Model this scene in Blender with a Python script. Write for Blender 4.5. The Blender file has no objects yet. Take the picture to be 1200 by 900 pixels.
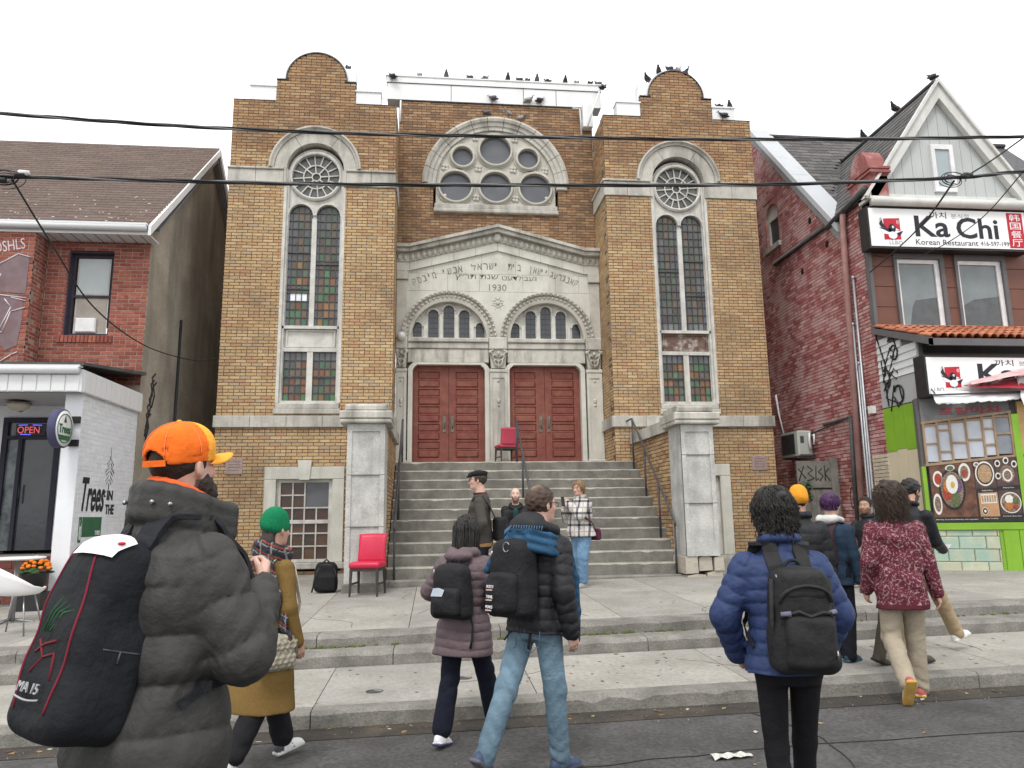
import bpy, bmesh, math, random
import numpy as np
from mathutils import Vector, Matrix
from mathutils.geometry import tessellate_polygon
R = math.radians
PI = math.pi
random.seed(7)
SC = bpy.context.scene
COL = SC.collection

# ------------------------------------------------------------------ camera
HC = 1.6
F_PX, PITCH, ROLL, YAW = 864.0, .1760, -.01385, .1059
cam_d = bpy.data.cameras.new('camera')
cam = bpy.data.objects.new('camera', cam_d)
COL.objects.link(cam)
cy_, sy_ = math.cos(YAW), math.sin(YAW)
fw = Vector((sy_*math.cos(PITCH), cy_*math.cos(PITCH), math.sin(PITCH)))
rt = Vector((cy_, -sy_, 0))
up = rt.cross(fw)
r2 = rt*math.cos(ROLL) + up*math.sin(ROLL)
u2 = up*math.cos(ROLL) - rt*math.sin(ROLL)
cam.matrix_world = Matrix(((r2.x, u2.x, -fw.x, 0), (r2.y, u2.y, -fw.y, 0), (r2.z, u2.z, -fw.z, HC), (0, 0, 0, 1)))
cam_d.sensor_fit = 'HORIZONTAL'
cam_d.sensor_width = 36
cam_d.lens = 36*F_PX/1200
cam_d.clip_start = .05
cam_d.clip_end = 2000
SC.camera = cam

# ------------------------------------------------------------------ sky and sun (overcast)
SUN_EL, SUN_AZ = R(58), R(200)      # azimuth clockwise from +Y (north): the veiled sun stands behind the photographer
w = bpy.data.worlds.new('World')
SC.world = w
w.use_nodes = True
nt = w.node_tree
nt.nodes.clear()
sky = nt.nodes.new('ShaderNodeTexSky'); sky.sky_type = 'NISHITA'; sky.sun_disc = False
sky.sun_elevation = SUN_EL; sky.sun_rotation = SUN_AZ
sky.air_density = 1.5; sky.dust_density = 4
mixc = nt.nodes.new('ShaderNodeMix'); mixc.data_type = 'RGBA'
mixc.inputs[0].default_value = .94          # closed cloud deck in front of the blue
nt.links.new(sky.outputs[0], mixc.inputs[6])
tc = nt.nodes.new('ShaderNodeTexCoord')
cn = nt.nodes.new('ShaderNodeTexNoise'); cn.inputs['Scale'].default_value = 2.2; cn.inputs['Detail'].default_value = 4
nt.links.new(tc.outputs['Generated'], cn.inputs['Vector'])
cr = nt.nodes.new('ShaderNodeValToRGB')
cr.color_ramp.elements[0].position = .3; cr.color_ramp.elements[0].color = (11.4, 11.5, 11.7, 1)
cr.color_ramp.elements[1].position = .75; cr.color_ramp.elements[1].color = (12.6, 12.65, 12.7, 1)
nt.links.new(cn.outputs[0], cr.inputs[0])
nt.links.new(cr.outputs[0], mixc.inputs[7])
bg = nt.nodes.new('ShaderNodeBackground'); bg.inputs[1].default_value = .1
nt.links.new(mixc.outputs[2], bg.inputs[0])
wo = nt.nodes.new('ShaderNodeOutputWorld')
nt.links.new(bg.outputs[0], wo.inputs[0])
sl = bpy.data.lights.new('sun', 'SUN'); sl.energy = 1.2; sl.angle = R(14); sl.color = (1, .97, .93)
so = bpy.data.objects.new('sun', sl); COL.objects.link(so)
sd = Vector((math.sin(SUN_AZ)*math.cos(SUN_EL), math.cos(SUN_AZ)*math.cos(SUN_EL), math.sin(SUN_EL)))
so.rotation_euler = (-sd).to_track_quat('-Z', 'Y').to_euler()
SC.view_settings.view_transform = 'Standard'
SC.view_settings.look = 'None'
SC.view_settings.exposure = .5
SC.view_settings.gamma = 1
SC.view_settings.use_curve_mapping = False
SC.cycles.max_bounces = 6
SC.cycles.use_denoising = True

# ------------------------------------------------------------------ mesh builder
class MB:
    def __init__(s): s.v = []; s.f = []; s.t = []; s.tint = (1, 1, 1); s.sm = []; s.smooth = False
    def add(s, vs, fs):
        o = len(s.v); s.v += [tuple(p) for p in vs]
        for f in fs:
            s.f.append([i+o for i in f]); s.t.append(s.tint); s.sm.append(s.smooth)
        return s
    def box(s, x0, x1, y0, y1, z0, z1):
        if x0 > x1: x0, x1 = x1, x0
        if y0 > y1: y0, y1 = y1, y0
        if z0 > z1: z0, z1 = z1, z0
        return s.add([(x0,y0,z0),(x1,y0,z0),(x1,y1,z0),(x0,y1,z0),(x0,y0,z1),(x1,y0,z1),(x1,y1,z1),(x0,y1,z1)],
            [(0,3,2,1),(4,5,6,7),(0,1,5,4),(1,2,6,5),(2,3,7,6),(3,0,4,7)])
    def bbox(s, x0, x1, y0, y1, z0, z1, b=.01):
        # box whose four front edges (towards -Y) and vertical edges are chamfered
        if x0 > x1: x0, x1 = x1, x0
        b = min(b, (x1-x0)*.3, (z1-z0)*.3, (y1-y0)*.5)
        o = [(x0,y1,z0),(x1,y1,z0),(x1,y1,z1),(x0,y1,z1)]
        m = [(x0,y0+b,z0),(x1,y0+b,z0),(x1,y0+b,z1),(x0,y0+b,z1)]
        i = [(x0+b,y0,z0+b),(x1-b,y0,z0+b),(x1-b,y0,z1-b),(x0+b,y0,z1-b)]
        fs = [(8,9,10,11)]
        for k in range(4):
            n = (k+1) % 4
            fs += [(4+k,4+n,8+n,8+k),(k,n,4+n,4+k)]
        fs.append((3,2,1,0))
        return s.add(o+m+i, fs)
    def prism(s, pts, a, b, ax='y'):
        # polygon pts (2D, u/v) extruded from a to b along ax; y: (x,z), x: (y,z), z: (x,y)
        n = len(pts)
        def P(p, d): return (p[0], d, p[1]) if ax == 'y' else ((d, p[0], p[1]) if ax == 'x' else (p[0], p[1], d))
        return s.add([P(p, a) for p in pts]+[P(p, b) for p in pts],
            [tuple(range(n)), tuple(range(2*n-1, n-1, -1))] + [(i, i+n, (i+1) % n+n, (i+1) % n) for i in range(n)])
    def plate(s, outer, holes, y0, y1, ax='y'):
        # flat plate with holes: front at y0, rim walls to y1 (no back)
        loops = [outer]+holes
        flat = [p for l in loops for p in l]
        tri = tessellate_polygon([[Vector((p[0], p[1], 0)) for p in l] for l in loops])
        def P(p, d): return (p[0], d, p[1]) if ax == 'y' else ((d, p[0], p[1]) if ax == 'x' else (p[0], p[1], d))
        n = len(flat)
        fs = [tuple(t) for t in tri]
        o = 0
        for l in loops:
            m = len(l)
            fs += [(o+i, o+(i+1) % m, n+o+(i+1) % m, n+o+i) for i in range(m)]
            o += m
        return s.add([P(p, y0) for p in flat]+[P(p, y1) for p in flat], fs)
    def tube(s, path, r, n=8, closed=False, cap=True):
        path = [Vector(p) for p in path]; N = len(path)
        rr = r if isinstance(r, (list, tuple)) else [r]*N
        vs = []; prev = None
        for i, p in enumerate(path):
            if closed: d = path[(i+1) % N]-path[i-1]
            else: d = path[min(i+1, N-1)]-path[max(i-1, 0)]
            d = d.normalized() if d.length > 1e-9 else Vector((0, 0, 1))
            if prev is None:
                a = d.orthogonal().normalized()
            else:
                a = (prev-d*prev.dot(d))
                a = a.normalized() if a.length > 1e-6 else d.orthogonal().normalized()
            prev = a; b = d.cross(a)
            for k in range(n):
                t = 2*PI*k/n
                vs.append(p+(a*math.cos(t)+b*math.sin(t))*rr[i])
        fs = []
        for i in range(N if closed else N-1):
            j = (i+1) % N
            for k in range(n):
                fs.append((i*n+k, i*n+(k+1) % n, j*n+(k+1) % n, j*n+k))
        if cap and not closed:
            fs += [tuple(range(n-1, -1, -1)), tuple(range((N-1)*n, N*n))]
        o = s.smooth; s.smooth = True; s.add(vs, fs); s.smooth = o
        return s
    def ribbon(s, path, wdir, w, t):
        # flat strap: path points, width direction (vector or list), width, thickness
        path = [Vector(p) for p in path]; N = len(path); vs = []
        for i, p in enumerate(path):
            d = (path[min(i+1, N-1)]-path[max(i-1, 0)]).normalized()
            wd = Vector(wdir[i] if isinstance(wdir, list) else wdir)
            wd = (wd-d*wd.dot(d)).normalized(); nn = d.cross(wd)
            for a, b in ((-1,-1),(1,-1),(1,1),(-1,1)): vs.append(p+wd*a*w/2+nn*b*t/2)
        fs = [(0,3,2,1), tuple((N-1)*4+k for k in range(4))]
        for i in range(N-1):
            for k in range(4): fs.append((i*4+k, i*4+(k+1) % 4, (i+1)*4+(k+1) % 4, (i+1)*4+k))
        return s.add(vs, fs)
    def lathe(s, prof, c, n=16, axis='z'):
        vs = []
        for (r, h) in prof:
            for k in range(n):
                a = 2*PI*k/n; x, y = r*math.cos(a), r*math.sin(a)
                vs.append((c[0]+x, c[1]+y, c[2]+h) if axis == 'z' else ((c[0]+x, c[1]+h, c[2]+y) if axis == 'y' else (c[0]+h, c[1]+x, c[2]+y)))
        fs = [(i*n+k, i*n+(k+1) % n, (i+1)*n+(k+1) % n, (i+1)*n+k) for i in range(len(prof)-1) for k in range(n)]
        if prof[0][0] > 1e-6: fs.append(tuple(range(n-1, -1, -1)))
        if prof[-1][0] > 1e-6: fs.append(tuple(range((len(prof)-1)*n, len(prof)*n)))
        o = s.smooth; s.smooth = True; s.add(vs, fs); s.smooth = o
        return s
    def ball(s, c, r, n=10, m=7):
        rx, ry, rz = r if isinstance(r, (tuple, list)) else (r, r, r)
        vs = [(c[0], c[1], c[2]-rz)]
        for i in range(1, m):
            p = -PI/2+PI*i/m
            for k in range(n):
                a = 2*PI*k/n
                vs.append((c[0]+rx*math.cos(p)*math.cos(a), c[1]+ry*math.cos(p)*math.sin(a), c[2]+rz*math.sin(p)))
        vs.append((c[0], c[1], c[2]+rz)); T = len(vs)-1
        fs = [(0, 1+(k+1) % n, 1+k) for k in range(n)]
        for i in range(m-2):
            for k in range(n): fs.append((1+i*n+k, 1+i*n+(k+1) % n, 1+(i+1)*n+(k+1) % n, 1+(i+1)*n+k))
        fs += [(T, 1+(m-2)*n+k, 1+(m-2)*n+(k+1) % n) for k in range(n)]
        o = s.smooth; s.smooth = True; s.add(vs, fs); s.smooth = o
        return s
    def arc_sweep(s, c, prof, a0=0., a1=PI, n=24, y=0.):
        # prof: closed list of (radius, y) swept round c=(x,z)
        vs = []; m = len(prof)
        for i in range(n+1):
            a = a0+(a1-a0)*i/n
            for (r, yy) in prof: vs.append((c[0]+r*math.cos(a), y+yy, c[1]+r*math.sin(a)))
        full = abs(abs(a1-a0)-2*PI) < 1e-6
        fs = [(i*m+k, i*m+(k+1) % m, (i+1)*m+(k+1) % m, (i+1)*m+k) for i in range(n) for k in range(m)]
        if not full: fs += [tuple(range(m-1, -1, -1)), tuple(range(n*m, (n+1)*m))]
        return s.add(vs, fs)
    def xf(s, m):
        s.v = [tuple(m @ Vector(p)) for p in s.v]; return s
    def mesh(s, name, org=(0, 0, 0)):
        me = bpy.data.meshes.new(name)
        V = np.array(s.v, dtype=np.float32).reshape(-1, 3)-np.array(org, dtype=np.float32)
        me.from_pydata(V.tolist(), [], s.f)
        at = me.attributes.new('tint', 'FLOAT_COLOR', 'FACE')
        at.data.foreach_set('color', np.array([(t[0], t[1], t[2], 1) for t in s.t], dtype=np.float32).ravel())
        me.polygons.foreach_set('use_smooth', np.array(s.sm, dtype=bool))
        bm = bmesh.new(); bm.from_mesh(me)
        bmesh.ops.recalc_face_normals(bm, faces=bm.faces[:]); bm.to_mesh(me); bm.free()
        return me
    def build(s, name, mat, parent=None, org=None, **kw):
        o_ = WORG.get(parent.name, (0, 0, 0)) if parent is not None and org is None else (org or (0, 0, 0))
        me = s.mesh(name, o_)
        me.materials.append(mat)
        ob = bpy.data.objects.new(name, me); COL.objects.link(ob)
        if parent is not None:
            ob.parent = parent; WORG[ob.name] = o_
        elif org is not None:
            ob.location = org; WORG[ob.name] = tuple(org)
        for k, v in kw.items(): ob[k] = v
        return ob
WORG = {}
def thing(name, label, cat, loc=(0, 0, 0), group=None):
    o = bpy.data.objects.new(name, None); COL.objects.link(o)
    o.location = loc; o.empty_display_size = .2
    o['label'] = label; o['category'] = cat
    if group: o['group'] = group
    WORG[o.name] = tuple(loc)
    return o
def tag(o, label, cat, group=None):
    o['label'] = label; o['category'] = cat
    if group: o['group'] = group
    return o
def share(me, name, mat, parent, loc, rot=None):
    # an object that shares mesh data with its alikes; loc in world coordinates (parents are unrotated)
    o = bpy.data.objects.new(name, me); COL.objects.link(o)
    o.parent = parent; p = WORG.get(parent.name, (0, 0, 0))
    o.location = (loc[0]-p[0], loc[1]-p[1], loc[2]-p[2])
    if rot: o.rotation_euler = rot
    return o
def arch_pts(x0, x1, z0, zs, n=12):
    # outline of a round-headed opening: sill z0, springing zs
    c = (x0+x1)/2; r = (x1-x0)/2
    return [(x0, z0), (x1, z0)] + [(c+r*math.cos(PI*i/n), zs+r*math.sin(PI*i/n)) for i in range(n+1)]
def circ(c, r, n=28, a0=0): return [(c[0]+r*math.cos(a0+2*PI*i/n), c[1]+r*math.sin(a0+2*PI*i/n)) for i in range(n)]
def clip_poly(poly, a, b, c):
    # keep the side a*x + b*z <= c
    out = []
    for i in range(len(poly)):
        p, q = poly[i], poly[(i+1) % len(poly)]
        dp, dq = a*p[0]+b*p[1]-c, a*q[0]+b*q[1]-c
        if dp <= 0: out.append(p)
        if dp*dq < 0:
            t = dp/(dp-dq); out.append((p[0]+t*(q[0]-p[0]), p[1]+t*(q[1]-p[1])))
    return out

# ------------------------------------------------------------------ materials
def mat(name, c1, c2=None, scale=6., rough=.8, bump=.0, bscale=60., stain=None, sscale=1.2, samt=.5, streak=False, tint=False, slo=.5, shi=.72,
        metal=0., detail=6., spec=.4, fine=.0, lo=.35, hi=.65, rough_var=.0, coat=0.):
    m = bpy.data.materials.new(name); m.use_nodes = True
    n = m.node_tree; L = n.links; N = n.nodes
    b = N['Principled BSDF']
    b.inputs['Roughness'].default_value = rough; b.inputs['Metallic'].default_value = metal
    b.inputs['Specular IOR Level'].default_value = spec
    if coat: b.inputs['Coat Weight'].default_value = coat
    geo = N.new('ShaderNodeNewGeometry'); pos = geo.outputs['Position']
    def noise(sc, vec=None, det=detail, rg=.55):
        x = N.new('ShaderNodeTexNoise'); x.inputs['Scale'].default_value = sc; x.inputs['Detail'].default_value = det
        x.inputs['Roughness'].default_value = rg
        L.new(vec if vec is not None else pos, x.inputs['Vector']); return x.outputs[0]
    def ramp(fac, a, ca, bb, cb):
        r = N.new('ShaderNodeValToRGB'); e = r.color_ramp.elements
        e[0].position = a; e[0].color = (*ca, 1) if len(ca) == 3 else ca
        e[1].position = bb; e[1].color = (*cb, 1) if len(cb) == 3 else cb
        L.new(fac, r.inputs[0]); return r.outputs[0]
    def mul(a, bsock, f=1.):
        x = N.new('ShaderNodeMix'); x.data_type = 'RGBA'; x.blend_type = 'MULTIPLY'; x.inputs[0].default_value = f
        L.new(a, x.inputs[6]); L.new(bsock, x.inputs[7]); return x.outputs[2]
    if c2 is None: c2 = tuple(x*.8 for x in c1)
    col = ramp(noise(scale), lo, c2, hi, c1)
    if fine:
        col = mul(col, ramp(noise(scale*14, det=3), .3, (1-fine,)*3, .7, (1, 1, 1)))
    if tint:
        at = N.new('ShaderNodeAttribute'); at.attribute_name = 'tint'; col = mul(col, at.outputs['Color'])
    if stain is not None:
        v = pos
        if streak:
            mp = N.new('ShaderNodeMapping'); mp.inputs['Scale'].default_value = (1, 1, .16); L.new(pos, mp.inputs[0]); v = mp.outputs[0]
        fac = ramp(noise(sscale, v, 8, .65), slo, (0, 0, 0), shi, (samt,)*3)
        x = N.new('ShaderNodeMix'); x.data_type = 'RGBA'; L.new(fac, x.inputs[0]); L.new(col, x.inputs[6]); x.inputs[7].default_value = (*stain, 1)
        col = x.outputs[2]
    L.new(col, b.inputs['Base Color'])
    if rough_var:
        mr = N.new('ShaderNodeMapRange'); L.new(noise(scale*1.7), mr.inputs[0])
        mr.inputs[3].default_value = rough-rough_var; mr.inputs[4].default_value = rough+rough_var
        L.new(mr.outputs[0], b.inputs['Roughness'])
    if bump:
        bp = N.new('ShaderNodeBump'); bp.inputs['Strength'].default_value = bump; bp.inputs['Distance'].default_value = .02
        L.new(noise(bscale, det=5), bp.inputs['Height']); L.new(bp.outputs[0], b.inputs['Normal'])
    return m
def emit(name, c, s):
    m = bpy.data.materials.new(name); m.use_nodes = True
    b = m.node_tree.nodes['Principled BSDF']; b.inputs['Base Color'].default_value = (*c, 1)
    b.inputs['Emission Color'].default_value = (*c, 1); b.inputs['Emission Strength'].default_value = s
    return m
def glass(name, c, rough=.08, tint=False, wav=.0, spec=.5):
    m = mat(name, c, tuple(x*.8 for x in c), 3, rough, tint=tint, spec=spec, bump=wav, bscale=9)
    return m
M = {}
M['brick'] = mat('tan_brick', (1, 1, 1), (.74, .72, .7), 30, .85, .35, 90, tint=True, fine=.25, stain=(.10, .075, .055), sscale=.9, samt=.6, slo=.47, shi=.75)
M['mortar'] = mat('brown_mortar', (.155, .115, .08), (.095, .072, .052), 5, .95, .4, 80)
M['redbrick'] = mat('red_brick', (1, 1, 1), (.72, .7, .7), 26, .85, .35, 90, tint=True, fine=.2)
M['palemortar'] = mat('pale_mortar', (.42, .33, .28), (.3, .22, .18), 5, .95, .4, 80)
M['paintbrick'] = mat('painted_red_brick', (1, 1, 1), (.82, .78, .78), 3.2, .7, .5, 70, tint=True, fine=.3, stain=(.50, .33, .31), sscale=1.7, samt=.75, slo=.49, shi=.60)
M['redmortar'] = mat('red_painted_joints', (.14, .05, .045), (.08, .03, .03), 5, .9, .4, 80)
M['stone'] = mat('weathered_limestone', (.60, .58, .52), (.48, .46, .41), 3.5, .85, .3, 45, stain=(.15, .14, .12), sscale=2.2, samt=.8, streak=True, fine=.18, slo=.46, shi=.68)
M['palestone'] = mat('pale_limestone', (.66, .65, .58), (.55, .54, .48), 2.6, .85, .22, 50, stain=(.27, .25, .21), sscale=1.5, samt=.55, streak=True, fine=.12)
M['carved'] = mat('carved_limestone', (.62, .60, .53), (.5, .48, .42), 6, .85, .3, 60, stain=(.22, .2, .17), sscale=3., samt=.6, fine=.2)
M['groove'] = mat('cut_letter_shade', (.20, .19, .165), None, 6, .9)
M['joint'] = mat('stone_joint', (.16, .15, .13), None, 6, .95)
M['concrete'] = mat('step_concrete', (.31, .29, .255), (.21, .195, .17), 5, .9, .4, 60, stain=(.09, .083, .072), sscale=1.3, samt=.6, fine=.35)
M['pier'] = mat('pier_render', (.60, .60, .57), (.43, .43, .41), 3.2, .9, .35, 35, stain=(.22, .215, .2), sscale=2.6, samt=.6, streak=True, fine=.25)
M['plaza'] = mat('plaza_concrete', (.40, .38, .34), (.31, .295, .26), 1.6, .9, .3, 70, stain=(.24, .225, .2), sscale=.9, samt=.6, fine=.25)
M['kerb'] = mat('kerb_concrete', (.30, .285, .255), (.2, .19, .17), 4, .9, .4, 50, stain=(.10, .09, .08), sscale=2.5, samt=.6, fine=.35)
M['asphalt'] = mat('asphalt', (.145, .142, .138), (.10, .098, .095), 2.2, .85, .8, 160, stain=(.035, .033, .03), sscale=.8, samt=.6, fine=.5, rough_var=.08)
M['rock'] = mat('rubble_stone', (.55, .5, .42), (.35, .32, .27), 5, .9, .5, 30, stain=(.15, .13, .1), sscale=5, samt=.6)
M['door'] = mat('worn_red_door', (.25, .068, .047), (.175, .045, .033), 7, .6, .3, 40, stain=(.26, .12, .075), sscale=3.4, samt=.5, fine=.3, slo=.46, shi=.7)
M['brass'] = mat('tarnished_brass', (.22, .19, .15), (.13, .11, .09), 20, .5, metal=.6)
M['whitewood'] = mat('peeling_white_wood', (.66, .65, .6), (.52, .5, .46), 5, .7, .25, 40, stain=(.25, .23, .2), sscale=4, samt=.6, streak=True, fine=.15)
M['white'] = mat('white_metal_coping', (.82, .83, .83), (.76, .77, .77), 2, .5, stain=(.45, .45, .42), sscale=2, samt=.3, streak=True)
M['lead'] = mat('lead_came', (.09, .09, .095), (.05, .05, .055), 10, .5, metal=.4)
M['stained'] = glass('stained_glass', (1, 1, 1), .22, True, .15)
M['darkglass'] = glass('dark_window_glass', (.055, .06, .068), .12, False, .06)
M['greyglass'] = glass('grey_plastic_glazing', (.115, .12, .135), .3, False, .1)
M['black'] = mat('black_metal', (.022, .022, .024), (.014, .014, .015), 10, .5)
M['rail'] = mat('painted_rail', (.075, .075, .08), (.045, .045, .05), 12, .5, .1, 60)
M['dark'] = mat('dark_interior', (.012, .011, .011), None, 4, .9)
M['lam'] = mat('lamp_white', (.8, .8, .8), None, 4, .4)
# ------------------------------------------------------------------ brick laying
def lay(lst, ax, plane, sgn, z0, z1, ivals, pal, pitch=.215, course=.068, joint=.0125, every=6, flemish=False, rnd=random, u0=0.):
    row = 0; z = z0
    while z < z1-.02:
        zt = min(z+course, z1)
        p = pitch/2 if (every and row % every == every-1) else pitch
        off = 0 if row % 2 else p/2
        for (a, b) in ivals((z+zt)/2):
            k = math.floor((a-u0-off)/p)-1
            while True:
                s = u0+off+k*p; e = s+p; k += 1
                if s >= b: break
                s2, e2 = max(s+joint/2, a), min(e-joint/2, b)
                if e2-s2 < .025: continue
                lst.append((ax, plane, sgn, s2, e2, z+joint/2, zt-joint/2, pal(z) if callable(pal) else rnd.choice(pal)))
        z = zt; row += 1
def backing(mb, ax, plane, sgn, z0, z1, ivals, thick=.3, step=.068, inset=.007):
    z = z0; cur = None
    def flush(c):
        if not c: return
        iv, za, zb = c
        for a, b in iv:
            d0, d1 = plane-sgn*inset, plane-sgn*thick
            if ax == 'y': mb.box(a, b, d0, d1, za, zb)
            else: mb.box(d0, d1, a, b, za, zb)
    while z < z1-1e-6:
        zt = min(z+step, z1); iv = ivals((z+zt)/2)
        if cur and cur[0] == iv: cur[2] = zt
        else: flush(cur); cur = [iv, z, zt]
        z = zt
    flush(cur)
def brick_mesh(mb, b, at=None):
    ax, pl, sg, s, e, za, zb, c = b
    mb.tint = c; pr = random.uniform(-.001, .003)
    f, k = pl+sg*pr, pl-sg*.04; q = .003
    if at is not None:
        s, e, za, zb, f, k = s-at[0], e-at[0], za-at[1], zb-at[1], 0, -sg*.04
    def P(u, d, z): return (u, d, z) if ax == 'y' else (d, u, z)
    mb.add([P(s, k, za), P(e, k, za), P(e, k, zb), P(s, k, zb), P(s, f-sg*q, za), P(e, f-sg*q, za), P(e, f-sg*q, zb), P(s, f-sg*q, zb),
            P(s+q, f, za+q), P(e-q, f, za+q), P(e-q, f, zb-q), P(s+q, f, zb-q)],
           [(8, 9, 10, 11)]+[(4+i, 4+(i+1) % 4, 8+(i+1) % 4, 8+i) for i in range(4)]+[(i, (i+1) % 4, 4+(i+1) % 4, 4+i) for i in range(4)])
def build_bricks(lst, parent, m, n=300):
    def dist(b):
        x, y = ((b[3]+b[4])/2, b[1]) if b[0] == 'y' else (b[1], (b[3]+b[4])/2)
        return x*x+y*y+((b[5]+b[6])/2-HC)**2
    def vis(b):
        x, y = ((b[3]+b[4])/2, b[1]) if b[0] == 'y' else (b[1], (b[3]+b[4])/2)
        return abs(x/y-.1) < .7 and b[5] > .9 and b[4]-b[3] > .15
    big = sorted([b for b in lst if vis(b)], key=dist)[:n]
    ids = set(id(b) for b in big); cache = {}
    for b in big:
        key = (b[0], b[2], round(b[4]-b[3], 2), round(b[6]-b[5], 3), b[7])
        cu, cz = (b[3]+b[4])/2, (b[5]+b[6])/2
        if key not in cache:
            mb = MB(); brick_mesh(mb, b, (cu, cz)); me = mb.mesh('brick'); me.materials.append(m); cache[key] = me
        pl = b[1]+b[2]*random.uniform(-.001, .003)
        share(cache[key], 'brick', m, parent, (cu, pl, cz) if b[0] == 'y' else (pl, cu, cz))
    mb = MB()
    for b in lst:
        if id(b) not in ids: brick_mesh(mb, b)
    mb.build('brickwork', m, parent, kind='stuff')
def merge(iv):
    iv = sorted([i for i in iv if i[1]-i[0] > .01]); return iv
def cut(iv, a, b):
    out = []
    for s, e in iv:
        if b <= s or a >= e: out.append((s, e)); continue
        if a > s: out.append((s, a))
        if b < e: out.append((b, e))
    return out

PAL_TAN = [(c[0]*1.14, c[1]*1.28, c[2]*1.46) for c in [(.56, .35, .16), (.60, .39, .19), (.52, .31, .14), (.64, .43, .22), (.50, .29, .13), (.44, .24, .115), (.47, .22, .11), (.42, .31, .19), (.60, .37, .17), (.56, .34, .15)]]
_m = [sum(c[i] for c in PAL_TAN)/len(PAL_TAN) for i in range(3)]
PAL_TAN = [tuple(.62*c[i]+.38*_m[i] for i in range(3)) for c in PAL_TAN]
PAL_UP = [(c[0]*1.0, c[1]*1.10, c[2]*1.22) for c in [(.47, .26, .12), (.52, .30, .14), (.41, .215, .10), (.55, .34, .17), (.36, .20, .105), (.45, .22, .11), (.50, .28, .13)]]
PAL_MID = [(c[0]*1.0, c[1]*1.06, c[2]*1.18) for c in [(.40, .225, .11), (.32, .175, .09), (.46, .275, .14), (.27, .155, .09), (.50, .31, .16), (.37, .195, .095), (.43, .25, .12)]]
def g(x): return .018*max(-30, min(30, x))       # the street climbs gently to the right

# ------------------------------------------------------------------ synagogue
YF, YC = 15.17, 16.30
TL0, TL1, TR0, TR1 = -4.36, -.874, 3.78, 7.266
CX = 1.42
syn = thing('synagogue', 'tan brick synagogue with two towers, arched windows and broad stone steps', 'synagogue', (CX, YF, .45))
BR = []
wall = MB()
def tower(cx, x0, x1, wx):
    def iv(z):
        if z < 10.55: i = [(x0, x1)]
        elif z < 11.07: i = [(cx-.85, cx+.85)]
        else:
            q = .64**2-(z-11.10)**2 if z > 11.10 else .60**2
            i = [(cx-math.sqrt(q), cx+math.sqrt(q))] if q > .004 else []
        if 3.68 < z < 8.93: i = cut(i, wx-.645, wx+.645)
        elif 8.93 <= z < 9.85:
            h = math.sqrt(max(0, .9**2-(z-8.93)**2)); i = cut(i, wx-h, wx+h)
        if 8.6 < z < 8.97: i = []
        if 3.40 < z < 3.64: i = []
        if .6 < z < 2.58: i = cut(i, wx-.75, wx+.75)
        return i
    def ivb(z):
        i = iv(z)
        if 8.6 < z < 8.97 or 3.40 < z < 3.64: i = cut([(x0, x1)], wx-.645, wx+.645) if z > 3.7 else [(x0, x1)]
        return i
    lay(BR, 'y', YF, -1, .1, 11.76, iv, lambda z: random.choice(PAL_TAN if z < 8.6 else (PAL_UP if z > 9.4 or random.random() < .6 else PAL_TAN)), u0=x0)
    backing(wall, 'y', YF, -1, .1, 11.74, ivb)
tower(-2.617, TL0, TL1, -2.575)
tower(5.523, TR0, TR1, 5.455)
# side walls of the towers
def ivs(a, b):
    return lambda z: [] if (8.6 < z < 8.97 or 3.4 < z < 3.64) else [(a, b)]
side_pal = lambda z: random.choice(PAL_TAN if z < 8.6 else PAL_UP)
lay(BR, 'x', TR0, -1, .5, 10.55, ivs(YF+.012, YC), side_pal, u0=YF)
lay(BR, 'x', TL1, 1, .5, 10.55, ivs(YF+.012, YC), side_pal, u0=YF)
lay(BR, 'x', TR1, 1, .1, 10.55, ivs(YF+.012, YF+3), side_pal, u0=YF)
lay(BR, 'x', TL0, -1, .1, 10.55, ivs(YF+.012, YF+3), side_pal, u0=YF)
for x, sgn, yb in ((TR0, -1, YC), (TL1, 1, YC), (TR1, 1, 24), (TL0, -1, 24)):
    backing(wall, 'x', x, sgn, .1, 10.53, lambda z: [(YF+.31, yb)], .3)
# central recessed wall
def ivc(z):
    i = [(TL1, TR0)]
    if z < 7.55: return []
    if z < 8.2:
        h = (8.16-z)/.56*2.05+.05
        i = cut(i, CX-min(h, 2.4), CX+min(h, 2.4)) if h > .05 else i
    if 8.56 < z < 9.3: i = cut(i, -.06, 2.9)
    elif 9.3 <= z < 11.0:
        h = math.sqrt(max(0, 1.6**2-(z-9.3)**2)); i = cut(i, CX-h, CX+h) if h > .02 else i
    return i
lay(BR, 'y', YC, -1, 7.5, 11.36, ivc, PAL_MID, u0=TL1)
backing(wall, 'y', YC, -1, 7.5, 11.34, ivc)
wall.box(TL1, TR0, 16.62, 16.9, .5, 11.3)            # inner wall closing the openings behind the glass
wall.box(TL0+.31, TL1-.31, YF+.55, YF+.7, .1, 10.4); wall.box(TR0+.31, TR1-.31, YF+.55, YF+.7, .1, 10.4)
wall.build('wall', M['mortar'], syn)
build_bricks(BR, syn, M['brick'])
rf = MB()
rf.box(TL0+.3, TR1-.3, YC+.3, 24, 10.2, 10.3)
rf.build('roof', mat('roof_felt', (.1, .1, .1)), syn)
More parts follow.
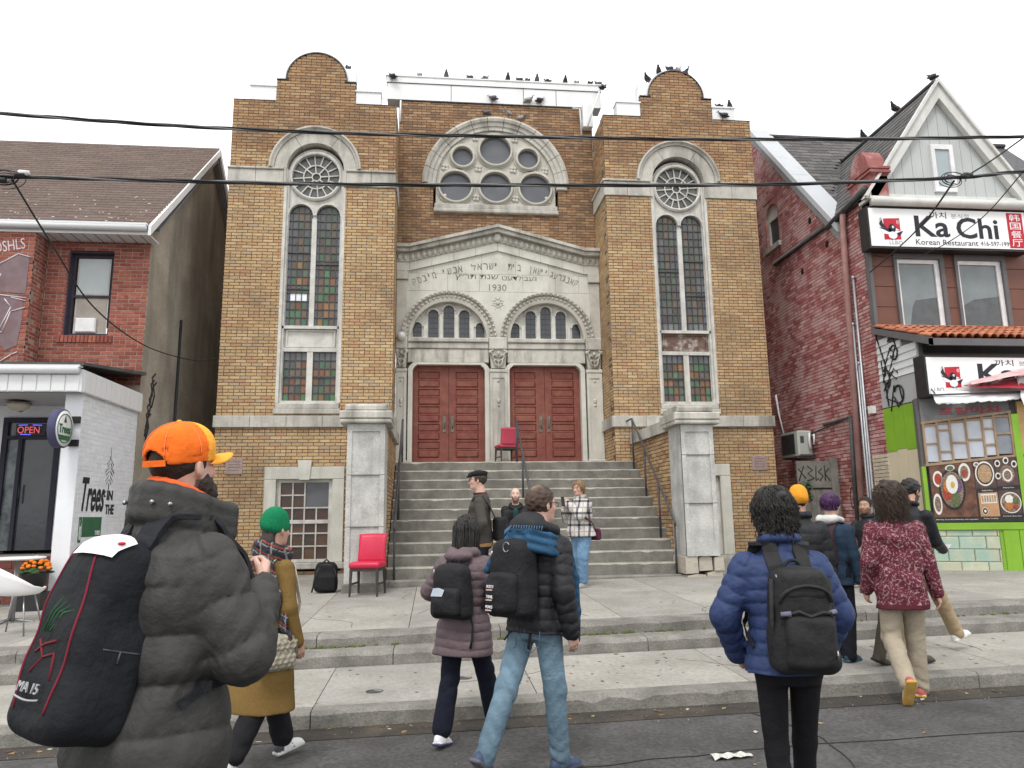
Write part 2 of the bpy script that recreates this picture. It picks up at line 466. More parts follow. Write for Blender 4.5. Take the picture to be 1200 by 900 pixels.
# white sheet metal coping pieces: raised parapets behind the brick
def coping(x0, x1, y0, y1, z0, z1):
    mb = MB(); mb.box(x0, x1, y0, y1, z0, z1-.035); mb.box(x0-.015, x1+.015, y0-.025, y1, z1-.035, z1); mb.build('coping', M['white'], syn)
for cx in (-2.617, 5.523):
    coping(cx-1.41, cx-.855, YF+.02, YF+.3, 10.56, 10.94 if cx < 0 else 10.93)
    coping(cx+.855, cx+1.40, YF+.02, YF+.3, 10.56, 10.90)
    # curved hood of sheet metal round the arched gable
    mb = MB(); y = YF+.03
    mb.arc_sweep((cx, 11.10), [(.655, .0), (.655, .42), (.70, .42), (.70, .0)], 0, PI, 20, y)
    for s in (-1, 1): mb.box(cx+s*.60, cx+s*.83, y+.16, y+.45, 11.075, 11.52)
    mb.build('arched_coping', M['white'], syn)
    mb = MB(); mb.arc_sweep((cx, 11.10), [(.64, -.01), (.64, .05), (.665, .05), (.665, -.01)], 0, PI, 24, YF-.01)
    for s in (-1, 1):
        mb.box(cx+s*.60, cx+s*.86, YF-.012, YF+.1, 11.07, 11.09)
        mb.box(cx+s*.86, cx+s*(1.745), YF-.012, YF+.1, 10.55, 10.565)
    mb.build('flashing', M['lead'], syn)
mb = MB()
mb.box(-1.16, 4.02, YC-.03, YC+.35, 11.385, 11.80); mb.build('coping', M['white'], syn)
mb = MB(); mb.box(-1.18, 4.04, YC-.055, YC+.38, 11.815, 11.98)
mb.box(-1.2, 4.06, YC-.075, YC+.4, 11.965, 11.995); mb.build('coping', M['white'], syn)
mb = MB()
for x in (.35, 2.1, 2.9): mb.box(x, x+.012, YC-.036, YC-.03, 11.39, 11.8)
mb.box(-1.16, 4.02, YC-.034, YC, 11.80, 11.815)
mb.box(TL1, TR0, YC-.02, YC, 11.365, 11.385); mb.build('coping_seam', M['lead'], syn)
# flashing and gutter elbows at the inner corner by the right tower
mb = MB(); mb.box(3.52, 3.76, YC-.22, YC-.02, 10.78, 11.36); mb.build('flashing', M['white'], syn)
mb = MB(); mb.tube([(3.3, YC-.06, 11.33), (3.47, YC-.1, 11.30), (3.49, YC-.12, 10.6)], .022)
mb.tube([(3.98, YC-.2, 11.8), (3.75, YC-.35, 11.2), (3.6, YC-.3, 10.7)], .02); mb.build('downpipe', M['lam'], syn)
mb = MB(); mb.tube([(-.84, YC-.04, 11.35), (-.84, YC-.04, 10.8)], .02); mb.build('downpipe', M['lam'], syn)

# stone bands and arches of the towers
def stone_run(x0, x1, z0, z1, proj, n, name='stone_band', m='stone', lip=True):
    w = (x1-x0)/n
    for i in range(n):
        mb = MB(); a, b = x0+i*w+.003, x0+(i+1)*w-.003
        mb.bbox(a, b, YF-proj, YF+.12, z0, z1-(.05 if lip else 0), .01)
        if lip: mb.bbox(a, b, YF-proj-.035, YF+.12, z1-.047, z1, .012)
        mb.build(name, M[m], syn)
for (x0, x1, wx) in ((TL0, TL1, -2.575), (TR0, TR1, 5.455)):
    e0, e1 = (-.04, .02) if x0 < 0 else (-.04, .03)
    stone_run(x0+e0, wx-.655, 8.605, 8.985, .035, 2)
    stone_run(wx+.655, x1+e1, 8.605, 8.985, .035, 2)
    stone_run(x0-.04, x1+.04, 3.40, 3.635, .06, 5, lip=False)
    # return of the bands on the side walls facing the porch
    mb = MB()
    if x0 > 0:
        mb.box(x0-.04, x0+.1, YF-.03, YC, 8.607, 8.935); mb.box(x0-.075, x0+.1, YF-.06, YC, 8.938, 8.983)
        mb.box(x0-.06, x0+.1, YF-.05, YC, 3.402, 3.633)
    else:
        mb.box(x1-.1, x1+.03, YF+.13, YC, 8.607, 8.983); mb.box(x1-.1, x1+.06, YF+.13, YC, 3.402, 3.633)
    mb.build('stone_band', M['stone'], syn)
    # arch over the window: voussoir stones with a moulded hood
    angs = [0, R(58), R(122), PI]
    for i in range(3):
        mb = MB(); a0, a1 = angs[i]+.006, angs[i+1]-.006
        mb.arc_sweep((wx, 8.985), [(.60, -.03), (.60, .25), (.86, .25), (.86, -.03)], a0, a1, 12, YF)
        mb.build('arch_stone', M['stone'], syn)
    mb = MB(); mb.arc_sweep((wx, 8.985), [(.865, -.06), (.865, .1), (.965, .1), (.965, -.11), (.93, -.115), (.90, -.075)], 0, PI, 36, YF)
    mb.build('hood_mould', M['stone'], syn)
    mb = MB()
    for s in (-1, 1): mb.box(wx+s*.605, wx+s*.655, YF-.03, YF+.25, 8.605, 8.985)
    mb.build('arch_stone', M['stone'], syn)

# tall stained glass windows
def pane(parent, quad, m, tint, y, name='pane'):
    mb = MB(); mb.tint = tint
    mb.prism(quad, y, y+.006); return mb.build(name, m, parent)
SG = [(.075, .055, .035), (.05, .065, .04), (.06, .06, .06), (.085, .06, .04), (.045, .06, .045), (.07, .07, .068), (.055, .045, .04)]
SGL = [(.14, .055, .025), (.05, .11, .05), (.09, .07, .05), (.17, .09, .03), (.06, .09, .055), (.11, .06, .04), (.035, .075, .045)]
def tall_window(wx, lit):
    YW = YF+.15
    fr = MB()
    # outer casing
    for s in (-1, 1):
        fr.box(wx+s*.585, wx+s*.645, YF-.0, YF+.3, 3.90, 8.99)
        fr.box(wx+s*.545, wx+s*.585, YF+.06, YF+.3, 3.90, 8.99)
    fr.box(wx-.545, wx+.545, YF+.05, YF+.3, 3.895, 3.955)
    # head plate: rose opening and two lancet heads
    L1, L2 = (wx-.535, wx-.035), (wx+.035, wx+.535)
    outer = [(wx-.545, 5.52), (wx+.545, 5.52)]+[(wx+.585*math.cos(t), 8.93+.585*math.sin(t)) for t in np.linspace(0, PI, 25)]
    fr.plate(outer, [circ((wx, 8.87), .50, 40), arch_pts(L1[0], L1[1], 5.55, 7.97), arch_pts(L2[0], L2[1], 5.55, 7.97)], YW-.03, YW+.06)
    # mullion, transom panel, lower lights
    fr.box(wx-.05, wx+.05, YW-.055, YW+.05, 5.5, 7.9)
    fr.box(wx-.58, wx+.58, YW-.09, YW+.05, 5.47, 5.53)
    fr.box(wx-.58, wx+.58, YW-.06, YW+.05, 4.99, 5.07)
    fr.box(wx-.06, wx+.06, YW-.05, YW+.05, 3.955, 4.99)
    for s in (-1, 1): fr.box(wx+s*.535, wx+s*.545, YW-.03, YW+.05, 3.955, 5.47)
    fw_ = fr.build('window', M['whitewood'], syn)
    mb = MB()
    # mouldings round the rose and the lancets
    mb.arc_sweep((wx, 8.87), [(.50, -.065), (.50, 0), (.56, 0), (.565, -.05), (.53, -.075)], 0, 2*PI, 40, YW-.03)
    for a, b in (L1, L2):
        c = (a+b)/2; mb.arc_sweep((c, 7.97), [(.25, -.05), (.25, 0), (.285, 0), (.285, -.05)], 0, PI, 16, YW-.03)
    mb.build('moulding', M['whitewood'], fw_)
    sp = MB()
    for k in range(16):
        a = 2*PI*k/16+.1; r0, r1 = (.27, .505)
        d = (math.cos(a), math.sin(a)); n = (-d[1]*.012, d[0]*.012)
        sp.prism([(wx+d[0]*r0+n[0], 8.87+d[1]*r0+n[1]), (wx+d[0]*r0-n[0], 8.87+d[1]*r0-n[1]), (wx+d[0]*r1-n[0], 8.87+d[1]*r1-n[1]), (wx+d[0]*r1+n[0], 8.87+d[1]*r1+n[1])], YW-.025, YW+.01)
        if k % 2 == 0:
            r0, r1 = .085, .27
            sp.prism([(wx+d[0]*r0+n[0], 8.87+d[1]*r0+n[1]), (wx+d[0]*r0-n[0], 8.87+d[1]*r0-n[1]), (wx+d[0]*r1-n[0], 8.87+d[1]*r1-n[1]), (wx+d[0]*r1+n[0], 8.87+d[1]*r1+n[1])], YW-.025, YW+.01)
    for rr in (.27, .09): sp.arc_sweep((wx, 8.87), [(rr-.012, -.028), (rr-.012, .01), (rr+.012, .01), (rr+.012, -.028)], 0, 2*PI, 32, YW)
    sp.build('tracery', M['whitewood'], fw_)
    for k in range(16):
        a0, a1 = 2*PI*k/16+.1, 2*PI*(k+1)/16+.1; am = (a0+a1)/2
        q = [(wx+r*math.cos(a), 8.87+r*math.sin(a)) for r, a in ((.275, a0), (.5, a0), (.51, am), (.5, a1), (.275, a1))]
        v = random.uniform(.8, 1.25); pane(fw_, q, M['stained'], (.10*v, .105*v, .10*v), YW+.012)
    for k in range(8):
        a0, a1 = 2*PI*k/8+.1, 2*PI*(k+1)/8+.1; am = (a0+a1)/2
        q = [(wx+r*math.cos(a), 8.87+r*math.sin(a)) for r, a in ((.09, a0), (.268, a0), (.272, am), (.268, a1), (.09, a1))]
        v = random.uniform(.8, 1.25); pane(fw_, q, M['stained'], (.095*v, .10*v, .095*v), YW+.012)
    pane(fw_, circ((wx, 8.87), .088, 14), M['stained'], (.045, .045, .045), YW+.012)
    lead = MB()
    for li, (a, b) in enumerate((L1, L2)):
        c, r = (a+b)/2, (b-a)/2
        cols = [a, a+.07, a+.07+.12, a+.07+.24, b-.07, b]
        nr = 15; h = (8.22-5.55)/nr
        zs = [5.55+h*i for i in range(nr+1)]
        for j in range(nr):
            for i in range(5):
                z0, z1 = zs[j], zs[j+1]; x0, x1 = cols[i], cols[i+1]
                poly = [(x0, z0), (x1, z0), (x1, z1), (x0, z1)]
                if z1 > 7.97:     # trim to the round head
                    for t in np.linspace(.05, PI-.05, 10): poly = clip_poly(poly, math.cos(t), math.sin(t), math.cos(t)*c+math.sin(t)*7.97+r*1.005)
                if len(poly) < 3: continue
                edge = i in (0, 4)
                if edge: t = (.075, .085, .10)
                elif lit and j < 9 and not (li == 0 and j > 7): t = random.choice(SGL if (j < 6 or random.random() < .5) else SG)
                elif j == 0: t = (.10, .105, .10)
                else: t = random.choice(SG)
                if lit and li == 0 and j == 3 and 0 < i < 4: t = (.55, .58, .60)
                v = random.uniform(.8, 1.2)
                pane(fw_, poly, M['stained'], tuple(q*v*1.5 for q in t), YW+.014+random.uniform(0, .003))
            lead.box(a, b, YW-.004, YW+.013, zs[j]-.008, zs[j]+.008)
        for x in cols[1:-1]: lead.box(x-.007, x+.007, YW-.006, YW+.013, 5.55, 7.97+math.sqrt(max(.0, r*r-(x-c)**2)))
        for z in ((6.35, 7.15) if li == (0 if wx < 0 else 1) else (6.9,)): lead.box(a, b, YW-.02, YW+.013, z-.016, z+.016)
    for li, (a, b) in enumerate(((wx-.535, wx-.06), (wx+.06, wx+.535))):
        nc, nr = 4, 6; wv, h = (b-a)/nc, (4.985-3.955)/nr
        for j in range(nr):
            for i in range(nc):
                v = random.uniform(.75, 1.25); t = random.choice(SGL if random.random() < .75 else SG)
                if j == nr-1: t = (.08, .085, .09)
                pane(fw_, [(a+i*wv, 3.955+j*h), (a+(i+1)*wv, 3.955+j*h), (a+(i+1)*wv, 3.955+(j+1)*h), (a+i*wv, 3.955+(j+1)*h)], M['stained'], tuple(q*v*1.5 for q in t), YW+.014+random.uniform(0, .003))
            lead.box(a, b, YW-.004, YW+.013, 3.955+j*h-.008, 3.955+j*h+.008)
        for i in range(nc+1): lead.box(a+i*wv-.007, a+i*wv+.007, YW-.006, YW+.013, 3.955, 4.985)
        lead.box(a, b, YW-.02, YW+.013, 4.45, 4.485)
    lead.build('lead_came', M['lead'], fw_)
    # panel between the lights
    mb = MB(); mb.box(wx-.535, wx+.535, YW-.01, YW+.05, 5.07, 5.47)
    for z in (5.085, 5.425): mb.box(wx-.5, wx+.5, YW-.04, YW, z, z+.03)
    for s in (-1, 1): mb.box(wx+s*.47, wx+s*.5, YW-.04, YW, 5.115, 5.425)
    mb.build('window_panel', M['whitewood'] if lit else mat('bare_peeling_panel', (.20, .13, .095), (.12, .075, .06), 9, .85, stain=(.62, .6, .56), sscale=4.5, samt=1., streak=False), fw_)
    mb = MB(); mb.bbox(wx-.67, wx+.66, YF-.05, YF+.15, 3.67, 3.78, .012); mb.bbox(wx-.64, wx+.63, YF-.02, YF+.15, 3.783, 3.89, .012)
    mb.build('sill', M['stone'], syn)
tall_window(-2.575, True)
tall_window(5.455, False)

# basement windows in their stone surrounds
def basement(wx):
    zb = .74
    mb = MB(); mb.bbox(wx-.78, wx-.55, YF-.03, YF+.2, zb, 2.36, .008); mb.build('window_surround', M['palestone'], syn)
    mb = MB(); mb.bbox(wx+.55, wx+.78, YF-.03, YF+.2, zb, 2.36, .008); mb.build('window_surround', M['palestone'], syn)
    mb = MB(); mb.bbox(wx-.78, wx+.78, YF-.032, YF+.2, 2.363, 2.61, .008); mb.build('window_surround', M['palestone'], syn)
    mb = MB(); mb.prism([(wx-.1, 2.35), (wx+.1, 2.35), (wx+.135, 2.74), (wx-.135, 2.74)], YF-.06, YF+.1); mb.build('keystone', M['palestone'], syn)
    mb = MB(); mb.bbox(wx-.85, wx+.85, YF-.10, YF+.2, .62, .735, .012); mb.build('sill', M['stone'], syn)
    YW = YF+.10
    fr = MB()
    for s in (-1, 1): fr.box(wx+s*.47, wx+s*.55, YW-.03, YW+.06, zb, 2.36)
    fr.box(wx-.47, wx+.47, YW-.03, YW+.06, 2.30, 2.36); fr.box(wx-.47, wx+.47, YW-.03, YW+.06, zb, zb+.06)
    fr.box(wx-.47, wx+.47, YW-.04, YW+.04, 1.49, 1.56)
    nx = 4; wv = .94/nx; hs = (2.30-zb-.06)/6
    for i in range(1, nx):
        fr.box(wx-.47+i*wv-.014, wx-.47+i*wv+.014, YW-.02, YW+.03, zb+.06, 2.30 if i < 3 else 2.30-2*hs)
    for j in range(1, 6):
        fr.box(wx-.47, wx+.47 if j != 5 else wx+.0, YW-.018, YW+.03, zb+.06+j*hs-.013, zb+.06+j*hs+.013)
    w_ = fr.build('window', M['whitewood'], syn)
    for j in range(6):
        for i in range(nx):
            if i >= 2 and j >= 4: continue
            v = random.uniform(.7, 1.3)
            t = random.choice([(.085, .042, .025), (.065, .035, .025), (.10, .055, .03), (.05, .032, .026)])
            pane(w_, [(wx-.47+i*wv, zb+.06+j*hs), (wx-.47+(i+1)*wv, zb+.06+j*hs), (wx-.47+(i+1)*wv, zb+.06+(j+1)*hs), (wx-.47+i*wv, zb+.06+(j+1)*hs)], M['stained'], tuple(q*v for q in t), YW+.012)
    mb = MB(); mb.box(wx, wx+.47, YW+.01, YW+.02, zb+.06+4*hs, 2.30); mb.build('pane', M['greyglass'], w_)
basement(-2.575)
basement(5.455)

# half-round window over the porch
CW = 1.42
mb = MB()
arc = [(CW+1.42*math.cos(t), 9.28+1.42*math.sin(t)) for t in np.linspace(0, PI, 41)]
C6 = [((CW-.01, 10.19), .375), ((CW-.79, 10.0), .25), ((CW+.77, 10.0), .25), ((CW-.955, 9.24), .375), ((CW-.01, 9.25), .375), ((CW+.935, 9.24), .375)]
mb.plate([(CW-1.42, 8.78), (CW+1.42, 8.78)]+arc, [circ(c, r, 32) for c, r in C6], YC+.06, YC+.16)
cwin = mb.build('window', M['carved'], syn)
mb = MB()
for c, r in C6:
    mb.arc_sweep(c, [(r-.005, -.09), (r-.005, .05), (r+.055, .05), (r+.06, -.05), (r+.03, -.09)], 0, 2*PI, 36, YC+.06)
    mb.arc_sweep(c, [(r+.066, -.03), (r+.066, .0), (r+.088, .0), (r+.088, -.03)], 0, 2*PI, 36, YC+.06)
mb.build('moulding', M['carved'], cwin)
for c, r in C6:
    p = MB(); p.prism(circ(c, r+.01, 28), YC+.10, YC+.115); p.build('pane', M['greyglass'], cwin)
mb = MB()     # small carved leaf knots between the roundels
for (x, z) in ((CW-.42, 9.72), (CW+.42, 9.72), (CW-1.2, 9.72), (CW+1.18, 9.72), (CW-.47, 10.5), (CW+.47, 10.5), (CW-.47, 8.98), (CW+.46, 8.98), (CW-1.25, 8.98), (CW+1.24, 8.98)):
    for a in range(4): mb.ball((x+.055*math.cos(a*PI/2+.7), YC+.055, z+.055*math.sin(a*PI/2+.7)), (.05, .03, .05), 6, 4)
mb.build('ornament', M['carved'], cwin)
for i in range(13):
    a0, a1 = PI*i/13+.004, PI*(i+1)/13-.004
    mb = MB(); mb.arc_sweep((CW, 9.28), [(1.42, .0), (1.42, .16), (1.74, .16), (1.74, -.06), (1.68, -.1), (1.62, -.08), (1.6, -.04), (1.52, -.03), (1.5, .0)], a0, a1, 5, YC)
    mb.build('arch_stone', M['stone'], syn)
for s in (-1, 1):
    mb = MB(); mb.bbox(CW+s*1.44, CW+s*1.70, YC-.06, YC+.15, 9.20, 9.277, .015); mb.build('arch_stone', M['stone'], syn)
mb = MB(); mb.bbox(CW-1.47, CW+1.47, YC-.10, YC+.16, 8.56, 8.66, .02); mb.bbox(CW-1.45, CW+1.45, YC-.06, YC+.16, 8.663, 8.78, .015)
mb.build('sill', M['stone'], syn)
# ------------------------------------------------------------------ stone portal
YP = 16.15
AX = (.31, 2.53)
# transverse inscription wall: ashlar blocks above a spandrel with two arches
sp = MB()
outer = [(TL1+.005, 5.52), (TR0-.005, 5.52), (TR0-.005, 6.62), (TL1+.005, 6.62)]
holes = []
for ax in AX: holes.append([(ax-.86, 5.525), (ax+.86, 5.525)]+[(ax+.86*math.cos(t), 5.53+.86*math.sin(t)) for t in np.linspace(0.01, PI-.01, 25)])
sp.plate(outer, holes, YP, YP+.3); sp.build('spandrel', M['palestone'], syn)
jb = MB(); jb.box(TL1+.01, TR0-.01, YP+.012, YP+.1, 6.6, 7.2)
jb.prism([(-.62, 7.2), (3.52, 7.2), (CX, 7.62)], YP+.012, YP+.1); jb.build('joint_bed', M['joint'], syn)
rows = [(6.626, 7.035, [TL1, -.37, .28, 1.0, 2.0, 2.75, 3.3, TR0]), (7.041, 7.62, [TL1, -.05, .52, 1.06, 1.83, 2.6, 3.2, TR0])]
for z0, z1, xs in rows:
    for a, b in zip(xs, xs[1:]):
        poly = [(a+.003, z0), (b-.003, z0), (b-.003, z1), (a+.003, z1)]
        sl_ = .52/2.02
        poly = clip_poly(poly, sl_, 1, 7.64+sl_*CX); poly = clip_poly(poly, -sl_, 1, 7.64-sl_*CX)
        if len(poly) > 2:
            mb = MB(); mb.prism(poly, YP, YP+.1); mb.build('ashlar_block', M['palestone'], syn)
# pediment: raking cornice in five stones a side, flat returns at the ends
def rake(off0, off1, y0, name, n=4, m='stone'):
    # band parallel to the rake between vertical offsets off0 (lower) and off1 (upper) from the top line
    for s in (-1, 1):
        for i in range(n):
            xa, xb = CX+s*(2.0*i/n+.003), CX+s*(2.0*(i+1)/n-.003)
            top = lambda x: 8.16-abs(x-CX)/2.0*.52
            q = [(xa, top(xa)+off0), (xb, top(xb)+off0), (xb, top(xb)+off1), (xa, top(xa)+off1)]
            mb = MB(); mb.prism(q, YP-y0, YP+.2); mb.build(name, M[m], syn)
        x0, x1 = (CX+s*2.003, TL1+.006 if s < 0 else TR0-.006)
        mb = MB(); mb.prism([(x0, 7.64+off0), (x1, 7.64+off0), (x1, 7.64+off1), (x0, 7.64+off1)], YP-y0, YP+.2); mb.build(name, M[m], syn)
rake(-.07, 0, .26, 'cornice')
rake(-.16, -.073, .20, 'cornice', 3)
rake(-.36, -.163, .07, 'cornice', 4, 'carved')
rake(-.56, -.363, .045, 'cornice', 4, 'palestone')
eg = MB()
for s in (-1, 1):
    for i in range(16):
        x = CX+s*(.06+i*.125); z = 8.16-abs(x-CX)/2.0*.52-.265
        eg.ball((x, YP-.08, z), (.05, .035, .075), 8, 5)
        eg.tube([(x-.055, YP-.075, z+.07), (x-.05, YP-.085, z-.05), (x, YP-.08, z-.085), (x+.05, YP-.085, z-.05), (x+.055, YP-.075, z+.07)], .011, 5)
    for i in range(2): eg.ball((CX+s*(2.1+i*.13), YP-.08, 7.375), (.05, .035, .075), 8, 5)
eg.ball((CX, YP-.09, 7.9), (.1, .05, .12), 8, 6)
eg.build('egg_and_dart', M['carved'], syn)
for s, xe in ((-1, TL1), (1, TR0)):
    mb = MB(); mb.bbox(xe-s*.005, xe-s*.27, YP-.10, YP, 6.86, 7.06); mb.build('impost_block', M['stone'], syn)
    mb = MB(); mb.bbox(xe-s*.005, xe-s*.24, YP-.05, YP, 5.53, 6.85); mb.build('side_pilaster', M['stone'], syn)
# archivolts
for ax in AX:
    mb = MB(); mb.arc_sweep((ax, 5.53), [(.84, -.03), (.84, .28), (.90, .28), (.90, -.045)], 0, PI, 32, YP)
    mb.arc_sweep((ax, 5.53), [(.905, -.02), (.905, .05), (1.01, .05), (1.01, -.02)], 0, PI, 32, YP)
    mb.arc_sweep((ax, 5.53), [(1.013, -.06), (1.013, .05), (1.065, .05), (1.065, -.09)], 0, PI, 32, YP)
    av = mb.build('archivolt', M['carved'], syn)
    mb = MB()
    for i in range(30):
        a = PI*(i+.5)/30
        mb.ball((ax+.958*math.cos(a), YP-.03, 5.53+.958*math.sin(a)), (.033, .03, .033), 6, 4)
        mb.ball((ax+1.04*math.cos(a), YP-.085, 5.53+1.04*math.sin(a)), (.03, .022, .03), 6, 4)
    mb.build('bosses', M['carved'], av, kind='stuff')
    # tympanum with five lights
    mb = MB()
    lights = [(-.71, .20, 5.58, 5.82), (-.35, .235, 5.56, 6.10), (0, .245, 5.56, 6.20), (.35, .235, 5.56, 6.10), (.71, .20, 5.58, 5.82)]
    hs = [arch_pts(ax+c-w_/2, ax+c+w_/2, z0, zs) for c, w_, z0, zs in lights]
    mb.plate([(ax-.845, 5.535), (ax+.845, 5.535)]+[(ax+.845*math.cos(t), 5.535+.845*math.sin(t)) for t in np.linspace(.01, PI-.01, 25)], hs, YP+.14, YP+.24)
    tw = mb.build('window', M['whitewood'], syn)
    mb = MB()
    for c, w_, z0, zs in lights:
        mb.arc_sweep((ax+c, zs), [(w_/2, -.03), (w_/2, 0), (w_/2+.04, 0), (w_/2+.04, -.03)], 0, PI, 12, YP+.14)
    for c in (-.53, -.175, .175, .53): mb.box(ax+c-.035, ax+c+.035, YP+.10, YP+.14, 5.54, 6.1 if abs(c) < .4 else 5.85)
    mb.build('moulding', M['whitewood'], tw)
    for c, w_, z0, zs in lights:
        p = MB(); p.tint = (.75, .75, .75); p.prism(arch_pts(ax+c-w_/2-.005, ax+c+w_/2+.005, z0, zs), YP+.185, YP+.195); p.build('pane', M['darkglass'], tw)
    mb = MB()
    for c, w_, z0, zs in lights:
        mb.box(ax+c-.006, ax+c+.006, YP+.177, YP+.19, z0, zs+w_/2)
        for k in range(1, 6):
            z = z0+k*.12
            if z < zs+w_/3: mb.box(ax+c-w_/2, ax+c+w_/2, YP+.178, YP+.19, z-.005, z+.005)
    mb.build('lead_came', M['rail'], tw)
# transom ledge, lintels, capitals, pilasters
for a, b in ((TL1+.27, 1.2), (1.62, 3.40)):
    mb = MB(); mb.bbox(a, b, YP-.08, YP+.3, 5.42, 5.52, .02); mb.bbox(a, b, YP-.04, YP+.3, 5.28, 5.417, .015); mb.build('transom', M['stone'], syn)
LINT = mat('streaked_lintel', (.62, .60, .54), (.50, .48, .42), 6, .85, .3, 60, stain=(.12, .11, .085), sscale=5, samt=.75, streak=True, fine=.2)
DR = ((-.49, 1.11), (1.66, 3.28))
for a, b in ((TL1+.27, 1.2), (1.62, 3.40)):
    mb = MB(); mb.bbox(a, b, YP-.01, YP+.3, 4.97, 5.277, .01); mb.build('lintel', LINT, syn)
for d0, d1 in DR:      # door frame with chamfered shoulders
    mb = MB()
    hole = [(d0, 2.67), (d1, 2.67), (d1, 4.80), (d1-.03, 4.86), (d1-.10, 4.92), (d0+.10, 4.92), (d0+.03, 4.86), (d0, 4.80)]
    big = [(d0-.10, 2.67), (d1+.10, 2.67), (d1+.10, 4.83), (d1+.06, 4.90), (d1-.02, 4.967), (d0+.02, 4.967), (d0-.06, 4.90), (d0-.10, 4.83)]
    # the frame is an open-bottomed band: outer outline and opening joined at the threshold
    band = [big[0]]+[hole[0]]+hole[:0:-1]+[hole[1]]
    poly = [hole[1], big[1]]+big[2:]+[big[0], hole[0]]+hole[:1:-1]
    mb.plate(poly, [], YP-.02, YP+.25); mb.build('door_frame', M['palestone'], syn)
for xa, xb in ((TL1+.005, TL1+.265), (1.205, 1.56), (3.405, TR0-.005)):
    if xa == 1.205: xa, xb = 1.206, 1.614
    mb = MB(); mb.bbox(xa-.0, xb+.0, YP-.10, YP+.25, 5.26, 5.54, .02); mb.build('impost_block', M['stone'], syn)
    mb = MB()
    w_ = xb-xa; c = (xa+xb)/2
    mb.prism([(c-w_*.38, 4.84), (c+w_*.38, 4.84), (c+w_*.5, 5.255), (c-w_*.5, 5.255)], YP-.05, YP+.2)
    for s in (-1, 1):      # scroll leaves
        for k in range(3):
            z = 4.93+k*.11; x = c+s*w_*(.16+.08*k)
            mb.tube([(c+s*.02, YP-.06, z-.07), (x, YP-.09, z-.02), (x+s*.03, YP-.11, z+.06), (x, YP-.12, z+.09), (x-s*.03, YP-.10, z+.06)], [.022, .026, .024, .02, .012], 6)
        mb.ball((c+s*w_*.42, YP-.09, 5.2), (.05, .04, .045), 8, 5)
    mb.ball((c, YP-.09, 5.17), (.035, .03, .05), 8, 5)
    mb.build('capital', M['carved'], syn)
    mb = MB(); mb.bbox(xa, xb, YP-.07, YP+.2, 4.74, 4.82, .015)
    mb.plate([(xa+.01, 2.80), (xb-.01, 2.80), (xb-.01, 4.737), (xa+.01, 4.737)], [[(xa+.07, 2.98), (xb-.07, 2.98), (xb-.07, 4.62), (xa+.07, 4.62)]], YP-.05, YP+.2)
    mb.box(xa+.06, xb-.06, YP-.03, YP+.1, 2.97, 4.63); mb.bbox(xa-.01, xb+.01, YP-.075, YP+.2, 2.67, 2.795, .015)
    mb.ball((c, YP-.035, 4.1), (.04, .02, .06), 8, 5); mb.ball((c, YP-.035, 4.0), (.03, .018, .03), 8, 5); mb.ball((c, YP-.035, 4.55), (.03, .02, .03), 8, 5)
    mb.build('pilaster', M['palestone'] if xa != 1.206 else M['stone'], syn)
# fill the strips of wall behind
mb = MB(); mb.box(TL1+.002, TR0-.002, YP+.30, YP+.45, 2.6, 7.5); mb.build('back_wall', M['palestone'], syn)
# carved flower under the date
mb = MB()
for k in range(8): 
    a = 2*PI*k/8; mb.ball((1.42+.09*math.cos(a), YP-.0, 6.36+.09*math.sin(a)), (.03, .015, .03), 6, 4)
    mb.tube([(1.42+.1*math.cos(a+.4), YP, 6.36+.1*math.sin(a+.4)), (1.42+.17*math.cos(a+.4), YP, 6.36+.17*math.sin(a+.4))], [.012, .004], 5)
mb.ball((1.42, YP-.01, 6.36), (.05, .03, .05), 8, 5); mb.build('flower_boss', M['carved'], syn)

# doors: four leaves with stacked panels and brass plates
for d0, d1 in DR:
    c = (d0+d1)/2
    for s, (a, b) in ((-1, (d0+.002, c-.004)), (1, (c+.004, d1-.002))):
        Y = YP+.14
        mb = MB(); lx0, lx1 = a+.13, b-.13
        if s < 0: lx0, lx1 = a+.12, b-.20
        else: lx0, lx1 = a+.15, b-.14
        corner = [(a, 2.69), (b, 2.69), (b, 4.92), (a+.10, 4.92), (a, 4.82)] if s < 0 else [(a, 2.69), (b, 2.69), (b, 4.82), (b-.10, 4.92), (a, 4.92)]
        ps = []
        H = (4.80-2.84)/10
        for k in range(10):
            z0 = 2.84+k*H
            ps.append((lx0, lx1, z0+.018, z0+H-.018))
        mb.plate(corner, [[(p[0], p[2]), (p[1], p[2]), (p[1], p[3]), (p[0], p[3])] for p in ps], Y, Y+.05)
        d = mb.build('door', M['door'], syn)
        for k, p in enumerate(ps):
            q = MB()
            if k % 2: q.bbox(p[0], p[1], Y+.012, Y+.05, p[2], p[3], .035)
            else: q.bbox(p[0], p[1], Y-.012, Y+.05, p[2], p[3], .03)
            q.build('door_panel', M['door'], d)
        mb = MB(); hx = (b-.095) if s < 0 else (a+.075)
        mb.bbox(hx-.04, hx+.04, Y-.012, Y, 3.42, 3.78, .008)
        mb.tube([(hx, Y-.012, 3.50), (hx, Y-.05, 3.52), (hx, Y-.05, 3.68), (hx, Y-.012, 3.70)], .012, 6)
        mb.build('door_handle', M['brass'], d)

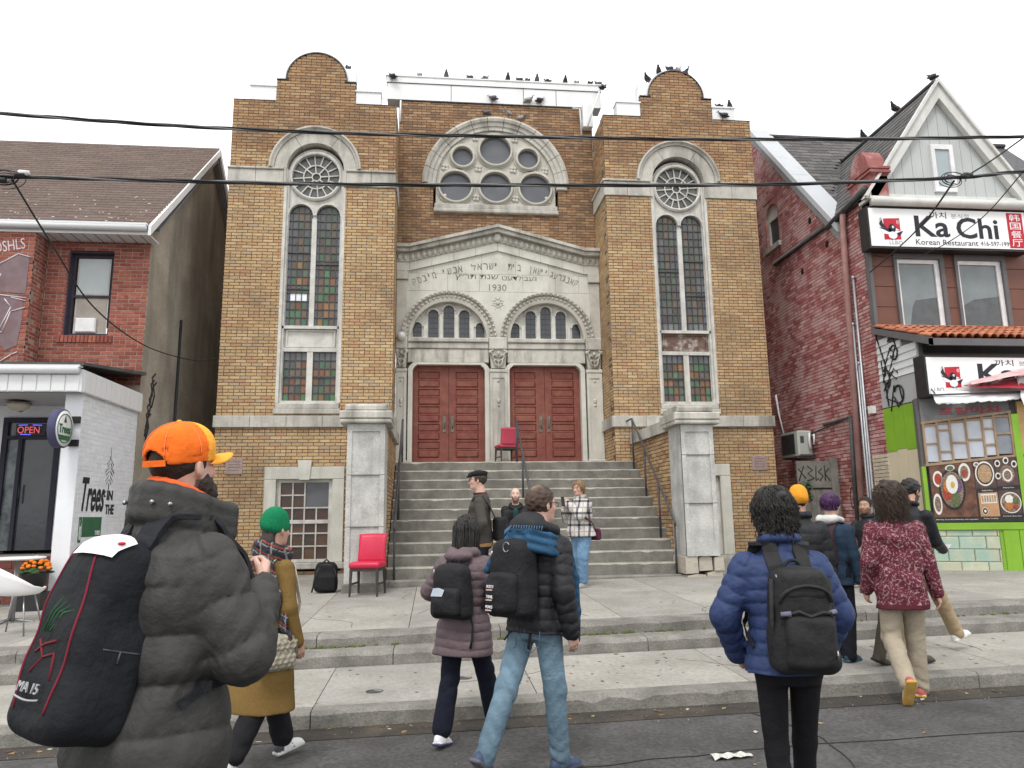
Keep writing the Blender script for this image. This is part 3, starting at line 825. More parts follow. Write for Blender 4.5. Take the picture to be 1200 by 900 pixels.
# lettering
def text(body, size, mt, name, parent, x, y, z, ax='y', w=None, depth=.004, bold=0., sp=1., italic=0., tilt=0., sub=False, h=None):
    # flat letters as mesh; (x,y,z) is the lower left corner; ax y: faces -Y, x: faces +X, -x: faces -X
    cu = bpy.data.curves.new('lettering', 'FONT'); cu.body = body; cu.size = size; cu.extrude = depth/2; cu.space_character = sp; cu.shear = italic
    if bold: cu.offset = bold
    cu.resolution_u = 3
    o = bpy.data.objects.new('lettering', cu); COL.objects.link(o)
    dg = bpy.context.evaluated_depsgraph_get(); me = bpy.data.meshes.new_from_object(o.evaluated_get(dg))
    bpy.data.objects.remove(o); bpy.data.curves.remove(cu)
    V = np.zeros(len(me.vertices)*3, dtype=np.float32); me.vertices.foreach_get('co', V); V = V.reshape(-1, 3)
    x0, x1, y0, y1 = V[:, 0].min(), V[:, 0].max(), V[:, 1].min(), V[:, 1].max()
    V[:, 0] -= x0; V[:, 1] -= y0
    sx = (w/(x1-x0)) if w else 1.; sz = (h/(y1-y0)) if h else (sx if w else 1.)
    u, v, d = V[:, 0]*sx, V[:, 1]*sz, V[:, 2]
    if tilt: u, v = u*math.cos(tilt)-v*math.sin(tilt), u*math.sin(tilt)+v*math.cos(tilt)
    if ax == 'y': W = np.stack([x+u, y-d, z+v], 1)
    elif ax == 'x': W = np.stack([x+d, y+u, z+v], 1)
    else: W = np.stack([x-d, y-u, z+v], 1)
    po = WORG.get(parent.name, (0, 0, 0)) if parent else (0, 0, 0)
    W = W-np.array(po, dtype=np.float32)
    me.vertices.foreach_set('co', W.astype(np.float32).ravel()); me.update()
    me.materials.clear(); me.materials.append(mt); me.name = name
    ob = bpy.data.objects.new(name, me); COL.objects.link(ob)
    if parent: ob.parent = parent; WORG[ob.name] = po
    return ob
# arched line: words stepped along a shallow arc, right-to-left script laid out in visual order
def heb(s): return s[::-1]
HB = .0
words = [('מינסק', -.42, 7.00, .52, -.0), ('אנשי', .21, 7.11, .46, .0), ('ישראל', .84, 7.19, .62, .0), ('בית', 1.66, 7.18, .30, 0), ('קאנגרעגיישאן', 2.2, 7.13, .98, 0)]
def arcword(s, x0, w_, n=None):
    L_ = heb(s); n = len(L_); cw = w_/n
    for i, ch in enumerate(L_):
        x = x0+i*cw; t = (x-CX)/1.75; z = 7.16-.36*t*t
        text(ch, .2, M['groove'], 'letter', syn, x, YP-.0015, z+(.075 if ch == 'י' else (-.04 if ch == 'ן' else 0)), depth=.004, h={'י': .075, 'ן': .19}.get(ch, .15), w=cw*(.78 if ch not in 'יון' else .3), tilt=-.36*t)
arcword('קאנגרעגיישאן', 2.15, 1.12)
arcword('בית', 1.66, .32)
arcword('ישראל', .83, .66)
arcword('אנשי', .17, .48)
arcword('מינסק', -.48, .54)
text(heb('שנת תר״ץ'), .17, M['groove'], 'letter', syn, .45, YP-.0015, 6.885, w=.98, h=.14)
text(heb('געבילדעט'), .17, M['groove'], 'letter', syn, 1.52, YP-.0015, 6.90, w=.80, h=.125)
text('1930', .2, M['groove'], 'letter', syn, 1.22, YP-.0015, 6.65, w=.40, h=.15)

# flood lamp by the left end of the transom
fl = thing('flood_lamp', 'small white flood lamp fixed at the left end of the stone transom', 'lamp', (-.70, YP-.2, 5.50))
mb = MB(); mb.lathe([(.03, 0), (.085, .06), (.10, .13), (.085, .15)], (-.74, YP-.3, 5.52), 14, 'y'); mb.ball((-.74, YP-.17, 5.52), (.1, .09, .1)); mb.build('lamp_shade', M['lam'], fl)
mb = MB(); mb.tube([(-.74, YP-.1, 5.5), (-.74, YP-.02, 5.45)], .02); mb.build('bracket', M['rail'], fl)
# plaques
for (x, lab) in ((-3.95, 'small dull pink stone plaque low on the tower behind the orange cap'), (6.90, 'small dull pink stone plaque low on the tower beside the alley gate')):
    t = thing('plaque', lab, 'plaque', (x, YF, 2.6), 'stone plaques on the towers')
    mb = MB(); mb.bbox(x-.165, x+.165, YF-.02, YF+.01, 2.47, 2.78, .008); mb.build('face_plate', mat('pink_stone', (.36, .26, .24), (.28, .2, .19), 12, .7, .2, 60), t)
    mb = MB()
    for k in range(4): mb.box(x-.12, x+.12-.03*(k == 3), YF-.022, YF-.019, 2.71-.055*k, 2.72-.055*k)
    mb.build('engraved_line', M['joint'], t)

# ------------------------------------------------------------------ steps, piers, handrails
NS = 11; ZB, ZT = .60, 2.67; YB0, YT = 12.38, 14.87
SX0, SX1 = -.76, 4.14
st = thing('stone_steps', 'wide flight of worn concrete steps rising to the red doors', 'steps', (1.7, YB0, g(1.7)+.5))
mb = MB(); mb.bbox(SX0-.02, SX1+.25, YB0-.16, YB0+.3, .1, ZB, .02); mb.build('base_slab', M['kerb'], st)
rise = (ZT-ZB)/NS; going = (YT-YB0)/(NS-1)
cm = mat('tinted_step_concrete', (.33, .315, .28), (.22, .21, .185), 5, .9, .4, 60, stain=(.09, .083, .072), sscale=1.3, samt=.7, fine=.35, tint=True)
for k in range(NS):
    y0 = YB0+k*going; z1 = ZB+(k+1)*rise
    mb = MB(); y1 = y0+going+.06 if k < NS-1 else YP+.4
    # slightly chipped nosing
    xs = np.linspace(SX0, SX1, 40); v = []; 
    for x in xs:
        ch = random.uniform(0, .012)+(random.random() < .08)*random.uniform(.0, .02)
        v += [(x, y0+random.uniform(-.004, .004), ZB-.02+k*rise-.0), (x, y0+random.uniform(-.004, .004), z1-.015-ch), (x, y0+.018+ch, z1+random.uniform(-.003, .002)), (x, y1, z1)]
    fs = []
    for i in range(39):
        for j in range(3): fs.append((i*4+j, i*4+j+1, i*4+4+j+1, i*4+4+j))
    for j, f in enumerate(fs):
        mb.tint = ((.80, .80, .79), (1.5, 1.48, 1.42), (1.25, 1.24, 1.2))[j % 3]      # risers tinted darker, treads paler, nosings palest
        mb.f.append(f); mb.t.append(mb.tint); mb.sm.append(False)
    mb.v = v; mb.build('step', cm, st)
mb = MB(); mb.box(SX0+.01, SX1-.01, YB0+.3, YP, .1, ZB+.05); mb.build('step_core', cm, st)

def pier(x0, x1, y0, y1, zb, label, rock):
    c = (x0+x1)/2
    t = thing('stone_pier', label, 'pier', (c, y0, g(c)+.45), 'piers flanking the steps')
    mb = MB()
    zt = 3.06; w_ = .075
    # shaft with a sunk panel on the front
    mb.plate([(x0, zb), (x1, zb), (x1, zt), (x0, zt)], [[(x0+w_, zb+.25), (x1-w_, zb+.25), (x1-w_, zt-.12), (x0+w_, zt-.12)]], y0, y0+.03)
    mb.box(x0+w_-.01, x1-w_+.01, y0+.022, y0+.1, zb+.24, zt-.11)
    for xx in (x0, x1):
        mb.add([(xx, y0, zb), (xx, y1, zb), (xx, y1, zt), (xx, y0, zt)], [(0, 1, 2, 3)])
    mb.box(x0+.005, x1-.005, y0+.04, y1, zb, zt)
    mb.build('shaft', M['pier'], t)
    mb = MB(); 
    for z in (zb+.85, zb+1.65): mb.box(x0-.002, x1+.002, y0-.003, y0+.02, z, z+.008)
    mb.build('crack', M['joint'], t)
    mb = MB(); mb.bbox(x0-.11, x1+.10, y0-.09, y1+.1, 3.065, 3.13, .03); mb.bbox(x0-.12, x1+.11, y0-.1, y1+.1, 3.133, 3.26, .02); mb.build('cap', M['stone'], t)
    mb = MB(); mb.bbox(x0-.05, x1+.03, y0, y1+.1, 3.263, 3.38, .03); mb.build('cap_slab', M['stone'], t)
    if rock:
        mb = MB()
        for i, (a, b, z0_, z1_) in enumerate(((-.02, .33, .30, .62), (.33, .62, .3, .66), (-.04, .2, .62, .92), (.2, .45, .66, .9), (.45, .64, .66, .9))):
            poly = [(x0+a+.012, z0_), (x0+b-.012, z0_+.01), (x0+b-.02, z1_-.02), ((x0+a+x0+b)/2, z1_-.005), (x0+a+.015, z1_-.03)]
            mb.prism(poly, y0+.02+.03*(i % 2), y1)
        mb.build('rubble_base', M['rock'], t)
    else:
        mb = MB(); mb.bbox(x0-.03, x1+.01, y0-.03, y1, .2, zb+.005, .02); mb.build('plinth', M['kerb'], t)
    return t
pier(-1.37, -.78, 11.8, 12.45, .60, 'grey rendered pier with sunk panel behind the red chair', False)
pier(4.10, 4.66, 11.95, 12.6, .90, 'grey rendered pier on a rubble stone base', True)
# knee walls from the piers back to the towers
def knee(x0, x1, y0, y1, inner, label):
    t = thing('knee_wall', label, 'wall', ((x0+x1)/2, y0, .5), 'brick knee walls beside the steps')
    L_ = []; mb = MB()
    if inner < 0: lay(L_, 'x', x0, -1, .6, 3.02, lambda z: [(y0, y1)], lambda z: random.choice(PAL_TAN+PAL_UP), u0=y0)
    else: lay(L_, 'x', x1, 1, .6, 3.02, lambda z: [(y0, y1)], lambda z: random.choice(PAL_TAN+PAL_UP), u0=y0)
    backing(mb, 'x', x0 if inner < 0 else x1, inner, .1, 3.0, lambda z: [(y0, y1)], .4)
    mb.build('backing', M['mortar'], t); build_bricks(L_, t, M['brick'], 120)
    n = 4; h = (y1-y0)/n
    for i in range(n):
        mb = MB(); mb.bbox(x0-.06, x1+.06, y0+i*h+.004, y0+(i+1)*h-.004, 3.03, 3.24, .0); mb.build('coping_stone', M['stone'], t)
knee(4.14, 4.62, 12.6, 15.1, -1, 'low brick knee wall with stone coping, right of the steps')
knee(-1.3, -.78, 12.45, 15.1, 1, 'low brick knee wall with stone coping behind the pier near the red chair')
# handrails
def stepz(y): return ZB+max(0, min(NS, math.floor((y-YB0)/going)+1))*rise if y >= YB0 else ZB
def handrail(x, label, ya, yb, extra=None, bar=.021, flat=False, zoff=.85):
    t = thing('handrail', label, 'handrail', (x, ya, ZB), 'handrails of the steps')
    za, zb_ = stepz(ya)+zoff, ZT+zoff
    pts = [(x, ya, za), (x, yb, zb_)]
    if extra: pts += [(x, extra, zb_)]
    mb = MB()
    mb.tube([(x, ya-.03, za-.06), (x, ya, za)]+pts[1:], bar, 8); mb.build('top_rail', M['rail'], t)
    n = 4 if extra else 3
    ys = np.linspace(ya+.02, yb-.02, n)
    for y in list(ys)+([extra-.1] if extra else []):
        zt = za+(zb_-za)*min(1, (y-ya)/(yb-ya)); mb = MB(); mb.tube([(x, y, stepz(y)), (x, y, zt)], bar*.9, 8); mb.build('post', M['rail'], t)
    return t
handrail(4.03, 'black handrail down the right end of the steps with a level return', 12.28, 14.72, 15.6)
handrail(1.66, 'grey handrail in the middle of the steps near the red chair by the doors', 12.9, 14.9)
handrail(-.64, 'grey handrail along the pier at the left end of the steps', 12.3, 14.9)
# ------------------------------------------------------------------ ground, road, kerb, pavement
def sheet(name, x0, x1, y0, y1, za, zb_, m, nx=40, ny=2, **kw):
    # follows the slope of the street; za at y0, zb_ at y1
    mb = MB(); xs = np.linspace(x0, x1, nx); ys = np.linspace(y0, y1, ny)
    v = [(x, y, g(x)+za+(zb_-za)*(y-y0)/(y1-y0)) for y in ys for x in xs]
    fs = [(j*nx+i, j*nx+i+1, (j+1)*nx+i+1, (j+1)*nx+i) for j in range(ny-1) for i in range(nx-1)]
    mb.add(v, fs); o = mb.build(name, m, None, org=(0, 0, 0)); o['kind'] = 'structure'
    for k, q in kw.items(): o[k] = q
    return o
sheet('ground', -400, 400, -300, 600, -.06, -.06, mat('earth', (.12, .11, .09)), 90, 20)
sheet('road', -60, 60, -8, 6.25, 0, 0, M['asphalt'], 60, 6)
YK = 6.22
# kerb stones
kb = bpy.data.objects.new('kerb', None); COL.objects.link(kb); kb['kind'] = 'structure'; WORG['kerb'] = (0, 0, 0)
def slab(parent, name, x0, x1, y0, y1, za, zb_, m, th=.2, edge=.012):
    # a slab on the slope: front height za, back height zb_, rounded front nosing with small chips
    n = max(2, int((x1-x0)/.12)); xs = np.linspace(x0+.004, x1-.004, n); mb = MB(); v = []
    for x in xs:
        c = random.uniform(0, edge*.6)+(random.random() < .06)*edge*1.5; gz = g(x)
        v += [(x, y0+random.uniform(-.002, .002), gz+za-th), (x, y0+random.uniform(-.003, .003), gz+za-edge-c), (x, y0+edge+c, gz+za), (x, y1-.004, gz+zb_), (x, y1-.004, gz+zb_-th)]
    fs = [(i*5+j, i*5+j+1, i*5+5+j+1, i*5+5+j) for i in range(n-1) for j in range(4)]
    fs += [(0, 4, 3, 2, 1), tuple((n-1)*5+k for k in range(5))]
    mb.add(v, fs); return mb.build(name, m, parent)
x = -9.0
for L_ in [2.4, 1.9, 2.2, 1.55, 1.85, 1.8, 1.95, 2.4, 1.8, 2.1, 2.3, 2.0, 2.5]:
    slab(kb, 'kerb_stone', x, x+L_, YK, YK+.16, .13, .135, M['kerb'], .2, .02); x += L_
pv = bpy.data.objects.new('pavement', None); COL.objects.link(pv); pv['kind'] = 'structure'; WORG['pavement'] = (0, 0, 0)
pm = [M['plaza'], mat('paving_grey', (.36, .345, .315), (.285, .27, .24), 1.9, .9, .3, 70, stain=(.2, .19, .17), sscale=1.1, samt=.65, fine=.25)]
xs = [-13, -9.5, -6.7, -4.6, -2.8, -.95, .85, 2.68, 4.3, 5.08, 7.0, 9.0, 11.2, 14, 18]
for i, (a, b) in enumerate(zip(xs, xs[1:])): slab(pv, 'paving_slab', a, b, YK+.163, 7.76, .135, .165, pm[i % 2] if i % 3 else pm[0], .15, .006)
sheet('pavement_bed', -30, 30, YK+.17, 7.8, .09, .09, M['joint'], 30, 2)
# two long shallow steps up to the forecourt
fs_ = bpy.data.objects.new('forecourt_step', None); COL.objects.link(fs_); fs_['kind'] = 'structure'; WORG['forecourt_step'] = (0, 0, 0)
x = -14.2
for L_ in [2.3, 2.6, 2.2, 2.5, 2.0, 2.2, 2.6, 2.9, 2.3, 2.7, 2.4, 3.0]:
    slab(fs_, 'step_stone', x, x+L_, 7.77, 8.13, .295, .30, M['kerb'], .2, .025); x += L_
x = -13.0
for L_ in [2.4, 2.6, 2.1, 1.8, 1.5, 1.4, 1.9, 2.5, 1.6, 2.2, 2.6, 2.1, 2.4, 2.2]:
    slab(fs_, 'step_stone', x, x+L_, 8.10, 8.42, .42, .42, M['kerb'], .2, .025); x += L_
fc = bpy.data.objects.new('forecourt', None); COL.objects.link(fc); fc['kind'] = 'structure'; WORG['forecourt'] = (0, 0, 0)
cols = [-9.5, -6.8, -4.4, -2.7, -1.47, -.27, 1.1, 2.1, 3.22, 5.0, 6.8, 9.0, 11.5, 15]
for i, (a, b) in enumerate(zip(cols, cols[1:])):
    y0 = 8.423
    ys = [y0, 10.2+.4*(i % 2), 13.0, 17.6]
    for j in range(3):
        slab(fc, 'paving_slab', a, b, ys[j]+.003, ys[j+1]-.003, .42+.02*(ys[j]-8.42), .42+.02*(ys[j+1]-8.42), pm[(i+j) % 2], .12, .005)
sheet('forecourt_bed', -14, 20, 8.43, 30, .36, .36, M['joint'], 30, 2)
# moss in the step joints, litter, manhole covers
mo = MB(); gm = mat('moss', (.10, .12, .03), (.06, .075, .02), 30, .95)
for i in range(260):
    x = random.choice([random.gauss(1.6, .55), random.gauss(-1.6, .4), random.uniform(-2.5, 7)]); y = 8.085+random.uniform(-.02, .015)
    r = random.uniform(.006, .022); mo.ball((x, y, g(x)+.302), (r*1.5, r, r*random.uniform(.6, 1.6)), 5, 3)
o = mo.build('moss', gm, None, org=(0, 8.1, .3)); o['kind'] = 'stuff'
def flat_paper(name, label, cat, x, y, z, w_, d_, m, rot, bend=.02):
    mb = MB(); n = 7; v = []
    for i in range(n):
        for j in range(4):
            u, q = (i/(n-1)-.5)*w_, (j/3-.5)*d_; zz = z+.004+bend*abs(math.sin(i*1.7+j*.8))
            v.append((x+u*math.cos(rot)-q*math.sin(rot), y+u*math.sin(rot)+q*math.cos(rot), zz))
    mb.add(v, [(i*4+j, i*4+j+1, i*4+5+j, i*4+4+j) for i in range(n-1) for j in range(3)])
    o = mb.build(name, m, None, org=(x, y, z)); tag(o, label, cat); return o
flat_paper('litter_paper', 'crumpled pale paper lying on the asphalt', 'litter', 1.92, 4.95, g(1.92), .26, .09, mat('paper', (.62, .62, .56), (.4, .4, .36), 40, .8), .05)
for (x, y, r, lab) in ((.28, 7.05, .07, 'small round iron cover in the pavement near the jeans'), (-.5, 6.75, .075, 'small round iron cover in the pavement near the purple puffer coat')):
    z = g(x)+.135+.03*(y-6.4)/1.35; mb = MB(); mb.lathe([(r, -.02), (r, .003), (r*.86, .003), (r*.84, .001), (.0, .001)], (x, y, z), 18); o = mb.build('utility_cover', M['rail'], None, org=(x, y, z)); tag(o, lab, 'cover', 'iron covers in the pavement')
# fallen leaves and scraps along the gutter
lv = MB(); lm = mat('fallen_leaf', (1, 1, 1), (.7, .7, .7), 20, .8, tint=True)
for i in range(170):
    x = random.uniform(-4, 8); y = random.choice([YK-abs(random.gauss(0, .12))-.02, random.uniform(3.4, 6.1), random.uniform(6.5, 7.7)])
    if x > 4 and random.random() < .5: y = YK-abs(random.gauss(0, .2))-.02
    z = g(x)+(.004 if y < YK else .137+.03*(y-6.4)/1.35); s = random.uniform(.008, .024); a = random.uniform(0, 6.3)
    lv.tint = random.choice([(.30, .16, .05), (.22, .10, .04), (.4, .3, .12), (.5, .48, .42), (.12, .07, .04)])
    p = [(x+s*math.cos(a+k*PI/2)*(1.6 if k % 2 else .8), y+s*math.sin(a+k*PI/2)*(1.6 if k % 2 else .8), z+random.uniform(.001, .008)) for k in range(4)]
    lv.add(p, [(0, 1, 2, 3)])
o = lv.build('fallen_leaves', lm, None, org=(0, 6, 0)); o['kind'] = 'stuff'
# tar seams and patched asphalt: thin overlays 4 mm proud
tm = mat('tar_seam', (.03, .03, .03), (.02, .02, .02), 20, .6)
mb = MB()
for pts in ([(-4, 4.9), (-1.2, 5.05), (.8, 4.95), (2.6, 5.1), (5.5, 5.0)], [(2.4, 6.1), (2.7, 5.2), (2.5, 4.2)]):
    P_ = []
    for (xa, ya), (xb, yb) in zip(pts, pts[1:]):
        for k in range(6): P_.append((xa+(xb-xa)*k/6+random.uniform(-.03, .03), ya+(yb-ya)*k/6+random.uniform(-.025, .025)))
    mb.ribbon([(p[0], p[1], g(p[0])+.004) for p in P_], (0, 1, 0) if abs(pts[0][0]-pts[-1][0]) > 2 else (1, 0, 0), .009, .003)
o = mb.build('road_seam', tm, None, org=(0, 5, 0)); o['kind'] = 'structure'
# gutter grime strip
gs = sheet('gutter', -30, 30, YK-.30, YK-.0, .004, .006, mat('gutter_dirt', (.075, .062, .05), (.045, .04, .035), 5, .9, .5, 90, stain=(.13, .10, .07), sscale=1.5, samt=.6, fine=.4), 60, 2)

# hairline cracks wandering over slabs, pavement gum and drips
def surf(x, y): return g(x)+(0 if y < YK else (.135+.03*(y-6.385)/1.375 if y < 7.76 else .42+.02*(y-8.423)))
ck = MB(); rc = random.Random(11)
for (x, y, a, L_) in ((2.35, 7.35, -.5, 1.0), (1.75, 8.6, 1.9, .9), (3.1, 8.5, 1.2, 2.2), (-.9, 8.6, 1.5, 1.2), (.5, 9.2, .7, 1.6), (5.3, 7.0, .9, .6), (-2.2, 7.0, .3, 1.1), (4.6, 9.2, 2.4, 1.5), (.2, 6.9, .1, 1.3), (-.4, 10.8, 2.0, 1.4)):
    n = int(L_/.07); pts = []
    for k in range(n):
        pts.append((x, y, surf(x, y)+.0015)); a += rc.gauss(0, .28); x += .07*math.cos(a); y += .07*math.sin(a)
        if not (6.4 < y < 7.74 or y > 8.44): break
    if len(pts) > 3: ck.ribbon(pts, (math.sin(a), -math.cos(a), 0), .007, .002)
o = ck.build('pavement_crack', M['joint'], None, org=(0, 8, .3)); o['kind'] = 'structure'
gu = MB(); rc = random.Random(5)
for i in range(240):
    x, y = rc.uniform(-3, 7), rc.choice([rc.uniform(6.42, 7.7), rc.uniform(8.5, 12)]); r = rc.uniform(.008, .022)
    gu.add([(x+r*math.cos(t)*rc.uniform(.7, 1.2), y+r*math.sin(t)*rc.uniform(.7, 1.2), surf(x, y)+.002) for t in np.linspace(0, 2*PI, 8, endpoint=False)], [tuple(range(8))])
o = gu.build('chewing_gum', mat('old_gum', (.12, .115, .105), (.07, .068, .062), 30, .9), None, org=(0, 8, .3)); o['kind'] = 'stuff'
gr = MB(); rc = random.Random(6); gr_m = mat('grit', (1, 1, 1), (.7, .7, .7), 40, .95, tint=True)
for i in range(900):
    x, y = rc.uniform(-4, 8), YK-abs(rc.gauss(0, .16))-.01; r = rc.uniform(.003, .011); v_ = rc.uniform(.05, .3); gr.tint = (v_, v_*.93, v_*.82)
    gr.add([(x-r, y-r, surf(x, y)), (x+r, y-r*.6, surf(x, y)), (x, y+r, surf(x, y)), (x, y, surf(x, y)+r*1.1)], [(0, 1, 3), (1, 2, 3), (2, 0, 3)])
o = gr.build('gutter_grit', gr_m, None, org=(0, 6, 0)); o['kind'] = 'stuff'
# ------------------------------------------------------------------ left brick house with its white shop front
XS = -5.3
lh = thing('brick_house', 'red brick house with brown shingle roof and white shop front', 'house', (-7.5, 13.75, g(-7)+.4))
PAL_RED = [(.36, .105, .07), (.41, .13, .085), (.31, .085, .06), (.44, .15, .10), (.37, .12, .09), (.28, .08, .06)]
LB = []; mb = MB()
def ivl(z): 
    i = [(-7.1, XS)]
    return cut(i, -6.71, -5.93) if 4.92 < z < 6.51 else i
lay(LB, 'y', 13.75, -1, 4.0, 6.8, ivl, PAL_RED, .21, .07, .014, 6, u0=XS)
backing(mb, 'y', 13.75, -1, .3, 6.8, ivl, .3, .07)
bay = lambda z: [(-11, -7.1)]
lay(LB, 'y', 13.3, -1, 4.0, 6.75, bay, PAL_RED, .21, .07, .014, 6, u0=-7.1)
backing(mb, 'y', 13.3, -1, .3, 6.75, bay, .3, .07)
lay(LB, 'x', -7.1, 1, 4.0, 6.75, lambda z: [(13.312, 13.75)], PAL_RED, .21, .07, .014, 6, u0=13.3)
backing(mb, 'x', -7.1, 1, .3, 6.75, lambda z: [(13.4, 13.75)], .2, .07)
mb.box(-12, -6.72, 14.1, 14.2, .3, 6.8)
mb.build('wall', M['palemortar'], lh)
build_bricks(LB, lh, M['redbrick'], 300)
# rendered gable wall
SW = mat('stained_render', (.42, .38, .31), (.30, .27, .215), 1.3, .9, .3, 30, stain=(.12, .108, .09), sscale=1.1, samt=.8, streak=True, fine=.2)
mb = MB(); mb.prism([(13.76, .2), (20.3, .2), (20.3, 6.95), (17.0, 10.12), (13.76, 7.15)], XS-.3, XS+.004, 'x'); mb.build('gable_wall', SW, lh)
mb = MB(); mb.tube([(XS+.03, 15.55, .4), (XS+.03, 15.55, 5.7)], .03, 6); mb.build('conduit', M['black'], lh)
# sooty graffiti blot on the render near the white fascia
mb = MB()
for k in range(9):
    y = 14.05+random.uniform(0, .35); z = random.uniform(2.6, 3.9)
    mb.tube([(XS+.004, y, z), (XS+.004, y+.1, z+.25), (XS+.004, y+.02, z+.4), (XS+.004, y+.16, z+.5)], .022, 5)
mb.build('graffiti', mat('soot_paint', (.035, .03, .03)), lh)
# roof: slab plus shingles
sl_ = math.atan2(10.30-6.88, 17.0-13.3); Lr = math.hypot(3.42, 3.7); XR0, XR1 = -13.5, XS+.16
mb = MB(); mb.prism([(13.3, 6.80), (17.0, 10.22), (20.7, 6.80), (20.7, 6.88), (17.0, 10.30), (13.3, 6.88)], XR0, XR1-.01, 'x')
mb.build('roof_deck', M['lead'], lh)
SH = mat('brown_asphalt_shingle', (1, 1, 1), (.75, .75, .75), 22, .95, .5, 200, tint=True, fine=.35)
PAL_SH = [(.185, .135, .112), (.165, .118, .098), (.205, .15, .125), (.175, .128, .11), (.195, .135, .108)]
def roof_pieces(parent, name, org, udir, vdir, ulen, rows, expo, wid, pal, m, n=300, th=.008, skip=None, cap=1e9, jag=0.):
    # courses of flat pieces laid on a slope; org = eave corner, udir along the eave, vdir up the slope
    udir, vdir = Vector(udir).normalized(), Vector(vdir).normalized(); nd = udir.cross(vdir).normalized()
    if nd.z < 0: nd = -nd
    mb = MB(); cache = {}; L_ = []
    for r in range(rows):
        k = 0; u = -(r % 2)*wid*.5-random.uniform(0, wid*.2)
        while u < ulen:
            wv = wid*random.uniform(.9, 1.1) if jag else wid
            a, b = max(0, u), min(ulen, u+wv-.006)
            if b-a > .03:
                c = org+udir*((a+b)/2)+vdir*(r*expo)
                if not (skip and skip(c)): L_.append((c, b-a, random.randrange(len(pal)), random.uniform(0, jag)))
            u += wv
    def quad(mb, o, wv, t, j):
        mb.tint = pal[t]; u0, u1 = -udir*wv/2, udir*wv/2; lo = nd*th; hi = vdir*(expo+.02)
        d = -vdir*j
        mb.add([o+u0+d, o+u1+d, o+u1+hi, o+u0+hi, o+u0+lo+d, o+u1+lo+d, o+u1+hi+nd*.002, o+u0+hi+nd*.002], [(4, 5, 6, 7), (0, 1, 5, 4), (1, 2, 6, 5), (3, 0, 4, 7)])
    def vis(c): return abs((c.x/c.y)-.1) < .70
    order = sorted([i for i in range(len(L_)) if vis(L_[i][0])], key=lambda i: (L_[i][0]-Vector((0, 0, HC))).length)[:n]
    s = set(order)
    for i, (c, wv, t, j) in enumerate(L_):
        if i in s:
            key = (round(wv, 2), t, round(j, 2))
            if key not in cache:
                q = MB(); quad(q, Vector((0, 0, 0)), wv, t, j); me = q.mesh(name); me.materials.append(m); cache[key] = me
            share(cache[key], name, m, parent, tuple(c))
        else: quad(mb, c, wv, t, j)
    if mb.v: mb.build(name+'_field', m, parent, kind='stuff')
vd = Vector((0, 3.7, 3.42))
roof_pieces(lh, 'shingle', Vector((XR0+3.2, 13.27, 6.875)), (1, 0, 0), vd, XR1-XR0-3.2, 36, Lr/35.6, .30, PAL_SH, SH)
sp_ = MB(); wm = mat('bird_lime', (.7, .7, .68))
for k in range(45):
    x = random.uniform(-8.3, -5.4); t = random.uniform(.03, .4)*random.random()
    sp_.ball((x, 13.3+3.7*t, 6.905+3.42*t), (random.uniform(.012, .035), .02, .012), 5, 3)
sp_.build('droppings', wm, lh, kind='stuff')
mb = MB()   # rake fascia front and back, ridge cap
mb.prism([(13.22, 6.66), (17.0, 10.14), (17.0, 10.31), (13.22, 6.84)], XR1-.02, XR1+.03, 'x'); mb.build('rake_board', M['white'], lh)
mb = MB(); mb.prism([(20.78, 6.66), (17.005, 10.14), (17.005, 10.31), (20.78, 6.84)], XR1-.02, XR1+.03, 'x'); mb.build('rake_board', M['white'], lh)
mb = MB(); mb.prism([(13.76, 6.98), (17.0, 10.06), (20.3, 6.98), (20.3, 6.94), (17.0, 9.99), (13.76, 6.94)], XS+.002, XR1-.021, 'x'); mb.build('rake_soffit', mat('grey_soffit', (.22, .22, .24), (.17, .17, .19), 6, .7), lh)
GW = mat('white_aluminium', (.74, .75, .76), (.68, .69, .70), 3, .45, stain=(.4, .4, .38), sscale=3, samt=.3)
mb = MB(); mb.tube([(XR0, 13.22, 6.80), (XR1-.05, 13.22, 6.80)], .062, 10); mb.box(XR0, XR1-.04, 13.17, 13.29, 6.84, 6.875); mb.build('gutter', GW, lh)
mb = MB(); mb.box(XR0, XR1-.03, 13.30, 13.80, 6.70, 6.72); mb.box(XR0, XR1-.03, 13.285, 13.305, 6.69, 6.86); mb.build('soffit', GW, lh)
mb = MB()
for k in range(40): mb.box(XR1-.2-k*.2, XR1-.19-k*.2, 13.31, 13.8, 6.694, 6.70)
mb.build('soffit_groove', M['rail'], lh)
# upper window
mb = MB()
for a, b, c, d in ((-6.71, -6.64, 4.92, 6.51), (-6.00, -5.93, 4.92, 6.51), (-6.64, -6.0, 6.43, 6.51), (-6.64, -6.0, 4.92, 4.98), (-6.64, -6.0, 5.66, 5.71)): mb.box(a, b, 13.87, 13.95, c, d)
mb.box(-6.71, -5.93, 13.75, 13.86, 6.49, 6.512); mb.box(-6.735, -6.69, 13.752, 13.87, 4.92, 6.51)
wn = mb.build('window', mat('dark_window_frame', (.05, .04, .06)), lh)
mb = MB(); mb.box(-6.61, -6.03, 13.90, 13.91, 4.99, 5.66); mb.box(-6.61, -6.03, 13.89, 13.90, 5.71, 6.42); mb.build('sash', M['whitewood'], wn)
mb = MB(); mb.box(-6.58, -6.05, 13.884, 13.889, 5.74, 6.40); mb.build('blind', mat('window_blind', (.52, .56, .57), (.47, .51, .52), 3, .6), wn)
mb = MB(); mb.box(-6.58, -6.05, 13.894, 13.899, 5.02, 5.64); mb.build('curtain', mat('beige_curtain', (.40, .35, .30), (.3, .27, .24), 4, .8), wn)
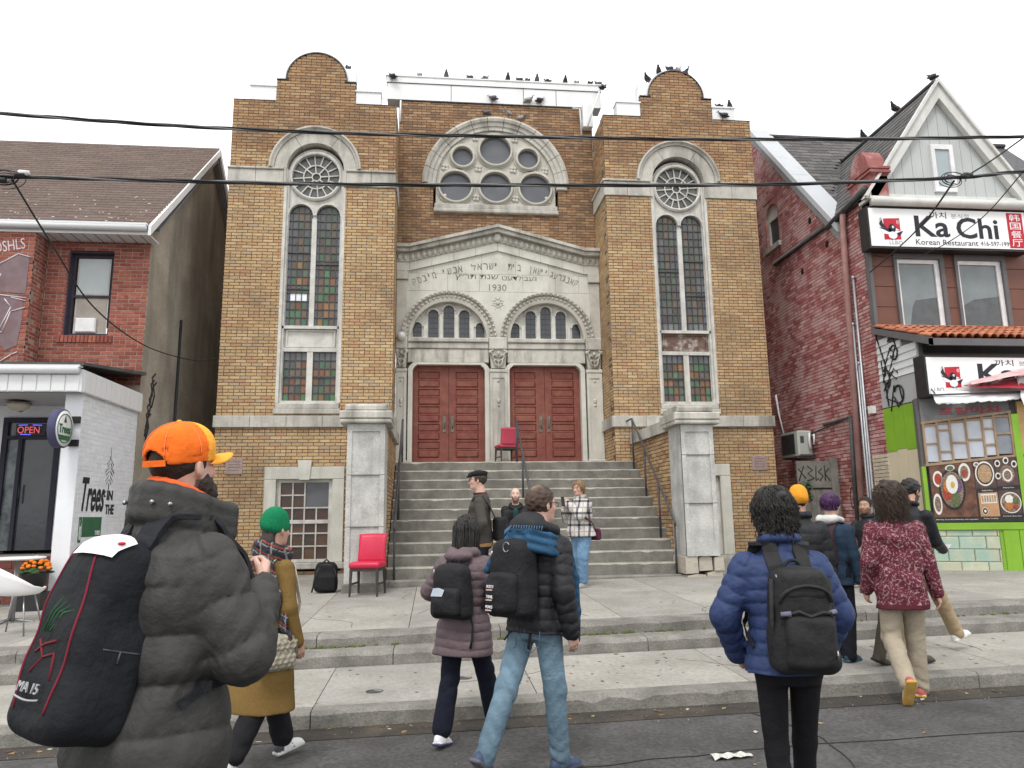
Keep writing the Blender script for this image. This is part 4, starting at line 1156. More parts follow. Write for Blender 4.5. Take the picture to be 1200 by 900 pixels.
mb = MB(); mb.bbox(-6.56, -6.2, 13.83, 13.893, 5.0, 5.27, .02); mb.build('window_unit', M['lam'], wn)
for k in range(14):
    q = MB(); q.tint = random.choice(PAL_RED); q.bbox(-6.80+k*.069, -6.80+k*.069+.058, 13.72, 13.86, 4.78, 4.915, .006); q.build('sill_brick', M['redbrick'], lh)
# painted piece on the bay: white outlines over violet-grey fill
gy = 13.296
mb = MB(); fill = mat('grey_violet_spray', (.22, .16, .17), (.16, .11, .12), 4, .85, stain=(.25, .09, .07), sscale=5, samt=.7)
for poly in ([(-7.75, 6.02), (-7.35, 6.27), (-7.16, 6.22), (-7.17, 5.55), (-7.62, 5.58), (-7.72, 5.75)], [(-7.7, 5.5), (-7.45, 5.55), (-7.2, 5.48), (-7.18, 5.1), (-7.22, 4.62), (-7.42, 4.52), (-7.52, 4.72), (-7.75, 4.9)]):
    mb.prism(poly, gy-.004, gy+.01)
mb.build('graffiti_fill', fill, lh)
mb = MB(); wl = mat('white_spray', (.62, .55, .58))
for pl in ([(-7.78, 6.0), (-7.35, 6.28), (-7.14, 6.22)], [(-7.78, 6.0), (-7.76, 5.86), (-7.6, 5.9), (-7.72, 5.6), (-7.68, 5.52), (-7.85, 5.28)], [(-7.67, 5.53), (-7.14, 5.47)], [(-7.5, 5.45), (-7.38, 5.3), (-7.55, 4.85), (-7.48, 4.85), (-7.38, 5.22), (-7.15, 5.3)], [(-7.8, 4.62), (-7.52, 4.72), (-7.55, 4.45), (-7.46, 4.33), (-7.3, 4.45), (-7.2, 4.5)], [(-7.15, 5.42), (-7.4, 5.48)]):
    for (a, b), (c, d) in zip(pl, pl[1:]): mb.tube([(a, gy-.005, b), (c, gy-.005, d)], .012, 4)
mb.build('graffiti_line', wl, lh)
text('OSHLS', .25, wl, 'graffiti_lettering', lh, -7.75, gy-.004, 6.28, w=.52, h=.2, tilt=.2)

# white shop extension
WB_ = []; mb = MB()
PW = [(.74, .76, .80), (.70, .73, .78), (.77, .79, .82), (.72, .74, .77)]
sidew = lambda z: [(11.67, 13.745)]
lay(WB_, 'x', XS, 1, .25, 3.52, sidew, PW, .21, .07, .006, 6, u0=11.65)
for b in WB_: pass
WP = mat('painted_white_brick', (1, 1, 1), (.93, .93, .93), 12, .6, .2, 60, tint=True, stain=(.5, .5, .5), sscale=1.2, samt=.25, streak=True)
q = MB()
for b in WB_: brick_mesh(q, b)
q.build('painted_brickwork', WP, lh, kind='stuff')
mb.box(-5.55, XS-.004, 11.665, 13.75, .2, 3.52); mb.box(-5.55, XS-.0, 11.65, 11.67, .2, 3.52)
WPL = mat('white_painted_wall', (.74, .76, .79), (.68, .70, .73), 2, .6, .1, 40, stain=(.45, .45, .45), sscale=1.4, samt=.3, streak=True)
mb.build('porch_wall', WPL, lh)
mb = MB(); mb.box(-6.16, -5.56, 12.9, 13.0, 1.15, 3.5); mb.box(-9, -7.06, 12.9, 13.0, 1.15, 3.5); mb.box(-7.06, -6.16, 12.9, 13.0, 3.3, 3.5); mb.build('porch_wall', WPL, lh)
mb = MB(); mb.box(-12, XS+.0, 11.55, 13.7, 3.495, 3.53); mb.build('porch_ceiling', mat('porch_ceiling_paint', (.42, .42, .43), (.36, .36, .37), 2, .7), lh)
# fascia with vertical boards, dark membrane roof
mb = MB(); mb.box(-12, XS+.06, 11.44, 11.5, 3.50, 3.84); mb.box(XS+.01, XS+.06, 11.5, 13.74, 3.50, 3.84); mb.build('fascia', GW, lh)
for k in range(34):
    q = MB()
    if k < 22: x = XS+.03-k*.2; q.box(x-.19, x-.01, 11.425, 11.44, 3.51, 3.75); 
    else: y = 11.5+(k-22)*.186; q.box(XS+.06, XS+.072, y, y+.178, 3.51, 3.80)
    q.build('fascia_board', GW, lh)
mb = MB(); mb.tube([(-12, 11.38, 3.82), (XS+.03, 11.38, 3.82)], .06, 10); mb.box(-12, XS+.05, 11.34, 11.45, 3.86, 3.89); mb.build('porch_gutter', GW, lh)
mb = MB(); mb.prism([(11.36, 3.89), (13.74, 4.18), (13.74, 4.24), (11.36, 3.93)], -12, XS+.1, 'x'); mb.build('porch_roof', mat('grey_membrane', (.10, .10, .10), (.06, .06, .06), 3, .8, .3, 60), lh)
# door
mb = MB()
for a, b, c, d in ((-7.06, -6.98, 1.15, 3.3), (-6.24, -6.16, 1.15, 3.3), (-6.98, -6.24, 3.22, 3.3), (-6.98, -6.24, 2.94, 3.0), (-6.80, -6.74, 1.15, 2.94)): mb.box(a, b, 12.86, 12.96, c, d)
dr = mb.build('door', mat('dark_blue_frame', (.03, .028, .045)), lh)
p = MB(); p.box(-6.98, -6.80, 12.91, 12.92, 1.15, 2.94); p.build('pane', mat('poster_glass', (.16, .18, .19), (.05, .06, .07), 6, .2), dr)
p = MB(); p.tint = (.35, .35, .35); p.box(-6.74, -6.24, 12.91, 12.92, 1.15, 2.94); p.build('pane', M['darkglass'], dr)
p = MB(); p.tint = (.35, .35, .35); p.box(-6.98, -6.24, 12.91, 12.92, 3.0, 3.22); p.build('pane', M['darkglass'], dr)
p = MB(); p.tube([(-6.70, 12.84, 1.9), (-6.70, 12.84, 2.2)], .015); p.build('door_handle', M['black'], dr)
mb = MB(); mb.box(-8, -5.56, 13.4, 13.5, 1.1, 3.5); mb.build('shop_interior', M['dark'], lh)
mb = MB(); mb.box(-12, -5.555, 11.9, 13.4, .3, 1.09); mb.build('porch_floor', M['concrete'], lh)
LP = [(.17, .05, .04), (.20, .06, .045), (.15, .045, .035)]
q2 = []; lay(q2, 'y', 11.88, -1, .42, 1.10, lambda z: [(-9, -5.56)], LP, .2, .1, .008, 0, u0=-9)
build_bricks(q2, lh, M['redbrick'], 0)
ns = thing('neon_open_sign', 'small lit red and blue OPEN sign above the shop door', 'neon sign', (-6.6, 12.8, 3.05))
text('OPEN', .16, emit('neon_red', (.8, .12, .14), .4), 'lettering', ns, -6.80, 12.80, 3.03, w=.34, h=.11)
mb = MB()
for pts in ([(-6.8, 12.82, 3.165), (-6.66, 12.82, 3.17)], [(-6.58, 12.82, 3.17), (-6.44, 12.82, 3.165)], [(-6.76, 12.82, 3.015), (-6.6, 12.82, 3.01)]): mb.tube(pts, .009, 6)
mb.build('neon_tube', emit('neon_blue', (.12, .16, .9), .6), ns)
mb = MB(); mb.box(-6.84, -6.38, 12.83, 12.85, 3.0, 3.19); mb.build('backing_plate', M['black'], ns)
pl = thing('porch_lamp', 'frosted bowl lamp on the ceiling of the white shop porch', 'lamp', (-6.55, 12.3, 3.49))
mb = MB(); mb.lathe([(.0, -.12), (.08, -.10), (.15, -.05), (.17, 0)], (-6.55, 12.3, 3.44), 18); mb.build('bowl', mat('frosted_bowl', (.5, .45, .38)), pl)
mb = MB(); mb.lathe([(.175, 0), (.18, .02), (.06, .05)], (-6.55, 12.3, 3.44), 18); mb.build('rim', M['brass'], pl)
cmra = thing('security_camera', 'tiny dome camera under the white porch ceiling beside the bowl lamp', 'camera', (-6.7, 12.7, 3.4))
mb = MB(); mb.ball((-6.68, 12.6, 3.40), .05); mb.box(-6.71, -6.65, 12.57, 12.63, 3.42, 3.49); mb.build('housing', M['black'], cmra)
# painted wall lettering and pine emblem
BK = mat('black_sign_paint', (.018, .02, .022)); GN = mat('green_sign_paint', (.035, .13, .06), (.03, .11, .05))
text('Trees', .5, BK, 'lettering', lh, XS+.004, 11.86, 1.74, 'x', w=.80, h=.52, bold=.012, italic=.25)
text('IN', .16, BK, 'lettering', lh, XS+.004, 12.74, 1.93, 'x', w=.22, h=.16, bold=.006)
text('THE', .16, BK, 'lettering', lh, XS+.004, 12.72, 1.70, 'x', w=.32, h=.16, bold=.006)
mb = MB()
for z in (1.98, 2.05): mb.box(XS, XS+.004, 12.62, 12.70, z, z+.02)
mb.build('painted_bar', BK, lh)
mb = MB(); mb.box(XS, XS+.004, 11.97, 12.62, 1.36, 1.66); mb.box(XS, XS+.004, 11.86, 11.95, 1.28, 1.66); mb.build('painted_block', GN, lh)
text('THIRD', .1, M['lam'], 'lettering', lh, XS+.006, 12.40, 1.38, 'x', w=.18, h=.07)
text('forest', .1, M['lam'], 'lettering', lh, XS+.0055, 11.875, 1.32, 'x', w=.06, h=.3)
mb = MB(); cy0 = 12.78
for (z, h_, w_) in ((2.20, .14, .13), (2.34, .13, .17), (2.47, .12, .13)):
    for s in (-1, 1):
        mb.prism([(cy0+s*.015, z+h_), (cy0+s*w_, z+.02), (cy0+s*w_*.95, z+.05), (cy0+s*w_*.5, z+.075)], XS, XS+.004, 'x')
        mb.prism([(cy0+s*.015, z+.07), (cy0+s*w_*.7, z-.03), (cy0+s*w_*.6, z+.01), (cy0+s*.02, z+.045)], XS, XS+.004, 'x')
mb.prism([(cy0-.012, 2.58), (cy0+.012, 2.58), (cy0, 2.82)], XS, XS+.004, 'x'); mb.box(XS, XS+.004, cy0-.012, cy0+.012, 2.1, 2.2)
mb.build('pine_emblem', BK, lh)
# round blade sign
bs = thing('round_sign', 'round white blade sign with dark rim and green emblem on the white corner', 'sign', (-5.42, 11.3, 2.95))
mb = MB(); mb.lathe([(.265, -.06), (.285, -.05), (.285, .05), (.265, .06)], (-5.42, 11.3, 2.93), 32, 'x'); mb.build('drum', mat('navy_rim', (.07, .07, .14)), bs)
mb = MB(); mb.lathe([(.0, .062), (.26, .062), (.26, .058)], (-5.42, 11.3, 2.93), 32, 'x'); mb.build('disc', M['lam'], bs)
mb = MB()
for r in (.21,): 
    mb.tube([(-5.356, 11.3+r*math.cos(t), 2.93+r*math.sin(t)) for t in np.linspace(0, 2*PI, 32, endpoint=False)], .008, 4, closed=True)
mb.box(-5.358, -5.353, 11.14, 11.46, 2.76, 2.83); mb.prism([(11.3, 3.12), (11.26, 3.02), (11.34, 3.02)], -5.358, -5.353, 'x')
mb.build('emblem', GN, bs)
text('Trees', .15, GN, 'lettering', bs, -5.353, 11.13, 2.86, 'x', w=.34, h=.13, bold=.004)
mb = MB()
for z in (2.75, 3.1): mb.tube([(-5.42, 11.55, z), (-5.42, 11.66, z)], .02, 6); mb.box(-5.45, -5.30, 11.60, 11.64, z-.05, z+.05)
mb.build('bracket', M['black'], bs)
# flower pot with marigolds
fp = thing('flower_pot', 'dark pot of orange chrysanthemums on the brick step of the white shop', 'flower pot', (-5.62, 11.4, .42))
mb = MB(); mb.lathe([(.13, 0), (.17, .25), (.18, .27), (.155, .27), (.14, .2)], (-5.62, 11.4, .62), 16); mb.box(-5.8, -5.45, 11.25, 11.6, .32, .62); mb.build('pot', M['black'], fp)
mb = MB(); ff = MB()
for i in range(90):
    a, r = random.uniform(0, 6.3), .2*math.sqrt(random.random()); z = .95+.16*(1-(r/.2)**2)*random.uniform(.6, 1.1)
    c = (-5.62+r*math.cos(a), 11.4+r*math.sin(a), z)
    if i < 50: ff.ball(c, (.033, .033, .022), 6, 4)
    else: mb.ball((c[0], c[1], z-.06), (.05, .05, .02), 5, 3)
mb.build('leaves', mat('leaf_green', (.05, .10, .03), (.03, .06, .02), 30), fp); ff.build('blossoms', mat('orange_petals', (.80, .24, .02), (.6, .14, .01), 40), fp)
# white bistro furniture at the edge of the picture
PLW = mat('white_plastic', (.78, .78, .77), (.72, .72, .71), 3, .4); CHR = mat('steel_leg', (.35, .35, .36), None, 4, .3, metal=.9)
def bistro_table(x, y, zt, label):
    z = g(x)+.44; t = thing('bistro_table', label, 'table', (x, y, z), 'white cafe furniture')
    mb = MB(); mb.lathe([(.28, 0), (.31, .012), (.31, .025), (.29, .03), (0, .03)], (x, y, zt), 28); mb.build('table_top', PLW, t)
    mb = MB(); mb.tube([(x, y, z+.03), (x, y, zt)], .03, 8); mb.build('column', CHR, t)
    mb = MB()
    for k in range(3): mb.tube([(x, y, z+.06), (x+.26*math.cos(k*2.1), y+.26*math.sin(k*2.1), z+.015)], .02, 6)
    mb.build('foot', CHR, t)
bistro_table(-5.25, 10.2, 1.13, 'round white cafe table behind the white shell chair')
bc = thing('shell_chair', 'white plastic shell chair on thin metal legs at the pavement edge', 'chair', (-4.72, 9.25, g(-4.7)+.43), 'white cafe furniture')
zz = g(-4.7)+.43; mb = MB(); v = []
for i in range(11):
    a = R(-205+i*25)
    for j in range(7):
        r = (.02, .12, .2, .235, .25, .262, .27)[j]; hgt = (.44, .43, .44, .48, .56, .66, .74)[j]
        if j > 2: hgt = .46+(hgt-.46)*max(.18, .5-.6*math.sin(a+.9))
        v.append((-4.72+r*math.cos(a), 9.25+r*math.sin(a), zz+hgt-.0))
mb.smooth = True; mb.add(v, [(i*7+j, i*7+j+1, (i+1)*7+j+1, (i+1)*7+j) for i in range(10) for j in range(6)])
shell = mb.build('seat_shell', PLW, bc); md = shell.modifiers.new('thick', 'SOLIDIFY'); md.thickness = .012
for sx in (-1, 1):
    for sy in (-1, 1):
        q = MB(); q.tube([(-4.72+sx*.12, 9.25+sy*.12, zz+.43), (-4.72+sx*.2, 9.25+sy*.2, zz+.006)], .009, 6); q.build('leg', CHR, bc)
# ------------------------------------------------------------------ restaurant building on the right
XR = 8.2
rs = thing('restaurant_building', 'painted red brick building with front gable and restaurant signs', 'building', (10, 12.65, g(9)+.4))
PAL_PR = [(.66, .42, .40), (.60, .34, .325), (.34, .105, .10), (.50, .19, .185), (.46, .165, .16), (.54, .24, .23), (.40, .13, .125), (.58, .31, .295), (.48, .20, .19)]
RB = []; mb = MB()
def rtop(y): return 7.45 if y < 13.6 else 7.45+(y-13.6)*1.138
def ivr(z):
    if z < 7.45: i = [(12.66, 17.9)]
    elif z < 11.3: i = [(13.6+(z-7.45)/1.138, 17.9)]
    else: return []
    if 7.95 < z < 9.15: i = cut(i, 15.98, 16.75)
    return i
lay(RB, 'x', XR, -1, .2, 11.3, ivr, lambda z: random.choice(PAL_PR) if z > 2.55 or random.random() < .7 else random.choice([(.40, .17, .13), (.33, .12, .08), (.45, .24, .19)]), .21, .07, .012, 6, u0=12.65)
backing(mb, 'x', XR, -1, .2, 11.3, ivr, .3, .07)
mb.box(XR+.4, 14, 16.5, 17.8, .2, 9.6)
mb.build('wall', M['redmortar'], rs)
build_bricks(RB, rs, M['paintbrick'], 300)
# cream painted plinth return next to the cream panel
cb = []; lay(cb, 'x', XR-.012, -1, .3, 2.62, lambda z: [(12.65, 13.12)], [(.50, .45, .34), (.46, .41, .31), (.54, .49, .38)], .21, .07, .012, 6, u0=12.65)
qm = MB()
for b in cb: brick_mesh(qm, b)
qm.build('cream_brickwork', WP, rs, kind='stuff')
# corbelled brick stub by the gable
mb = MB()
stub = [(12.30, 7.45), (12.98, 7.45), (12.98, 7.85), (13.02, 7.9), (13.02, 8.02), (12.95, 8.02), (12.88, 8.25), (12.72, 8.42), (12.60, 8.46), (12.48, 8.42), (12.36, 8.25), (12.30, 8.02), (12.24, 8.02), (12.24, 7.9), (12.30, 7.85)]
mb.prism(stub, XR-.02, XR+.34, 'x')
for z in (7.92, 8.0): mb.box(XR-.05, XR+.37, 12.22, 13.04, z-.025, z+.02)
mb.t=[(.36,.12,.11)]*len(mb.t); mb.build('corbel_stub', M['paintbrick'], rs)
mb = MB(); mb.box(XR+.0, XR+.3, 12.4, 13.6, 7.3, 7.46); mb.build('wall_cap', M['redmortar'], rs)
# arched side window
mb = MB(); Y0, Y1 = 15.98, 16.75
mb.plate([(Y0, 7.88), (Y1, 7.88), (Y1, 9.2), (Y0, 9.2)], [arch_pts(Y0+.06, Y1-.06, 8.0, 8.72)], XR+.01, XR+.1, 'x'); mb.t=[(.36,.13,.12)]*len(mb.t); mb.build('window_arch', M['paintbrick'], rs)
mb = MB(); mb.plate(arch_pts(Y0+.06, Y1-.06, 8.0, 8.72), [[(Y0+.14, 8.06), (Y1-.14, 8.06), (Y1-.14, 8.66), (Y0+.14, 8.66)]], XR+.06, XR+.14, 'x'); sw = mb.build('window', M['whitewood'], rs)
p = MB(); p.box(XR+.10, XR+.11, Y0+.13, Y1-.13, 8.05, 8.68); p.build('pane', M['darkglass'], sw)
p = MB(); p.box(XR-.06, XR+.1, Y0-.02, Y1+.02, 7.86, 7.98); p.build('sill', M['stone'], sw)
# raking coping on the side gable
mb = MB(); GC = mat('grey_sheet_coping', (.48, .50, .52), (.42, .44, .46), 2, .5, stain=(.25, .24, .22), sscale=2, samt=.4)
for a, b in ((13.35, 15.0), (15.008, 16.9)):
    z = lambda y: 7.45+(y-13.6)*1.138
    q = MB(); q.prism([(a, z(a)-.02), (b, z(b)-.02), (b, z(b)+.14), (a, z(a)+.14)], XR-.14, XR+.34, 'x'); q.build('coping', GC, rs)
    q = MB(); q.prism([(a, z(a)-.24), (b, z(b)-.24), (b, z(b)-.023), (a, z(a)-.023)], XR-.10, XR-.005, 'x'); q.build('rake_board', mat('grey_board', (.25, .25, .26)), rs)
# main roof of dark slates
PAL_SL = [(.125, .12, .12), (.15, .145, .14), (.10, .097, .098), (.175, .165, .155), (.13, .12, .115)]
SLM = mat('weathered_slate', (1, 1, 1), (.7, .7, .7), 18, .85, .4, 120, tint=True, fine=.3)
mb = MB(); mb.prism([(13.5, 7.36), (16.7, 11.0), (19.9, 7.36)], XR+.3, 15, 'x'); mb.build('roof_deck', M['lead'], rs)
def inside_gable(c): return c.z < 10.03-abs(c.x-9.85)*1.55 and c.y < 16.2
roof_pieces(rs, 'slate', Vector((XR+.3, 13.5, 7.38)), (1, 0, 0), (0, 3.2, 3.64), 5.0, 26, .187, .26, PAL_SL, SLM, 220, .012, inside_gable, jag=.03)
mb = MB(); mb.tube([(XR+.3, 16.7, 11.06), (15, 16.7, 11.06)], .06, 6); mb.build('ridge_tile', M['lead'], rs)
# front gable
GX, GZ, GB = 9.80, 9.90, 7.50; HW = 1.60
mb = MB(); mb.prism([(GX-HW-.1, GB-.05), (GX+HW+.1, GB-.05), (GX, GZ-.06)], 12.66, 16.3); mb.build('roof_deck', M['lead'], rs)
for s in (-1, 1):
    org = Vector((GX+s*(HW+.08), 12.36, GB-.02)); vdir = Vector((-s*HW-s*.08, 0, GZ-GB+.02)); Ls = vdir.length
    roof_pieces(rs, 'slate', org, (0, 1, 0), vdir, 3.9, 16, Ls/16, .24, PAL_SL, SLM, 75 if s < 0 else 0, .012, jag=.02)
mb = MB(); mb.tube([(GX, 12.35, GZ+.03), (GX, 16, GZ+.03)], .05, 6); mb.build('ridge_tile', M['lead'], rs)
WG = mat('old_white_paint', (.66, .66, .63), (.58, .58, .55), 4, .6, stain=(.35, .34, .31), sscale=3, samt=.4, streak=True)
for s in (-1, 1):   # barge boards
    mb = MB(); mb.prism([(GX, GZ+.02), (GX+s*(HW+.16), GB-.10), (GX+s*(HW-.08), GB-.10), (GX, GZ-.36)], 12.30, 12.42); mb.build('barge_board', WG, rs)
    mb = MB(); mb.prism([(GX, GZ+.05), (GX+s*(HW+.18), GB-.08), (GX+s*(HW+.12), GB-.08), (GX, GZ-.04)], 12.25, 12.30); mb.build('barge_board', WG, rs)
SD = mat('grey_white_siding', (.50, .52, .51), (.45, .47, .46), 1.5, .6, stain=(.36, .37, .36), sscale=1.6, samt=.5, streak=True)
for k in range(14):
    x0 = GX-1.47+k*.21; x1 = x0+.203
    f = lambda x: GZ-.12-abs(x-GX)*(GZ-.12-GB)/(HW+.02)
    poly = [(x0, GB-.05), (x1, GB-.05), (x1, max(GB, f(x1))), (x0, max(GB, f(x0)))]
    if x0 < GX < x1: poly.insert(3, (GX, f(GX)))
    if x1 <= 9.58 or x0 >= 9.98 or True:
        q = MB(); q.prism(poly, 12.43, 12.48); q.build('siding_board', SD, rs)
mb = MB(); mb.plate([(9.56, 7.62), (10.02, 7.62), (10.02, 8.60), (9.56, 8.60)], [[(9.64, 7.72), (9.94, 7.72), (9.94, 8.5), (9.64, 8.5)]], 12.38, 12.45); gw = mb.build('window', M['lam'], rs)
p = MB(); p.box(9.63, 9.95, 12.41, 12.415, 7.71, 8.51); p.build('pane', mat('pale_window', (.38, .43, .45), (.33, .38, .4), 2, .15), gw)
mb = MB(); mb.box(XR-.06, 11.62, 12.28, 12.66, 7.38, 7.44); mb.box(XR-.02, 11.58, 12.36, 12.66, 7.44, 7.52); mb.tube([(XR-.04, 12.28, 7.33), (11.6, 12.28, 7.33)], .085, 10); mb.box(XR, 11.56, 12.40, 12.66, 7.1, 7.38); mb.build('eaves_board', WG, rs)
mb = MB(); mb.tube([(XR-.12, 13.75, 7.38), (XR-.10, 12.35, 7.62)], .06, 8); mb.build('gutter', M['rail'], rs)
# upper front with brown panels
BP = mat('brown_cladding', (.165, .07, .048), (.14, .058, .04), 3, .6, stain=(.10, .05, .035), sscale=2, samt=.4)
GR = mat('grey_trim', (.13, .125, .13), (.11, .105, .11), 4, .6)
mb = MB(); mb.box(XR+.03, 13.5, 12.68, 12.9, 4.5, 7.5); mb.build('front_wall', GR, rs)
mb = MB(); mb.box(XR-.03, XR+.035, 12.58, 12.7, 4.95, 7.3); mb.build('corner_trim', GR, rs)
for (a, b) in ((XR+.04, 8.68), (9.70, 9.93), (10.98, 12.6)):
    for k in range(4):
        q = MB(); q.bbox(a, b, 12.62, 12.7, 4.97+k*.4, 4.97+k*.4+.393, .005); q.build('cladding_panel', BP, rs)
for (a, b) in ((8.74, 9.62), (9.98, 10.90)):
    mb = MB()
    mb.box(a-.06, a, 12.58, 12.7, 4.93, 6.5); mb.box(b, b+.08, 12.58, 12.7, 4.93, 6.5); mb.box(a, b, 12.58, 12.7, 6.32, 6.5); mb.build('window_trim', GR, rs)
    mb = MB(); mb.plate([(a, 4.95), (b, 4.95), (b, 6.32), (a, 6.32)], [[(a+.06, 5.02), (b-.09, 5.02), (b-.09, 6.24), (a+.06, 6.24)]], 12.63, 12.7); wn = mb.build('window', M['lam'], rs)
    p = MB(); p.box(a+.055, b-.085, 12.66, 12.665, 5.01, 6.25); p.build('pane', glass('sky_glass', (.20, .235, .24), .06), wn)
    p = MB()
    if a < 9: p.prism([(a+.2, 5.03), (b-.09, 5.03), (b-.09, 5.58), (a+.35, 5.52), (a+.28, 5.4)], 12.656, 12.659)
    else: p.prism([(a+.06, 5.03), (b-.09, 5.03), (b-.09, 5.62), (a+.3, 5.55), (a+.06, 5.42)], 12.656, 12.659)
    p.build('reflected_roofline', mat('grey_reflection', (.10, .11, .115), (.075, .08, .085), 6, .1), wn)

# signs
RED = mat('sign_red', (.55, .03, .05)); INK = mat('sign_ink', (.03, .03, .042)); SIGNW = mat('sign_white_face', (.84, .85, .85), (.81, .82, .82), 1, .35)
GREYP = mat('sign_grey_print', (.35, .35, .36))
def magpie(parent, x, y, z, s):
    # square red field with a black and white bird, tail up on the upper left, flat print
    def P(poly, d, m, name):
        mb = MB(); mb.prism([(x+a*s, z+b*s) for a, b in poly], y-d, y-d+.002); mb.build(name, m, parent)
    P([(.22, .0), (1., .02), (1., 1.), (.25, .97)], .003, RED, 'red_field')
    P([(.08, .48), (.5, .44), (.98, .40), (.98, .30), (.5, .24), (.2, .27)], .005, SIGNW, 'white_flash')
    mb = MB()
    for poly in ([(.02, .56), (.42, .36), (.62, .30), (.55, .5), (.40, .52), (.16, .54)], [(.04, .7), (.14, .56), (.36, .55), (.2, .74), (.16, 1.), (.08, .98)],
                 [(.95, .18), (1.12, .42), (.9, .34), (.78, .28)]): mb.prism([(x+a*s, z+b*s) for a, b in poly], y-.0075, y-.0055)
    mb.prism([(x+(.62+.17*math.cos(t))*s, z+(.52+.2*math.sin(t))*s) for t in np.linspace(0, 2*PI, 20, endpoint=False)], y-.0075, y-.0055)
    mb.build('bird_black', INK, parent)
    mb = MB(); mb.prism([(x+(.62+.20*math.cos(t))*s, z+(.20+.17*math.sin(t))*s) for t in np.linspace(0, 2*PI, 20, endpoint=False)], y-.0095, y-.0078)
    mb.prism([(x+(.66+.055*math.cos(t))*s, z+(.58+.06*math.sin(t))*s) for t in np.linspace(0, 2*PI, 12, endpoint=False)], y-.0095, y-.0078)
    mb.prism([(x+.78*s, z+.52*s), (x+.95*s, z+.44*s), (x+.78*s, z+.42*s)], y-.0095, y-.0078)
    for k in range(3): mb.prism([(x+(.045+k*.04)*s, z+(.78+.06*k)*s), (x+(.065+k*.04)*s, z+(.78+.06*k)*s), (x+(.075+k*.04)*s, z+.96*s), (x+(.055+k*.04)*s, z+.96*s)], y-.0095, y-.0078)
    mb.build('bird_white', SIGNW, parent)
    mb = MB(); mb.prism([(x+(.67+.02*math.cos(t))*s, z+(.58+.025*math.sin(t))*s) for t in np.linspace(0, 2*PI, 8, endpoint=False)], y-.0115, y-.0098)
    for k in (.54, .72): mb.box(x+k*s, x+(k+.03)*s, y-.0115, y-.0098, z-.02*s, z+.05*s)
    mb.build('bird_eye', INK, parent)
    text('까치', .05, SIGNW, 'lettering', parent, x+.84*s, y-.004, z+.70*s, w=.12*s, h=.2*s)
def shop_sign(x0, x1, y, z0, z1, label, low):
    t = thing('shop_sign', label, 'sign', ((x0+x1)/2, y, z0), 'restaurant signs')
    mb = MB(); mb.box(x0-.03, x1+.03, y+.004, y+.28, z0-.04, z1+.04); mb.build('sign_box', M['black'], t)
    mb = MB(); mb.box(x0, x1, y-.006, y+.003, z0, z1); mb.build('sign_face', SIGNW, t)
    h = z1-z0; yy = y-.007
    magpie(t, x0+.17+(.05 if low else 0), yy, z0+.17*h, .70*h*.82)
    text('Ka', .5, INK, 'lettering', t, x0+.90, yy, z0+.27*h, w=.70, h=.56*h, bold=.01)
    text('Chi', .5, INK, 'lettering', t, x0+1.74, yy, z0+.25*h, w=.86, h=.56*h, bold=.01)
    text('까치', .2, INK, 'lettering', t, x0+1.22, yy, z1-.23*h, w=.34, h=.17*h)
    text('분식점', .2, GREYP, 'lettering', t, x0+1.66, yy, z1-.22*h, w=.36, h=.13*h)
    if not low:
        text('Korean Restaurant', .2, INK, 'lettering', t, x0+.89, yy, z0+.06*h, w=1.26, h=.145*h)
        text('416-597-1999', .2, INK, 'lettering', t, x0+2.20, yy, z0+.075*h, w=.64, h=.11*h)
        text('LLBO', .1, GREYP, 'lettering', t, x0+.36, yy, z0+.05*h, w=.26, h=.09*h)
        mb = MB(); mb.box(x0+2.80, x0+3.12, yy-.003, yy-.001, z0+.03*h, z0+.97*h); mb.build('red_panel', RED, t)
        for k, ch in enumerate('韩国餐厅'): text(ch, .2, SIGNW, 'lettering', t, x0+2.85, yy-.004, z0+(.75-.225*k)*h, w=.22, h=.19*h)
    else: text('LLBO', .1, GREYP, 'lettering', t, x0+.04, yy, z0+.06*h, w=.22, h=.11*h)
    return t
shop_sign(8.10, 11.28, 12.33, 6.46, 7.21, 'upper white restaurant sign with bird emblem under the gable', False)
shop_sign(8.10, 11.28, 11.20, 3.47, 4.09, 'lower white restaurant sign half covered by torn red tarpaulin', True)

# clay tile pent roof over the shop front
TP = [(.50, .17, .085), (.56, .20, .10), (.45, .145, .075), (.60, .235, .125)]
TM = mat('clay_tile', (1, 1, 1), (.75, .72, .7), 14, .75, .3, 60, tint=True, fine=.2, stain=(.2, .12, .09), sscale=4, samt=.5)
sv = Vector((0, 12.66-11.12, 4.98-4.42)); sl_len = sv.length; sv.normalize(); an = math.atan2(sv.z, sv.y)
mb = MB(); mb.prism([(11.12, 4.33), (12.68, 4.90), (12.68, 4.95), (11.12, 4.38)], XR-.04, 13.2, 'x'); mb.build('pent_roof_deck', GR, rs)
cache = []
for t in TP:
    q = MB(); q.tint = t; n = 7; v = []
    for (yy, r) in ((0, .072), (.38, .060)):
        for i in range(n):
            a = PI*i/(n-1); v.append((r*math.cos(a), yy, r*math.sin(a)*.9+ (.014 if yy == 0 else 0)))
        for i in range(n):
            a = PI*(n-1-i)/(n-1); v.append(((r-.013)*math.cos(a), yy, (r-.013)*math.sin(a)*.9+(.014 if yy == 0 else 0)))
    m2 = 2*n
    q.smooth = True; q.add(v, [(i, (i+1) % m2, m2+(i+1) % m2, m2+i) for i in range(m2)]); q.smooth = False
    q.add(v, [tuple(range(m2))]); q.xf(Matrix.Rotation(an, 4, 'X'))
    me = q.mesh('roof_tile'); me.materials.append(TM); cache.append(me)
cnt = 0
